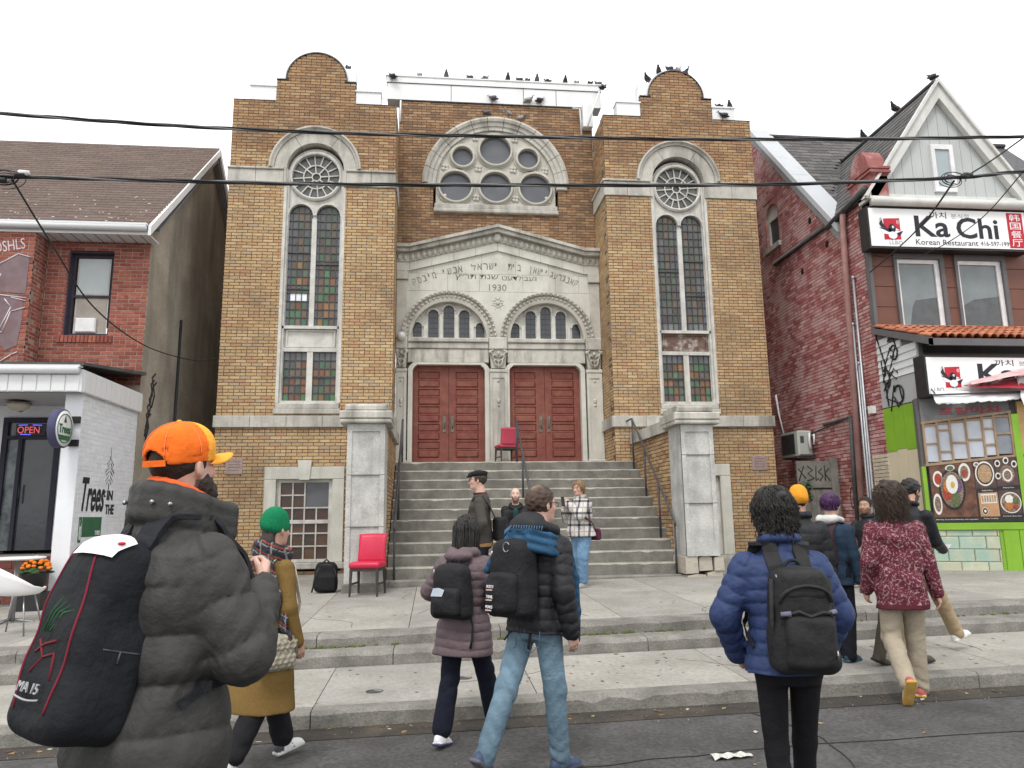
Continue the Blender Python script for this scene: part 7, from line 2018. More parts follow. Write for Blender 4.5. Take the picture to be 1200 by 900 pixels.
def shoes(F, par, col, sole=(.7, .7, .68), h=.008, accent=None):
    s = F.s
    for i in (0, 1):
        pitch, out = F.foot[i]; M_ = rotm('z', -R(out))@rotm('x', -R(pitch)); a = F.ank[i]; p = lambda x, y, z: a+M_@(V3(x, y, z)*s)
        pr = [ell(p(0, -.035, -.035), np.array((.037, .045, .042))*s, .03, M_), ell(p(0, .06, -.04), np.array((.042, .085, .036))*s, .03, M_), ell(p(0, .125, -.05), np.array((.042, .05, .028))*s, .02, M_), cap(p(0, -.012, .02), p(0, .005, -.03), .04*s, .042*s, .03),
              rbox(p(0, .045, -.062), (.043*s, .125*s, .013*s), .012*s, .006, M_)]
        def colf(v, M_=M_, a=a):
            q = (v-a)@M_/s; c = np.tile(np.array(col, float), (len(v), 1)); c[q[:, 2] < -.052] = sole
            if accent: c[(q[:, 1] < -.03) & (q[:, 2] > -.05)] = accent
            lace = (np.abs(q[:, 0]) < .018) & (q[:, 1] > .02) & (q[:, 1] < .1) & (np.sin(q[:, 1]*330) > .3); c[lace] = c[lace]*.6+.2
            return c
        sobj('shoe', pr, h, CL['shoe'], par, colf=colf)
def trousers(F, par, col, mt='denim', rad=(.092, .066, .058), h=.009, colf=None, waist=.06, fold=.006, cuff=None, hipx=1.):
    s = F.s; pr = [prof(F.MT, F.P, np.array([(-.13, .135*hipx, .12, 0), (-.05, .172*hipx, .138, -.01), (.03, .165*hipx, .125, 0), (waist, .155*hipx, .115, 0)])*s, .03)]
    for i in (0, 1):
        k, a = F.knee[i], F.ank[i]; d = (a-k)/np.linalg.norm(a-k); e = a+d*(.015*s if cuff is None else cuff*s)
        pr += [cap(F.hip[i]+V3(0, 0, .0), k, rad[0]*s, rad[1]*s, .035, folds=(fold*.7*s, 58/s, lambda t: np.clip(t*2-.9, 0, 1))), cap(k, e, rad[1]*s, rad[2]*s, .02, folds=(fold*s, 66/s, lambda t: .35+np.clip(np.abs(t-.5)*2.2-.3, 0, 1)))]
    def cf(v):
        if colf: return colf(v)
        c = np.tile(np.array(col, float), (len(v), 1)); return c
    return sobj('trousers', pr, h, CL[mt], par, colf=cf)
def jacket(F, par, col, mt='nylon', t=.03, hem=-.08, flare=.0, q=None, aq=None, arm=(.062, .054, .045), h=.009, colf=None, collar=None, fold=(.0035, 26), name='jacket', extra=(), cuffd=.01, belly=0., armk=.03, chest=1., afold=.004):
    s = F.s
    rows = [(hem, .160+t+flare, .125+t+flare, 0), (-.02, .158+t+flare*.5, .122+t+flare*.5+belly, belly*.5), (.12, .148+t, .105+t+belly, belly*.6), (.25, .155*chest+t, .112+t, .0), (.38, .172*chest+t, .118+t, 0), (.455, .150*chest+t*.9, .098+t*.8, -.006), (.51, .088+t*.6, .076+t*.6, -.012), (.555, .06+t*.4, .062+t*.4, -.012)]
    pr = [prof(F.MT, F.P, np.array(rows)*s, .03, q=(q[0]*s, q[1]*s, .0) if q else None, fold=(fold[0]*s, fold[1]/s) if fold else None, z0=hem*s)]
    for i in (0, 1):
        e, w_ = F.elb[i], F.wri[i]; d = (w_-e)/np.linalg.norm(w_-e); qq = (aq[0]*s, aq[1]*s, 0) if aq else None
        fl = (afold*s, 62/s, lambda tt: np.clip(1-np.minimum(tt, 1-tt)*2.2, .15, 1)) if not aq else None
        pr += [cap(F.sho[i]+F.MT@V3(0, 0, -.012*s), e, arm[0]*s, arm[1]*s, armk, q=qq, folds=fl), cap(e, w_+d*cuffd*s, arm[1]*s, arm[2]*s, .02, q=qq, folds=fl)]
    if collar:
        r, th, za, zb = collar; n = 12; ring = [F.T(r*math.cos(a), -.012+r*1.0*math.sin(a)-.004, za+(zb-za)*(.5+.5*0)-.01*math.sin(a)) for a in np.linspace(0, 2*PI, n, endpoint=False)]
        for a, b in zip(ring, ring[1:]+ring[:1]): pr.append(cap(a, b, th*s, th*s, .012))
    F.jp = list(pr)
    pr += list(extra)
    return sobj(name, pr, h, CL[mt], par, tint=col, colf=colf)
def place(o, loc, yaw): o.location = loc; o.rotation_euler = (0, 0, -R(yaw)); WORG[o.name] = (0, 0, 0)
def loc_child(o): o.location = (0, 0, 0); return o
def backpack(F, loc, yaw, label, h=.009, w_=.15, d=.085, zb=.02, zt=.50, back=.155, col=(.022, .022, .024), strap=True, jt=.03, style=0, group='backpacks', strapw=.06, lean=0., pocket=True):
    # in the wearer's torso frame: back = distance of the pack centre behind the spine
    s = F.s; t = thing('backpack', label, 'backpack', loc, group); t.rotation_euler = (0, 0, -R(yaw)); WORG[t.name] = (0, 0, 0)
    c = F.T(0, -back, (zb+zt)/2); M_ = F.MT@rotm('x', R(lean)); hz = (zt-zb)/2
    fr = lambda x, y, z: c+M_@(V3(x, y, z)*s)
    def noisy(p, a, f):
        g0 = p.f; p.f = lambda P: g0(P)-wob((P-c)@M_, a*s, f); return p
    pr = [noisy(rbox(c, (w_*s, d*s, hz*s), .055*s, .03, M_, taper=.10, bulge=.02), .003, 22), ell(fr(0, -.01, hz*.55), np.array((w_*.86, d*.95, hz*.5))*s, .05, M_)]
    sobj('pack_body', pr, h, CL['pack'], t, tint=col)
    F.pk = Fig(); F.pk.jp = list(pr)
    if pocket:
        pk = [noisy(rbox(fr(0, -d-.012, -hz*.35), (w_*.78*s, .035*s, hz*.5*s), .03*s, .02, M_, bulge=.015), .003, 30)]
        sobj('front_pocket', pk, h, CL['pack'], t, tint=tuple(v*1.15 for v in col))
    mb = MB(); mb.tint = (.05, .05, .052)
    mb.tube([tuple(fr(w_*.9*math.cos(a), -d*.72, hz*.38+hz*.60*math.sin(a))) for a in np.linspace(-.15, PI+.15, 22)], .0045*s, 5); loc_child(mb.build('zipper', CL['pack'], t, (0, 0, 0)))
    mb = MB(); mb.tint = col; mb.tube([tuple(fr(.045*math.cos(a), .03, hz*.98+.05*math.sin(a))) for a in np.linspace(0, PI, 10)], .009*s, 6); loc_child(mb.build('grab_loop', CL['pack'], t, (0, 0, 0)))
    if strap:
        k = jt
        for sg in (-1, 1):
            pts = [(sg*.06, -back+d*.6, zt-.05), (sg*.085, -.085-k, .50+k*.6), (sg*.10, -.03, .535+k*.8), (sg*.115, .05+k*.5, .515+k*.7), (sg*.12, .105+k, .44), (sg*.125, .118+k*1.1, .34), (sg*.15, .10+k, .23), (sg*.178+sg*k*.6, .03, .13), (sg*.16+sg*k*.5, -.08, zb+.08)]
            P = [Vector(tuple(F.T(*p))) for p in pts]; dense = []
            for i in range(len(P)-1):
                for q in range(4):
                    f = q/4; p0, p1, p2, p3 = P[max(i-1, 0)], P[i], P[i+1], P[min(i+2, len(P)-1)]
                    dense.append(.5*((2*p1)+(p2-p0)*f+(2*p0-5*p1+4*p2-p3)*f*f+(3*p1-p0-3*p2+p3)*f**3))
            m_ = 3; dense = dense[:m_]+hug(F, dense[m_:], .009*s)
            n = len(dense); wd = [tuple(F.MT@V3(sg*1., .25, 0)) if i < n*.62 else tuple(F.MT@V3(0, .5, 1.)) for i in range(n)]
            mb = MB(); mb.tint = tuple(v*1.3 for v in col); mb.ribbon(dense[:int(n*.72)], wd[:int(n*.72)], strapw*s, .014*s); mb.ribbon(dense[int(n*.72)-1:], wd[int(n*.72)-1:], .025*s, .004*s); loc_child(mb.build('strap', CL['pack'], t, (0, 0, 0)))
    t['frame'] = 0; del t['frame']
    return t, fr
# ------------------------------------------------------------------ people
def fz(x, y):
    if y < YK: return g(x)
    if y < 7.76: return g(x)+.135+.03*(y-6.4)/1.35
    if y < 8.1: return g(x)+.295
    return g(x)+.42+.02*(y-8.42)
def stripes(u, p, w_): return (np.mod(u, p) < w_)
def local(fr_o, M_, v): return (v-fr_o)@M_
def seg_paths(par, name, paths, r, mt, tint=(1, 1, 1), n=5):
    mb = MB(); mb.tint = tint
    for p in paths: mb.tube([tuple(q) for q in p], r, n)
    return loc_child(mb.build(name, mt, par, (0, 0, 0)))

# A: bearded man in the orange cap, close to the camera
LA, YA = (-.855, 2.50, g(-.8)), 39
F = skeleton(1.90, hs=.93, lean=4, hyaw=-8, hpitch=-7, feet=((-.12, -.1, 0, 0, -6), (.12, .15, 0, 0, 6)), hands=((-.12, .21, .27), (.14, .215, .36)), elbows=((-1, -.3, -.8), (.45, .35, -1.2)))
pA = body_base('person', 'bearded man in bright orange cap and dark grey puffer jacket, closest to the camera', LA, YA, F, SKIN_P, .007, hands=(1.3, 1.2), palm=(V3(.6, -.8, 0), V3(-.6, -.8, 0)), hc=lambda v: head_color(F, v, SKIN_P, beard=(.035, .022, .016), blush=.3))
s = F.s
colr = []
for k, (r, za, th) in enumerate(((.098, .545, .028), (.098, .578, .027), (.100, .612, .024))):
    n = 16; ring = []
    for a in np.linspace(-PI*1.5+.42, PI*.5-.42, n): ring.append(F.T(r*math.cos(a)*1.02, -.005+(r*1.12)*math.sin(a)+(.05 if math.sin(a) > .55 else 0), za-.028*math.sin(a)))
    for a, b in zip(ring, ring[1:]): colr.append(cap(a, b, th*s, th*s, .014))
JA = (.044, .043, .041)
jacket(F, pA, JA, t=.055, hem=-.30, flare=.02, q=(.125, .014), aq=(.125, .016), arm=(.080, .080, .055), h=.0075, extra=colr, armk=.05, fold=(.004, 21), cuffd=.0)
trousers(F, pA, (.03, .032, .04), 'denim', h=.012); shoes(F, pA, (.05, .05, .055))
hn = [F.T(.078*math.cos(a), -.004+.086*math.sin(a), .635-.03*math.sin(a)) for a in np.linspace(-PI*1.5+.3, PI*.5-.3, 18)]
sobj('hood_collar', [cap(a, b, .013*s, .013*s, .01) for a, b in zip(hn, hn[1:])], .006, CL['cotton'], pA, tint=(.80, .13, .035))
hair_cap(F, pA, (.030, .018, .012), t=.004, bottom=-.085, noise=.001, h=.006)
br = [ell(F.head+F.MH@(V3(0, .068, -.085)*s), np.array((.052, .040, .045))*s, .02, F.MH), ell(F.head+F.MH@(V3(-.05, .03, -.06)*s), np.array((.018, .03, .045))*s, .02, F.MH), ell(F.head+F.MH@(V3(.05, .03, -.06)*s), np.array((.018, .03, .045))*s, .02, F.MH)]
def nz(p):
    g0 = p.f; p.f = lambda P: g0(P)-wob(P, .0018, 150); return p
sobj('beard', [nz(b) for b in br], .005, CL['hair'], pA, tint=(.035, .022, .015))
def ball_cap(F, par, c1, c2):
    s = F.hs; hp = lambda x, y, z: F.head+F.MH@(V3(x, y, z)*s); M_ = F.MH
    cr_ = ell(hp(0, -.012, .048), np.array((.094, .115, .098))*s, .01, M_); f0 = cr_.f
    def f(P):
        q = (P-F.head)@M_/s; ang = np.arctan2(q[:, 0], -(q[:, 1]+.012)); seam = np.minimum(np.abs(np.mod(ang+PI/6, PI/3)-PI/6), 1)
        d = f0(P)-.0022*s*np.exp(-(seam/.035)**2)-wob(q, .0012*s, 40)-.010*s*np.exp(-((q[:, 1]-.055)/.05)**2)*np.clip(q[:, 2]*10, 0, 1)
        lim = .012-.10*np.clip(q[:, 1], -.2, .2)*-.35
        arch = np.hypot(q[:, 0], (q[:, 2]-.010))-.046      # opening over the strap at the back
        d = np.maximum(d, (lim-q[:, 2])*s); d = np.where(q[:, 1] < -.02, np.maximum(d, -arch*s), d); return np.maximum(d, -(f0(P)+.008*s))
    cr_.f = f
    def cf(v):
        q = (v-F.head)@M_/s; c = np.tile(np.array(c1, float), (len(v), 1)); front = (q[:, 1] > .0+.25*np.abs(q[:, 0])) ; c[front] = c2; return c
    cm = sobj('cap', [cr_], .005*s, CL['cotton'], par, colf=cf)
    mb = MB(); mb.tint = c2; v = []; nx, ny = 15, 7
    for j in range(ny):
        for i in range(nx):
            u = -1+2*i/(nx-1); w_ = j/(ny-1); x = u*.082*(1-.10*w_*w_); yb = math.sqrt(max(0, .107**2-(x*1.2)**2))-.006; y = yb+w_*.098*math.sqrt(max(0.02, 1-(u*.93)**2)); z = .036+.004*w_-.030*u*u-.008*w_*u*u
            v.append(tuple(hp(x, y, z)))
    mb.smooth = True; mb.add(v, [(j*nx+i, j*nx+i+1, (j+1)*nx+i+1, (j+1)*nx+i) for j in range(ny-1) for i in range(nx-1)])
    b = loc_child(mb.build('peak', CL['cotton'], cm, (0, 0, 0))); md = b.modifiers.new('t', 'SOLIDIFY'); md.thickness = .004
    mb = MB(); mb.tint = c1; mb.ribbon([tuple(hp(.096*math.sin(a), -.012-.117*math.cos(a), .012+.004)) for a in np.linspace(-.55, .55, 9)], tuple(F.MH@V3(0, 0, 1)), .02*s, .003*s); loc_child(mb.build('strap', CL['cotton'], cm, (0, 0, 0)))
    mb = MB(); mb.tint = c2; mb.ball(tuple(hp(0, -.012, .148)), (.009*s, .009*s, .006*s), 8, 5); loc_child(mb.build('button', CL['cotton'], cm, (0, 0, 0)))
    st = [[hp(.0955*math.sin(a)*math.cos(e), -.012-.1165*math.cos(a)*math.cos(e), .048+.0995*math.sin(e)) for e in np.linspace(-.15, 1.5, 14)] for a in (PI/6, -PI/6, PI/2, -PI/2)]
    seg_paths(cm, 'seam', st, .0016*s, CL['cotton'], tuple(v*.9+.08 for v in c1))
ball_cap(F, pA, (.90, .17, .02), (.98, .42, .05))
# strap studs of the collar
mb = MB()
for (x, y, z) in ((-.06, -.135, .60), (.07, -.130, .60), (.11, -.10, .595)): mb.ball(tuple(F.T(x, y, z)), .008, 8, 6)
loc_child(mb.build('press_stud', CHR, pA, (0, 0, 0)))
seg_paths(pA, 'zip_pull', [[F.T(.205, .10, -.12), F.T(.212, .09, -.2), F.T(.21, .085, -.23)]], .005, CHR)
bA, fr = backpack(F, LA, YA, 'large black backpack with red piping on the man in the orange cap', .009, .128, .10, -.02, .485, .19, (.012, .013, .016), jt=.055, strapw=.07, lean=-12, pocket=False)
hz = .25
mb = MB()
for sg in (-1, 1): mb.tube([tuple(q) for q in hug(F.pk, [fr(sg*(.06+.035*math.sin((1-k)*2.6)), -.121+.05*max(0, k-.7), hz*(-.75+1.6*k)) for k in np.linspace(0, 1, 20)], .001)], .0035, 6)
loc_child(mb.build('piping', mat('red_piping', (.20, .010, .03)), bA, (0, 0, 0)))
mb = MB(); mb.tube([tuple(q) for q in hug(F.pk, [fr(.15, -.05+.10*k, -.02) for k in np.linspace(0, 1, 8)], .0)], .0025, 5); mb.tube([tuple(q) for q in hug(F.pk, [fr(.15, -.005, -.02), fr(.15, -.005, -.05)], .001)], .003, 5); loc_child(mb.build('side_zip', M['rail'], bA, (0, 0, 0)))
mb = MB(); v = []
for i in range(7):
    for j in range(5):
        a_ = .15+.95*j/4; v.append(fr(-.035+.15*i/6+.03*j/4, -.10*math.cos(a_), hz*.72+.10*math.sin(a_)))
v = [tuple(q+Vector((0, 0, .004*math.sin(k*1.3)))) for k, q in enumerate(hug(F.pk, v, .012))]
mb.add(v, [(i*5+j, (i+1)*5+j, (i+1)*5+j+1, i*5+j+1) for i in range(6) for j in range(4)]); tg_ = loc_child(mb.build('paper_tag', mat('white_paper_tag', (.80, .79, .80), (.72, .70, .72), 9, .6), bA, (0, 0, 0)))
mb = MB(); d0 = v[5*5+2]; mb.ball((d0[0], d0[1], d0[2]+.002), (.012, .012, .005), 7, 4); loc_child(mb.build('red_mark', RED, tg_, (0, 0, 0)))
def on_pack(pt, fr, body, size, w_, x, z, y, mt, par, h=None):
    o = text(body, size, mt, 'lettering', None, 0, 0, 0, w=w_, h=h); o.parent = par; WORG[o.name] = (0, 0, 0)
    ex, ez = fr(1, 0, 0)-fr(0, 0, 0), fr(0, 0, 1)-fr(0, 0, 0); ex, ez = ex/np.linalg.norm(ex), ez/np.linalg.norm(ez); ey = np.cross(ez, ex); p = fr(x, y, z)
    o.matrix_basis = Matrix(((ex[0], ey[0], ez[0], p[0]), (ex[1], ey[1], ez[1], p[1]), (ex[2], ey[2], ez[2], p[2]), (0, 0, 0, 1)))
LGT = mat('pale_print', (.40, .40, .41))
on_pack(None, fr, 'MA 15', .05, .11, -.055, -.145, -.128, LGT, bA, .026)
mb = MB(); mb.tube([tuple(fr(-.06+.12*k, -.128, -.155-.006*math.sin(k*3))) for k in np.linspace(0, 1, 8)], .003, 4); loc_child(mb.build('underline', LGT, bA, (0, 0, 0)))
mb = MB()
for k in range(4): mb.tube([tuple(q) for q in hug(F.pk, [fr(-.055+.012*k, -.128, .0), fr(-.03+.02*k, -.13, .05), fr(.0+.022*k, -.128, .09-.01*k)], .0)], [.004, .0035, .001], 5)
loc_child(mb.build('green_emblem', mat('emblem_green', (.02, .12, .04)), bA, (0, 0, 0)))
mb = MB()
for pts in ([(-.06, -.02), (-.02, -.06), (-.05, -.10)], [(-.02, -.06), (.03, -.05), (.05, -.11)], [(-.06, -.05), (-.03, -.03), (.03, -.02)]): mb.tube([tuple(q) for q in hug(F.pk, [fr(x, -.126, z) for x, z in pts], .0)], .0045, 5)
loc_child(mb.build('red_emblem', mat('emblem_red', (.15, .010, .02)), bA, (0, 0, 0)))

# B: woman in green beanie and mustard coat
LB_, YB_ = (-1.13, 5.36, g(-1.2)), 44
F = skeleton(1.64, lean=3, feet=((-.09, .26, 0, -6, -4), (.10, -.30, .02, 38, 4)), hands=((-.2, .16, .0), (.235, .10, -.06)), elbows=((-.4, -1, -.2), (.6, -1, -.2)), hyaw=-8)
def beanie(F, par, col, h=.006, slouch=.0, fold=True, tall=.0):
    s = F.hs; hp = lambda x, y, z: F.head+F.MH@(V3(x, y, z)*s); M_ = F.MH
    a = ell(hp(0, -.014-slouch*.3, .045+tall*.5), np.array((.094, .113, .098+tall))*s, .02, M_); f0 = a.f
    def f(P):
        q = (P-F.head)@M_/s; ang = np.arctan2(q[:, 0], q[:, 1]); d = f0(P)-.0026*s*np.sin(ang*38)-.0012*s*np.sin(q[:, 2]*420)-wob(q, .0025*s, 30); return np.maximum(d, (-.012-.25*q[:, 1]*-.6-q[:, 2])*s)
    a.f = f; pr = [a]
    if fold:
        ring = [hp(.084*math.cos(t), -.012+.103*math.sin(t), .012+.022*math.sin(t)) for t in np.linspace(0, 2*PI, 20, endpoint=False)]
        for p, q in zip(ring, ring[1:]+ring[:1]): pr.append(cap(p, q, .017*s, .017*s, .01))
    if slouch:
        pr += [ell(hp(-.01, -.06, .12), np.array((.06, .065, .04))*s, .02, M_@rotm('x', .5)), cap(hp(-.045, -.02, .135), hp(.05, -.04, .14), .02*s, .014*s, .012), cap(hp(-.05, .02, .105), hp(.045, .0, .125), .012*s, .012*s, .01)]
    return sobj('beanie', pr, h, CL['wool'], par, tint=col)
pB = body_base('person', 'woman in green beanie and mustard coat with plaid scarf and cream bag', LB_, YB_, F, SKIN_L, .008, hands=(.6, .6))
s = F.s; MUS = (.205, .128, .042)
jacket(F, pB, MUS, 'wool', t=.022, hem=-.10, fold=(.003, 18), arm=(.068, .060, .050), cuffd=.0, chest=.92)
rows = np.array([(-.53, .25, .22, .0), (-.3, .235, .195, 0), (-.1, .205, .165, 0), (.0, .175, .14, 0)])*s
def coatcol(v):
    c = np.tile(np.array(MUS), (len(v), 1)); return c
sobj('coat_skirt', [prof(F.MT, F.P, rows, .02, fold=(.004, 15))], .009, CL['wool'], pB, colf=coatcol)
trousers(F, pB, (.016, .016, .019), 'cotton', (.095, .085, .080), fold=.008, cuff=-.05); shoes(F, pB, (.74, .74, .73), (.72, .72, .70), accent=(.06, .06, .07))
mb = MB()
for i in (0, 1):
    a = F.ank[i]; M_ = rotm('z', -R(F.foot[i][1]))@rotm('x', -R(F.foot[i][0]))
    for sx in (-1, 1):
        for k in range(3): mb.tube([tuple(a+M_@(V3(sx*.0405, .02+k*.022, -.055)*s)), tuple(a+M_@(V3(sx*.036, .002+k*.022, -.018)*s))], .004, 4)
loc_child(mb.build('shoe_stripe', M['black'], pB, (0, 0, 0)))
beanie(F, pB, (.012, .20, .085), tall=.02, fold=False)
hair_cap(F, pB, (.045, .028, .02), t=.004, bottom=-.10, h=.008, extra=[ell(F.head+F.MH@V3(0, -.075, -.08), np.array((.07, .045, .07))*s, .03, F.MH)])
def scarf(F, par, zc, r, th, colf, ends=(), name='scarf', tilt=.0, mt='wool', h=.008, hang=True):
    s = F.s; pr = []; n = 14
    for k in range(3):
        ring = [F.T((r+.006*k)*math.cos(a), -.006+(r+.006*k)*1.05*math.sin(a), zc+.034*(k-1)-.02*math.sin(a)+.012*math.sin(2*a+k*2)) for a in np.linspace(0, 2*PI, n, endpoint=False)]
        for a, b in zip(ring, ring[1:]+ring[:1]): pr.append(cap(a, b, th*s, th*s*.95, .014))
    for e in ends:
        for a, b in zip(e, e[1:]): pr.append(ell((F.T(*a)+F.T(*b))/2, (.045*s, .018*s, .6*np.linalg.norm(F.T(*a)-F.T(*b))), .02, None))
    return sobj(name, pr, h, CL[mt], par, colf=colf)
def plaid(v):
    u, w_, z = v[:, 0]+v[:, 1]*.6, v[:, 1]-v[:, 0]*.5, v[:, 2]; c = np.tile(np.array((.022, .03, .038)), (len(v), 1))
    c[stripes(u, .085, .03)] = (.03, .055, .045); c[stripes(z+.4*u, .075, .022)] = (.055, .05, .08); c[stripes(u+.02, .085, .008)] = (.30, .29, .27); c[stripes(z+.4*u+.03, .075, .008)] = (.32, .05, .045); c[stripes(z+.4*u+.05, .075, .007)] = (.33, .32, .3)
    return c
scarf(F, pB, .545, .098, .034, plaid, [[(.10, -.10, .53), (.16, -.115, .42), (.20, -.10, .3), (.235, -.06, .16), (.25, .0, .02), (.255, .02, -.06)]])
fr_ = []
for k in range(9): fr_.append([F.T(.235+.006*k, -.02+.01*k, -.05), F.T(.24+.006*k, -.02+.012*k, -.12-.01*(k % 3))])
seg_paths(pB, 'fringe', fr_, .004, CL['wool'], (.2, .17, .15))
tb = thing('shoulder_bag', 'cream fleecy shoulder bag on a white strap, on the woman in the mustard coat', 'bag', LB_); tb.rotation_euler = (0, 0, -R(YB_)); WORG[tb.name] = (0, 0, 0)
def fuzzy(v):
    n_ = .75+.25*np.sin(v[:, 0]*210+4*np.sin(v[:, 2]*160))*np.sin(v[:, 1]*190+v[:, 2]*130); return np.array((.50, .46, .36))*n_[:, None]
bagp = rbox(F.T(.235, -.06, -.12), (.05*s, .15*s, .12*s), .045*s, .02, F.MT); g0_ = bagp.f; bagp.f = lambda P: g0_(P)-wob(P, .004, 120)
sobj('bag_body', [bagp], .008, CL['wool'], tb, colf=fuzzy)
mb = MB(); mb.tint = (.62, .58, .50); mb.ribbon([tuple(F.T(*p)) for p in ((.225, -.17, -.03), (.2, -.175, .15), (.17, -.165, .33), (.13, -.12, .46), (.10, -.02, .53), (.13, .1, .46), (.2, .13, .2), (.235, .06, -.02))], tuple(F.MT@V3(1, .2, 0)), .028, .006); loc_child(mb.build('strap', CL['cotton'], tb, (0, 0, 0)))

# C: woman with dreadlocks in a mauve puffer
LC, YC_ = (.22, 5.62, g(.2)), 30
F = skeleton(1.58, lean=3, feet=((-.12, -.16, 0, 12, -6), (.12, .33, .02, -12, 10)), hands=((-.2, .2, .12), (.2, .2, .1)), elbows=((-1, -.6, -.4), (1, -.6, -.4)), hpitch=6)
pC = body_base('person', 'woman with black dreadlocks in mauve quilted coat, walking in dark jeans and white shoes', LC, YC_, F, SKIN_D, .008)
s = F.s; MAU = (.135, .098, .108)
hood = [ell(F.T(0, -.125, .51), np.array((.125, .07, .055))*s, .03, F.MT), cap(F.T(-.11, -.05, .545), F.T(-.05, -.13, .55), .035*s, .035*s, .02), cap(F.T(.11, -.05, .545), F.T(.05, -.13, .55), .035*s, .035*s, .02), cap(F.T(-.09, .05, .53), F.T(-.11, -.05, .545), .03*s, .035*s, .02), cap(F.T(.09, .05, .53), F.T(.11, -.05, .545), .03*s, .035*s, .02)]
jacket(F, pC, MAU, t=.034, hem=-.255, flare=.045, q=(.066, .010), aq=(.07, .010), arm=(.077, .070, .055), h=.0065, extra=hood, chest=1.04, fold=(.003, 20))
trousers(F, pC, (.012, .014, .026), 'denim', (.095, .074, .080), fold=.008, cuff=-.05); shoes(F, pC, (.80, .80, .82), (.05, .05, .12), accent=(.72, .72, .75))
hair_cap(F, pC, (.014, .011, .010), t=.016, bottom=-.10, noise=.005, h=.008, name='scalp_hair')
strands(F, pC, 190, .27, .0075, [(.016, .013, .012), (.022, .017, .014), (.012, .010, .009)], spread=.012, curl=.002, seed=4, front=.1, rootr=1.12, gravity=1.25, rmax=1.28, name='dreadlocks')
bC, fr = backpack(F, LC, YC_, 'black backpack with pale reflective patch on the woman in the mauve coat', .009, .155, .075, .03, .44, .205, (.018, .018, .02), jt=.035, pocket=True, group='backpacks')
mb = MB(); mb.prism([(0, 0), (.10, 0), (.12, .05), (.07, .065), (.02, .06)], 0, .002)
ex = fr(1, 0, 0)-fr(0, 0, 0); 
mb.v = [tuple(fr(-.12+p[0], -.136-p[1], -.03+p[2])) for p in mb.v]; loc_child(mb.build('patch', mat('pale_blue_patch', (.50, .55, .62), (.42, .47, .55), 12, .35), bC, (0, 0, 0)))
seg_paths(bC, 'loose_strap', [[fr(.14, .02, -.15), fr(.17, .03, -.25), fr(.17, .02, -.36), fr(.15, .03, -.42)]], .008, CL['pack'], (.02, .02, .022))
seg_paths(bC, 'buckle', [[fr(-.155, -.03, .17), fr(-.158, -.03, .12)]], .006, CHR)

# D: man in black puffer, jeans and blue scarf
LD, YD = (.66, 4.92, g(.66)), 47
F = skeleton(1.76, lean=5, feet=((-.08, -.42, .03, 42, -4), (.09, .10, 0, 0, 8)), hands=((-.2, .22, .18), (.245, .05, -.06)), elbows=((-.8, -.8, -.3), (.45, -1, -.1)), hyaw=12, knees=(0, .15))
def hcD(v): return head_color(F, v, SKIN_P, brow=(.10, .06, .04), scalp=(.16, .09, .06), blush=.4)
pD = body_base('person', 'man in black puffer jacket, blue fringed scarf and pale jeans, glasses, receding brown hair', LD, YD, F, SKIN_P, .007, hc=hcD)
s = F.s
glasses(F, pD)
hair_cap(F, pD, (.085, .046, .03), t=.010, bottom=-.075, noise=.002, h=.006, fr=120, thin=(.40, .25, .19))
hood = [ell(F.T(0, -.15, .565), np.array((.125, .07, .075))*s, .03, F.MT), ell(F.T(0, -.105, .615), np.array((.115, .06, .05))*s, .03, F.MT), cap(F.T(-.11, .02, .55), F.T(-.10, -.1, .57), .04*s, .04*s, .02), cap(F.T(.11, .02, .55), F.T(.10, -.1, .57), .04*s, .04*s, .02)]
jacket(F, pD, (.018, .0185, .022), t=.035, hem=-.09, q=(.07, .010), aq=(.065, .010), arm=(.078, .068, .055), h=.0065, extra=hood, fold=(.003, 20))
def jeans(v):
    n_ = .75+.35*np.exp(-((v[:, 2]-.62)/.22)**2)+.08*np.sin(v[:, 2]*85+9*np.sin(v[:, 0]*18)); return np.array((.165, .25, .315))*n_[:, None]
trousers(F, pD, None, 'denim', (.092, .07, .062), h=.007, colf=jeans, fold=.011); shoes(F, pD, (.04, .06, .12), (.1, .1, .12))
mb = MB(); mb.tint = (.12, .19, .25)
for sg in (-1, 1):
    for (xa, za), (xb, zb) in (((.03, -.06), (.13, -.05)), ((.03, -.06), (.035, -.17)), ((.035, -.17), (.08, -.2)), ((.08, -.2), (.13, -.16)), ((.13, -.05), (.13, -.16))): mb.tube([tuple(F.T(sg*xa, -.150+.35*max(0, xa-.05), za)), tuple(F.T(sg*xb, -.150+.35*max(0, xb-.05), zb))], .003, 4)
loc_child(mb.build('back_pocket', CL['denim'], pD, (0, 0, 0)))
def blue(v): 
    n_ = .8+.2*np.sin(v[:, 2]*120+v[:, 0]*70); return np.array((.035, .10, .185))*n_[:, None]
pr = []
ringp = [(-.16, .0, .50), (-.12, -.12, .55), (-.02, -.21, .565), (.09, -.19, .555), (.155, -.09, .535), (.165, .02, .51), (.11, .11, .47), (.0, .14, .46), (-.11, .11, .47), (-.16, .0, .50)]
for k in range(3):
    rp = [F.T(x*(1.10+.10*k), y*(1.16+.10*k), z-.03-.048*k-.14*max(0, .1-x)) for x, y, z in ringp]
    for a, b in zip(rp, rp[1:]): pr.append(cap(a, b, .024*s, .024*s, .018))
for a, b in (((-.02, -.25, .50), (-.10, -.29, .40)), ((-.10, -.29, .40), (-.17, -.30, .28))): pr += [cap(F.T(*a), F.T(*b), .028*s, .025*s, .02)]
for e in ([(.13, .14, .44), (.17, .17, .25), (.19, .17, .05), (.2, .16, -.12)],):
    for a, b in zip(e, e[1:]): pr.append(cap(F.T(*a), F.T(*b), .03*s, .03*s, .02))
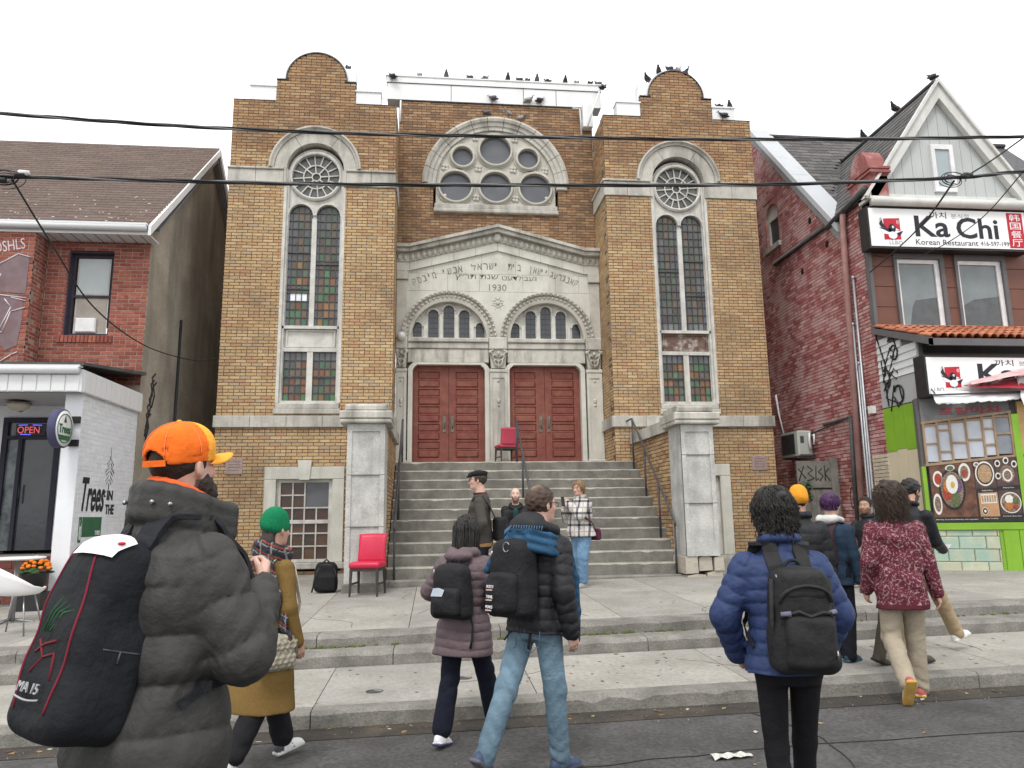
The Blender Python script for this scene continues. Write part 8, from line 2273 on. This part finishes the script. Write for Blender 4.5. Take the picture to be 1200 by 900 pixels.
sobj('scarf', pr, .007, CL['wool'], pD, colf=blue)
fr_ = [[F.T(*(np.array(a)*(1-t)+np.array(b)*t)), F.T(*(np.array(a)*(1-t)+np.array(b)*t+np.array((.012, -.005, .035))))] for a, b in (((-.10, -.235, .50), (.0, -.29, .53)), ((.0, -.29, .53), (.17, -.19, .53))) for t in np.linspace(0, 1, 13)]
seg_paths(pD, 'fringe', fr_, .0035, CL['wool'], (.10, .2, .32))
bD, fr = backpack(F, LD, YD, 'black backpack with three small white tags on the man in pale jeans', .009, .15, .085, .0, .47, .235, (.014, .014, .016), jt=.04, strap=True)
for k in range(3):
    on_pack(None, fr, ('NORTH', 'TRAIL', 'PEAKS')[k], .03, .055, -.09, -.06-.06*k, -.152, M['lam'], bD, .018); 
mb = MB()
for k in range(3): 
    q = MB(); mb.prism([(0, 0), (.05, 0), (.05, .008), (0, .008)], 0, .002)
    mb.v[-8:] = [tuple(fr(-.09+p[0], -.153-p[1], -.075-.06*k+p[2])) for p in mb.v[-8:]]
loc_child(mb.build('tag_line', mat('salmon_tag', (.6, .4, .36)), bD, (0, 0, 0)))
seg_paths(bD, 'carabiner', [[fr(.02+.025*math.cos(a), -.11, .19+.03*math.sin(a)) for a in np.linspace(.3, 5.6, 12)]], .004, CHR)
seg_paths(bD, 'clip', [[fr(-.14, -.05, .16), fr(-.11, -.09, .155)]], .012, M['lam']); seg_paths(bD, 'loose_strap', [[fr(.05, .12, -.2), fr(.06, .11, -.3), fr(.055, .10, -.42)]], .009, CL['pack'], (.025, .025, .027))
seg_paths(bD, 'loose_strap', [[fr(-.12, .1, -.22), fr(-.1, .1, -.33), fr(-.13, .08, -.38)]], .006, CL['pack'], (.02, .02, .022))

# E: person in blue puffer seen from behind
LE, YE = (1.70, 3.58, g(1.66)), 6
F = skeleton(1.665, lean=2, feet=((-.09, -.12, 0, 10, -4), (.085, .16, 0, 0, 5)), hands=((-.21, .16, .0), (.23, .14, -.02)), elbows=((-1, -.55, -.2), (1, -.55, -.2)), hpitch=4)
pE = body_base('person', 'person with thick dark wavy hair in blue puffer jacket seen squarely from behind', LE, YE, F, SKIN_L, .008, hands=(.8, .8))
s = F.s; BLU = (.027, .046, .125)
jacket(F, pE, BLU, t=.034, hem=-.075, flare=.01, q=(.064, .009), aq=(.07, .011), arm=(.076, .072, .055), h=.0065, collar=(.085, .026, .555, .6), fold=(.003, 20))
trousers(F, pE, (.010, .010, .012), 'cotton', (.082, .058, .048), h=.009); shoes(F, pE, (.03, .03, .03))
hair_cap(F, pE, (.016, .013, .012), t=.022, bottom=-.13, noise=.007, h=.007, fr=52, extra=[ell(F.head+F.MH@(V3(0, -.06, -.055)*s), np.array((.078, .055, .075))*s, .03, F.MH)])
strands(F, pE, 520, .15, .0042, [(.016, .013, .012), (.026, .021, .018), (.010, .009, .009)], spread=.02, curl=.006, seed=8, front=.0, rootr=1.22, gravity=1., rmax=1.36)
strands(F, pE, 160, .15, .0016, [(.02, .017, .015)], spread=.045, curl=.008, seed=9, front=.0, rootr=1.24, gravity=.8, rmax=1.5, name='loose_hair')
bE, fr = backpack(F, LE, YE, 'big black backpack with clips and top pocket on the person in blue', .008, .142, .092, -.05, .43, .215, (.018, .018, .019), jt=.036, strapw=.075, lean=0)
pk = [rbox(fr(0, -.075, .17), (.108*s, .05*s, .072*s), .04*s, .03)]; sobj('top_pocket', pk, .008, CL['pack'], bE, tint=(.024, .024, .025))
seg_paths(bE, 'pocket_seam', [[fr(.122*math.cos(a), -.10-.03*math.sin(a), .10+.07*math.sin(a)) for a in np.linspace(-.1, PI+.1, 18)], [fr(-.13, -.12, .03), fr(-.05, -.135, .055), fr(.0, -.14, .03), fr(.06, -.14, .05), fr(.13, -.12, .04)]], .009, CL['pack'], (.03, .03, .032))
seg_paths(bE, 'buckle', [[fr(-.13, -.115, .04), fr(-.085, -.13, .045)], [fr(.10, -.125, .045), fr(.13, -.11, .05)]], .014, mat('grey_clip', (.14, .14, .2)))
seg_paths(bE, 'zip_pull', [[fr(-.12, -.06, .22), fr(-.11, -.075, .19)], [fr(-.1, -.06, .225), fr(-.095, -.075, .2)], [fr(.11, -.14, -.12), fr(.11, -.145, -.16)]], .005, CHR)
seg_paths(bE, 'side_strap', [[fr(.138, -.05, .2), fr(.147, -.04, .0), fr(.145, -.03, -.2)], [fr(-.138, -.05, .2), fr(-.147, -.04, .0), fr(-.145, -.03, -.2)]], .011, CL['pack'], (.03, .03, .032))

# F: person in amber beanie
LF, YF_ = (3.33, 6.55, fz(3.3, 6.55)), 15
F = skeleton(1.58, feet=((-.1, .1, 0, 0, -4), (.1, -.05, 0, 0, 6)), hands=((-.22, .12, .0), (.26, .0, -.1)), hpitch=8)
pF = body_base('person', 'person in amber yellow beanie and black padded jacket beyond the blue puffer', LF, YF_, F, SKIN_L, .009)
jacket(F, pF, (.02, .021, .024), t=.04, hem=-.12, q=(.10, .010), aq=(.11, .012), arm=(.085, .075, .055), h=.009, collar=(.085, .03, .555, .6))
trousers(F, pF, (.02, .02, .024), 'cotton', h=.011); shoes(F, pF, (.03, .035, .05)); beanie(F, pF, (.80, .33, .035), slouch=.12, fold=False, tall=.02)
hair_cap(F, pF, (.03, .025, .02), t=.008, bottom=-.07, h=.009)
seg_paths(pF, 'neck_wrap', [[F.T(.085*math.cos(a), -.01+.09*math.sin(a), .59) for a in np.linspace(0, 2*PI, 16)]], .028, CL['wool'], (.015, .022, .05), 8)

# G: person with purple hair
LG, YG = (3.84, 6.93, fz(3.86, 6.93)), 58
F = skeleton(1.53, feet=((-.09, .12, 0, 0, -4), (.10, -.05, 0, 0, 6)), hands=((-.26, .05, -.1), (.255, .03, -.12)), hyaw=4, sh=.95)
def hcG(v): return head_color(F, v, SKIN_P, scalp=(.05, .01, .05))
pG = body_base('person', 'person with short purple hair, white hood and navy sweatshirt on the pavement', LG, YG, F, SKIN_P, .009, hc=hcG)
s = F.s
jacket(F, pG, (.028, .050, .085), 'cotton', t=.026, hem=-.14, arm=(.07, .06, .05), fold=(.005, 24), afold=.007)
trousers(F, pG, (.012, .014, .020), 'cotton', (.095, .078, .072)); shoes(F, pG, (.02, .035, .07), (.02, .10, .14))
hair_cap(F, pG, (.075, .020, .10), t=.020, bottom=-.085, noise=.003, h=.008, fr=70, face=.01)
strands(F, pG, 260, .07, .003, [(.08, .022, .11), (.05, .012, .065), (.11, .04, .14)], spread=.012, seed=12, front=.3, rootr=1.2, rmax=1.26, gravity=.6)
sobj('hood', [ell(F.T(0, -.10, .555), np.array((.12, .07, .055))*s, .03, F.MT), cap(F.T(-.10, .03, .55), F.T(-.09, -.08, .575), .034*s, .034*s, .03), cap(F.T(.10, .03, .55), F.T(.09, -.08, .575), .034*s, .034*s, .03)], .009, CL['cotton'], pG, tint=(.62, .62, .60))
backpack(F, LG, YG, 'small maroon and black backpack on the person with purple hair', .010, .13, .06, .06, .44, .20, (.045, .024, .028), jt=.03)

# H: person with long curly hair in maroon patterned jacket
LH, YH = (3.90, 6.03, g(3.9)+.0), 14
F = skeleton(1.74, lean=2, feet=((-.11, -.26, .05, 58, -2), (.11, .10, 0, 0, 22)), hands=((-.24, .10, -.05), (.30, .02, -.12)), hyaw=6, hpitch=3)
pH = body_base('person', 'person with long curly brown hair, maroon patterned jacket and beige trousers at the kerb', LH, YH, F, SKIN_L, .008)
s = F.s
def scrawl(v):
    c = np.tile(np.array((.115, .022, .035)), (len(v), 1))
    a = np.sin(v[:, 0]*55+6*np.sin(v[:, 2]*21+v[:, 1]*13))+np.sin(v[:, 2]*48+5*np.sin(v[:, 0]*27-v[:, 1]*19)); b = np.sin(v[:, 0]*37-v[:, 2]*61+4*np.sin(v[:, 1]*31+v[:, 2]*24)); e = np.sin((v[:, 0]+v[:, 2])*74+5*np.sin(v[:, 2]*33-v[:, 0]*20))
    c[np.abs(a) < .10] = (.40, .27, .28); c[np.abs(b) < .075] = (.34, .2, .22); c[np.abs(e) < .06] = (.30, .17, .19)
    c[v[:, 2] < (F.P[2]-.165)] = (.09, .018, .028); return c
jacket(F, pH, None, 'cotton', t=.040, hem=-.21, flare=.0, arm=(.072, .064, .052), h=.0065, colf=scrawl, fold=(.005, 24), afold=.006)
trousers(F, pH, (.36, .31, .235), 'cotton', (.098, .076, .068), h=.008, fold=.011, waist=.0, hipx=.95)
shoes(F, pH, (.62, .56, .48), (.50, .30, .07), accent=(.42, .10, .08))
hair_cap(F, pH, (.055, .034, .024), t=.030, bottom=-.15, noise=.010, h=.008, fr=60, extra=[ell(F.head+F.MH@(V3(0, -.055, -.09)*s), np.array((.115, .07, .10))*s, .04, F.MH)])
strands(F, pH, 620, .24, .0038, [(.06, .037, .026), (.085, .055, .038), (.04, .025, .018)], spread=.03, curl=.012, seed=21, front=.05, rootr=1.26, gravity=.9, rmax=1.55)

strands(F, pH, 240, .24, .0016, [(.07, .045, .032), (.1, .065, .045)], spread=.05, curl=.014, seed=22, front=.05, rootr=1.28, gravity=.8, rmax=1.8, name='loose_hair')

# I: bearded man in black with a phone, striding to the right
LI, YI = (4.66, 6.95, fz(4.66, 6.95)), 68
F = skeleton(1.66, lean=3, feet=((-.08, -.25, 0, 15, 0), (.09, .50, .015, -14, 4)), hands=((-.2, .22, .05), (.10, .34, .12)), elbows=((-.6, -1, -.3), (.5, -1, -.5)), hpitch=14)
def hcI(v): return head_color(F, v, SKIN_L, beard=(.025, .018, .015), scalp=(.02, .016, .014))
pI = body_base('person', 'bearded man in black jacket and tan trousers holding a phone, striding on the pavement', LI, YI, F, SKIN_L, .008, hands=(.6, 1.1), palm=(None, V3(-.5, -.2, .8)), hc=hcI)
jacket(F, pI, (.014, .015, .019), 'nylon', t=.028, hem=-.16, arm=(.07, .06, .048), fold=(.004, 24), collar=(.08, .022, .55, .6)); trousers(F, pI, (.38, .29, .18), 'cotton', (.09, .072, .066)); shoes(F, pI, (.72, .71, .68), (.66, .65, .62), accent=(.62, .61, .6))
hair_cap(F, pI, (.018, .015, .014), t=.014, bottom=-.06, noise=.003, h=.007)
def phone(name, label, F, loc, yaw, c, M_, col=(.02, .022, .025)):
    t = thing(name, label, 'phone', loc); t.rotation_euler = (0, 0, -R(yaw)); WORG[t.name] = (0, 0, 0)
    sobj('phone_body', [rbox(c, (.037, .005, .075), .005, .002, M_)], .003, CL['shoe'], t, tint=col, pad=.01)
    mb = MB(); mb.v = []; mb.box(-.033, .033, .0052, .0058, -.068, .068); mb.v = [tuple(c+M_@np.array(p)) for p in mb.v]; loc_child(mb.build('screen', M['darkglass'], t, (0, 0, 0)))
phone('phone', 'pale phone in the hand of the bearded man by the menu board', F, LI, YI, F.wri[1]+F.hd[1]*.09+V3(0, -.0, .03), rotm('x', -1.0), (.5, .5, .52))
# the companion mostly hidden behind the maroon jacket
LK2, YK2 = (4.2, 6.62, fz(4.2, 6.62)), 70
F = skeleton(1.58, feet=((-.08, -.18, 0, 22, 0), (.09, .20, 0, 0, 4)), hands=((-.24, .1, -.1), (.2, .2, .0)), hpitch=5)
pK2 = body_base('person', 'person in dark clothes, olive trousers and brown boots hidden behind the maroon jacket', LK2, YK2, F, SKIN_L, .010)
jacket(F, pK2, (.02, .02, .022), 'nylon', t=.03, hem=-.15, h=.011); trousers(F, pK2, (.085, .075, .055), 'cotton', h=.010); shoes(F, pK2, (.055, .04, .028), (.03, .025, .02)); hair_cap(F, pK2, (.03, .02, .015), h=.010)

# J: man perched on a block by the red wall
LJ, YJ = (6.12, 10.05, fz(6.1, 10.05)), 238
blk = thing('concrete_seat', 'low grey concrete block used as a seat by the red alley wall', 'concrete block', (6.16, 10.12, LJ[2]))
mb = MB(); zz = LJ[2]; mb.bbox(5.86, 6.46, 9.93, 10.42, zz, zz+.29, .02); mb.build('block', M['kerb'], blk)
mb = MB(); mb.box(5.855, 5.86, 9.95, 10.4, zz+.14, zz+.15); mb.box(5.87, 6.45, 9.925, 9.93, zz+.14, zz+.15); mb.build('joint', M['joint'], blk)
F = skeleton(1.72, seat=.40, lean=3, feet=((-.12, .40, 0, 0, -4), (.13, .36, 0, 0, 8)), hands=((-.16, .30, .16), (.20, .42, .14)), elbows=((-.6, -.8, -.5), (.8, -.6, -.6)), hyaw=-6)
def hcJ(v): return head_color(F, v, (.42, .24, .17), beard=(.12, .07, .05), scalp=(.02, .016, .014))
pJ = body_base('person', 'dark haired man in black jacket sitting on the grey block by the red wall', LJ, YJ, F, (.42, .24, .17), .008, hands=(.7, .9), hc=hcJ); add_eyes(F, pJ)
jacket(F, pJ, (.013, .014, .018), 'nylon', t=.025, hem=-.06, arm=(.068, .058, .046), collar=(.08, .024, .55, .6), fold=(.004, 24)); trousers(F, pJ, (.16, .15, .13), 'cotton'); shoes(F, pJ, (.05, .05, .05))
hair_cap(F, pJ, (.014, .012, .012), t=.012, bottom=-.05, noise=.003, h=.008)
seg_paths(pJ, 'sleeve_stripe', [[F.sho[0]*(1-t)+F.elb[0]*t+F.MT@V3(-.062+.008*t, .03, .0) for t in np.linspace(.05, .95, 8)]], .007, LGT)
cup = thing('paper_cup', 'white paper cup in the hand of the man on the block', 'cup', LJ); cup.rotation_euler = (0, 0, -R(YJ)); WORG[cup.name] = (0, 0, 0)
mb = MB(); c = F.wri[1]+F.hd[1]*.09; mb.lathe([(.028, -.05), (.036, .04), (.038, .045), (.034, .045), (.03, .0)], tuple(c+V3(-.01, .03, 0)), 14); loc_child(mb.build('cup_body', M['lam'], cup, (0, 0, 0)))

# K: man in flat cap by the steps
LK, YK_ = (.56, 9.0, fz(.5, 9.0)), 278
F = skeleton(1.68, lean=2, feet=((-.09, .1, 0, 0, -4), (.1, -.08, 0, 0, 6)), hands=((-.23, .12, .0), (.22, .16, .02)), elbows=((-.6, -1, -.1), (.6, -1, -.1)))
def hcK(v): return head_color(F, v, SKIN_P, beard=None, scalp=(.06, .04, .03), blush=.4)
pK = body_base('person', 'man in black flat cap, glasses and grey sweater in profile before the steps', LK, YK_, F, SKIN_P, .008, hands=(.8, .8), hc=hcK); add_eyes(F, pK); glasses(F, pK)
s = F.s; GRY = (.075, .068, .061)
jacket(F, pK, GRY, 'wool', t=.022, hem=-.06, arm=(.068, .058, .046), fold=(.005, 24), belly=.012, afold=.006)
sobj('shirt_hem', [prof(F.MT, F.P, np.array([(-.105, .178, .15, .0), (-.05, .178, .148, 0)])*s, .02)], .009, CL['cotton'], pK, tint=(.33, .20, .09))
seg_paths(pK, 'shirt_collar', [[F.T(.072*math.cos(a), -.01+.078*math.sin(a), .552) for a in np.linspace(0, 2*PI, 16)]], .013, CL['cotton'], (.10, .02, .02), 6)
trousers(F, pK, (.018, .022, .035), 'denim', (.086, .066, .058), waist=-.02, hipx=.88); shoes(F, pK, (.03, .025, .02)); hair_cap(F, pK, (.06, .04, .028), t=.010, bottom=-.06, noise=.003, h=.007)
hp = lambda x, y, z: F.head+F.MH@(V3(x, y, z)*s)
sobj('flat_cap', [ell(hp(0, -.004, .085), np.array((.096, .125, .040))*s, .02, F.MH@rotm('x', -.10)), ell(hp(0, .085, .058), np.array((.075, .06, .014))*s, .02, F.MH@rotm('x', -.25)), ell(hp(0, -.02, .07), np.array((.09, .105, .03))*s, .02, F.MH)], .006, CL['wool'], pK, tint=(.020, .020, .022))
sbag = thing('messenger_bag', 'black shoulder bag hanging behind the man in the flat cap', 'bag', LK); sbag.rotation_euler = (0, 0, -R(YK_)); WORG[sbag.name] = (0, 0, 0)
sobj('bag_body', [rbox(F.T(-.06, -.24, .10), (.13*s, .065*s, .15*s), .05*s, .02, F.MT@rotm('z', .35)), ell(F.T(-.03, -.27, .02), (.10*s, .05*s, .09*s), .03)], .009, CL['pack'], sbag, tint=(.014, .014, .016))
mb = MB(); mb.tint = (.016, .016, .018); mb.ribbon([tuple(F.T(*p)) for p in ((-.10, -.2, .22), (-.13, -.135, .38), (-.135, -.05, .505), (-.12, .06, .5), (-.04, .135, .36), (.06, .16, .2), (.17, .1, .08))], tuple(F.MT@V3(1, 0, .3)), .05, .008); loc_child(mb.build('strap', CL['pack'], sbag, (0, 0, 0)))
rj = thing('red_jacket', 'bundled red jacket hanging from the black shoulder bag', 'jacket', LK); rj.rotation_euler = (0, 0, -R(YK_)); WORG[rj.name] = (0, 0, 0)
pr = [ell(F.T(-.07, -.27, -.05), (.07, .07, .09), .02), ell(F.T(-.05, -.28, -.16), (.06, .06, .10), .02), ell(F.T(-.09, -.25, -.27), (.045, .05, .08), .02), cap(F.T(-.13, -.25, -.02), F.T(-.03, -.33, -.1), .03, .025, .01), cap(F.T(-.02, -.25, -.08), F.T(-.12, -.3, -.2), .028, .03, .01)]
for p in pr: 
    def wrap(p=p):
        g0 = p.f; p.f = lambda P: g0(P)-wob(P, .004, 42)
    wrap()
sobj('bundle', pr, .008, CL['nylon'], rj, tint=(.50, .012, .02))

# L: bald man sitting on the steps
LL_, YL = (1.40, 13.08, 0), 186
LL_ = (1.40, 12.86, ZB+2*rise)
F = skeleton(1.74, seat=.30, lean=24, feet=((-.14, .42, -.20, 0, -6), (.14, .42, -.20, 0, 6)), hands=((-.06, .36, .10), (.06, .36, .10)), elbows=((-1, -.3, -.6), (1, -.3, -.6)), hpitch=-10)
def hcL(v): return head_color(F, v, (.66, .45, .37), beard=(.16, .10, .08), brow=(.12, .07, .05))
pL_ = body_base('person', 'bald bearded man in black jacket sitting hunched on the concrete steps', LL_, YL, F, (.66, .45, .37), .008, hands=(.9, .9), palm=(V3(1, 0, 0), V3(-1, 0, 0)), hc=hcL); add_eyes(F, pL_)
s = F.s
jacket(F, pL_, (.012, .012, .014), 'nylon', t=.032, hem=-.08, arm=(.078, .066, .052), fold=(.005, 24), collar=(.10, .026, .50, .54))
sobj('shirt', [ell(F.T(0, .115, .40), np.array((.055, .05, .14))*s, .02, F.MT)], .008, CL['cotton'], pL_, tint=(.02, .07, .065)); trousers(F, pL_, (.02, .022, .028), 'denim'); shoes(F, pL_, (.03, .03, .03))
mb = MB()
for z in (.2, .3): mb.ball(tuple(F.T(.07, .17, z)), .011, 8, 5)
loc_child(mb.build('button', CHR, pL_, (0, 0, 0)))

# M: woman taking a picture with her phone
LM, YM = (2.24, 11.35, fz(2.24, 11.35)), 242
F = skeleton(1.57, lean=1, feet=((-.10, .06, 0, 0, -10), (.11, -.06, 0, 0, 14)), hands=((-.08, .30, .44), (.08, .27, .36)), elbows=((-.6, -.2, -1), (.7, -.3, -1)), hpitch=5, hyaw=-14)
def hcM(v): return head_color(F, v, SKIN_P, brow=(.25, .16, .10), blush=.6)
pM = body_base('person', 'woman in black and white plaid jacket and blue jeans taking a picture with her phone', LM, YM, F, SKIN_P, .008, hands=(1.1, 1.1), palm=(V3(.7, -.6, 0), V3(-.7, -.6, 0)), hc=hcM); add_eyes(F, pM)
s = F.s
def shacket(v):
    u, z = v[:, 0]*.9+v[:, 1]*.75, v[:, 2]; c = np.tile(np.array((.62, .60, .58)), (len(v), 1)); a = stripes(u+.03, .17, .035); b = stripes(z, .18, .035)
    c[stripes(u+.11, .17, .02)] = (.42, .36, .31); c[stripes(z+.09, .18, .02)] = (.42, .36, .31); c[a | b] = (.16, .15, .16); c[a & b] = (.02, .02, .025); return c
jacket(F, pM, None, 'wool', t=.052, hem=-.10, flare=.045, arm=(.092, .082, .066), colf=shacket, h=.007, fold=(.006, 22), belly=.04, chest=1.06, collar=(.08, .026, .55, .6))
sobj('hood', [ell(F.T(0, -.11, .535), np.array((.10, .055, .05))*s, .03, F.MT)], .008, CL['cotton'], pM, tint=(.16, .17, .15))
def mjeans(v):
    n_ = .85+.2*np.exp(-((v[:, 2]-.6)/.2)**2)+.06*np.sin(v[:, 2]*70+7*np.sin(v[:, 0]*20)); return np.array((.17, .29, .44))*n_[:, None]
trousers(F, pM, None, 'denim', (.128, .100, .074), colf=mjeans, cuff=-.03, hipx=1.22, fold=.009); shoes(F, pM, (.30, .29, .28), (.42, .41, .40))
hair_cap(F, pM, (.34, .20, .10), t=.014, bottom=-.075, noise=.005, h=.007, fr=60)
strands(F, pM, 300, .15, .0032, [(.36, .22, .11), (.42, .27, .14), (.26, .15, .08)], spread=.015, curl=.004, seed=31, front=-.15, rootr=1.14, rmax=1.24)
phone('phone', 'black phone held up by the woman in the plaid jacket', F, LM, YM, (F.wri[0]+F.wri[1])/2+V3(0, .075, .085), rotm('x', -.15))
cb_ = thing('crossbody_bag', 'purple crossbody bag at the hip of the woman in the plaid jacket', 'bag', LM); cb_.rotation_euler = (0, 0, -R(YM)); WORG[cb_.name] = (0, 0, 0)
sobj('bag_body', [rbox(F.T(-.10, -.225, -.07), (.10*s, .045*s, .10*s), .035*s, .02, F.MT@rotm('z', .4)), rbox(F.T(-.11, -.265, -.09), (.07*s, .02*s, .06*s), .018*s, .02, F.MT@rotm('z', .4))], .007, CL['pack'], cb_, tint=(.085, .018, .045))
mb = MB(); mb.tint = (.07, .02, .035); mb.ribbon([tuple(F.T(*p)) for p in ((-.16, -.20, .0), (-.235, -.06, .13), (-.20, .10, .24), (-.09, .185, .34), (.02, .16, .42), (.10, .07, .50), (.10, -.04, .525), (.05, -.15, .40), (-.03, -.2, .15), (-.08, -.22, .02))], [tuple(F.MT@V3(.3, .3, 1))]*10, .03, .006); loc_child(mb.build('strap', CL['pack'], cb_, (0, 0, 0)))

# black backpack left standing by the basement window
tB = thing('backpack', 'black backpack left on the ground under the basement window', 'backpack', (-1.66, 12.0, fz(-1.66, 12.0)), 'backpacks'); tB.rotation_euler = (0, 0, .12); WORG[tB.name] = (0, 0, 0)
p = rbox(V3(0, 0, .23), (.175, .10, .23), .09, .03, rotm('x', -.12), taper=.12); g1_ = p.f; p.f = lambda P: g1_(P)-wob(P, .004, 20)
sobj('pack_body', [p, rbox(V3(.02, -.10, .15), (.13, .04, .12), .035, .03)], .010, CL['pack'], tB, tint=(.011, .011, .012), zmin=-.02)
seg_paths(tB, 'zipper', [[V3(.15*math.cos(a), -.1+.04*math.sin(a), .24+.19*math.sin(a)) for a in np.linspace(0, PI, 14)]], .005, M['rail']); seg_paths(tB, 'strap', [[V3(-.12, .04, .42), V3(-.16, -.02, .3), V3(-.19, -.03, .1), V3(-.21, -.05, .012)], [V3(-.05, .0, .45), V3(0, -.01, .50), V3(.05, .0, .45)]], .013, CL['pack'], (.013, .013, .014))
seg_paths(tB, 'mark', [[V3(.09, -.135, .16), V3(.12, -.13, .175), V3(.14, -.12, .20)]], .006, LGT)
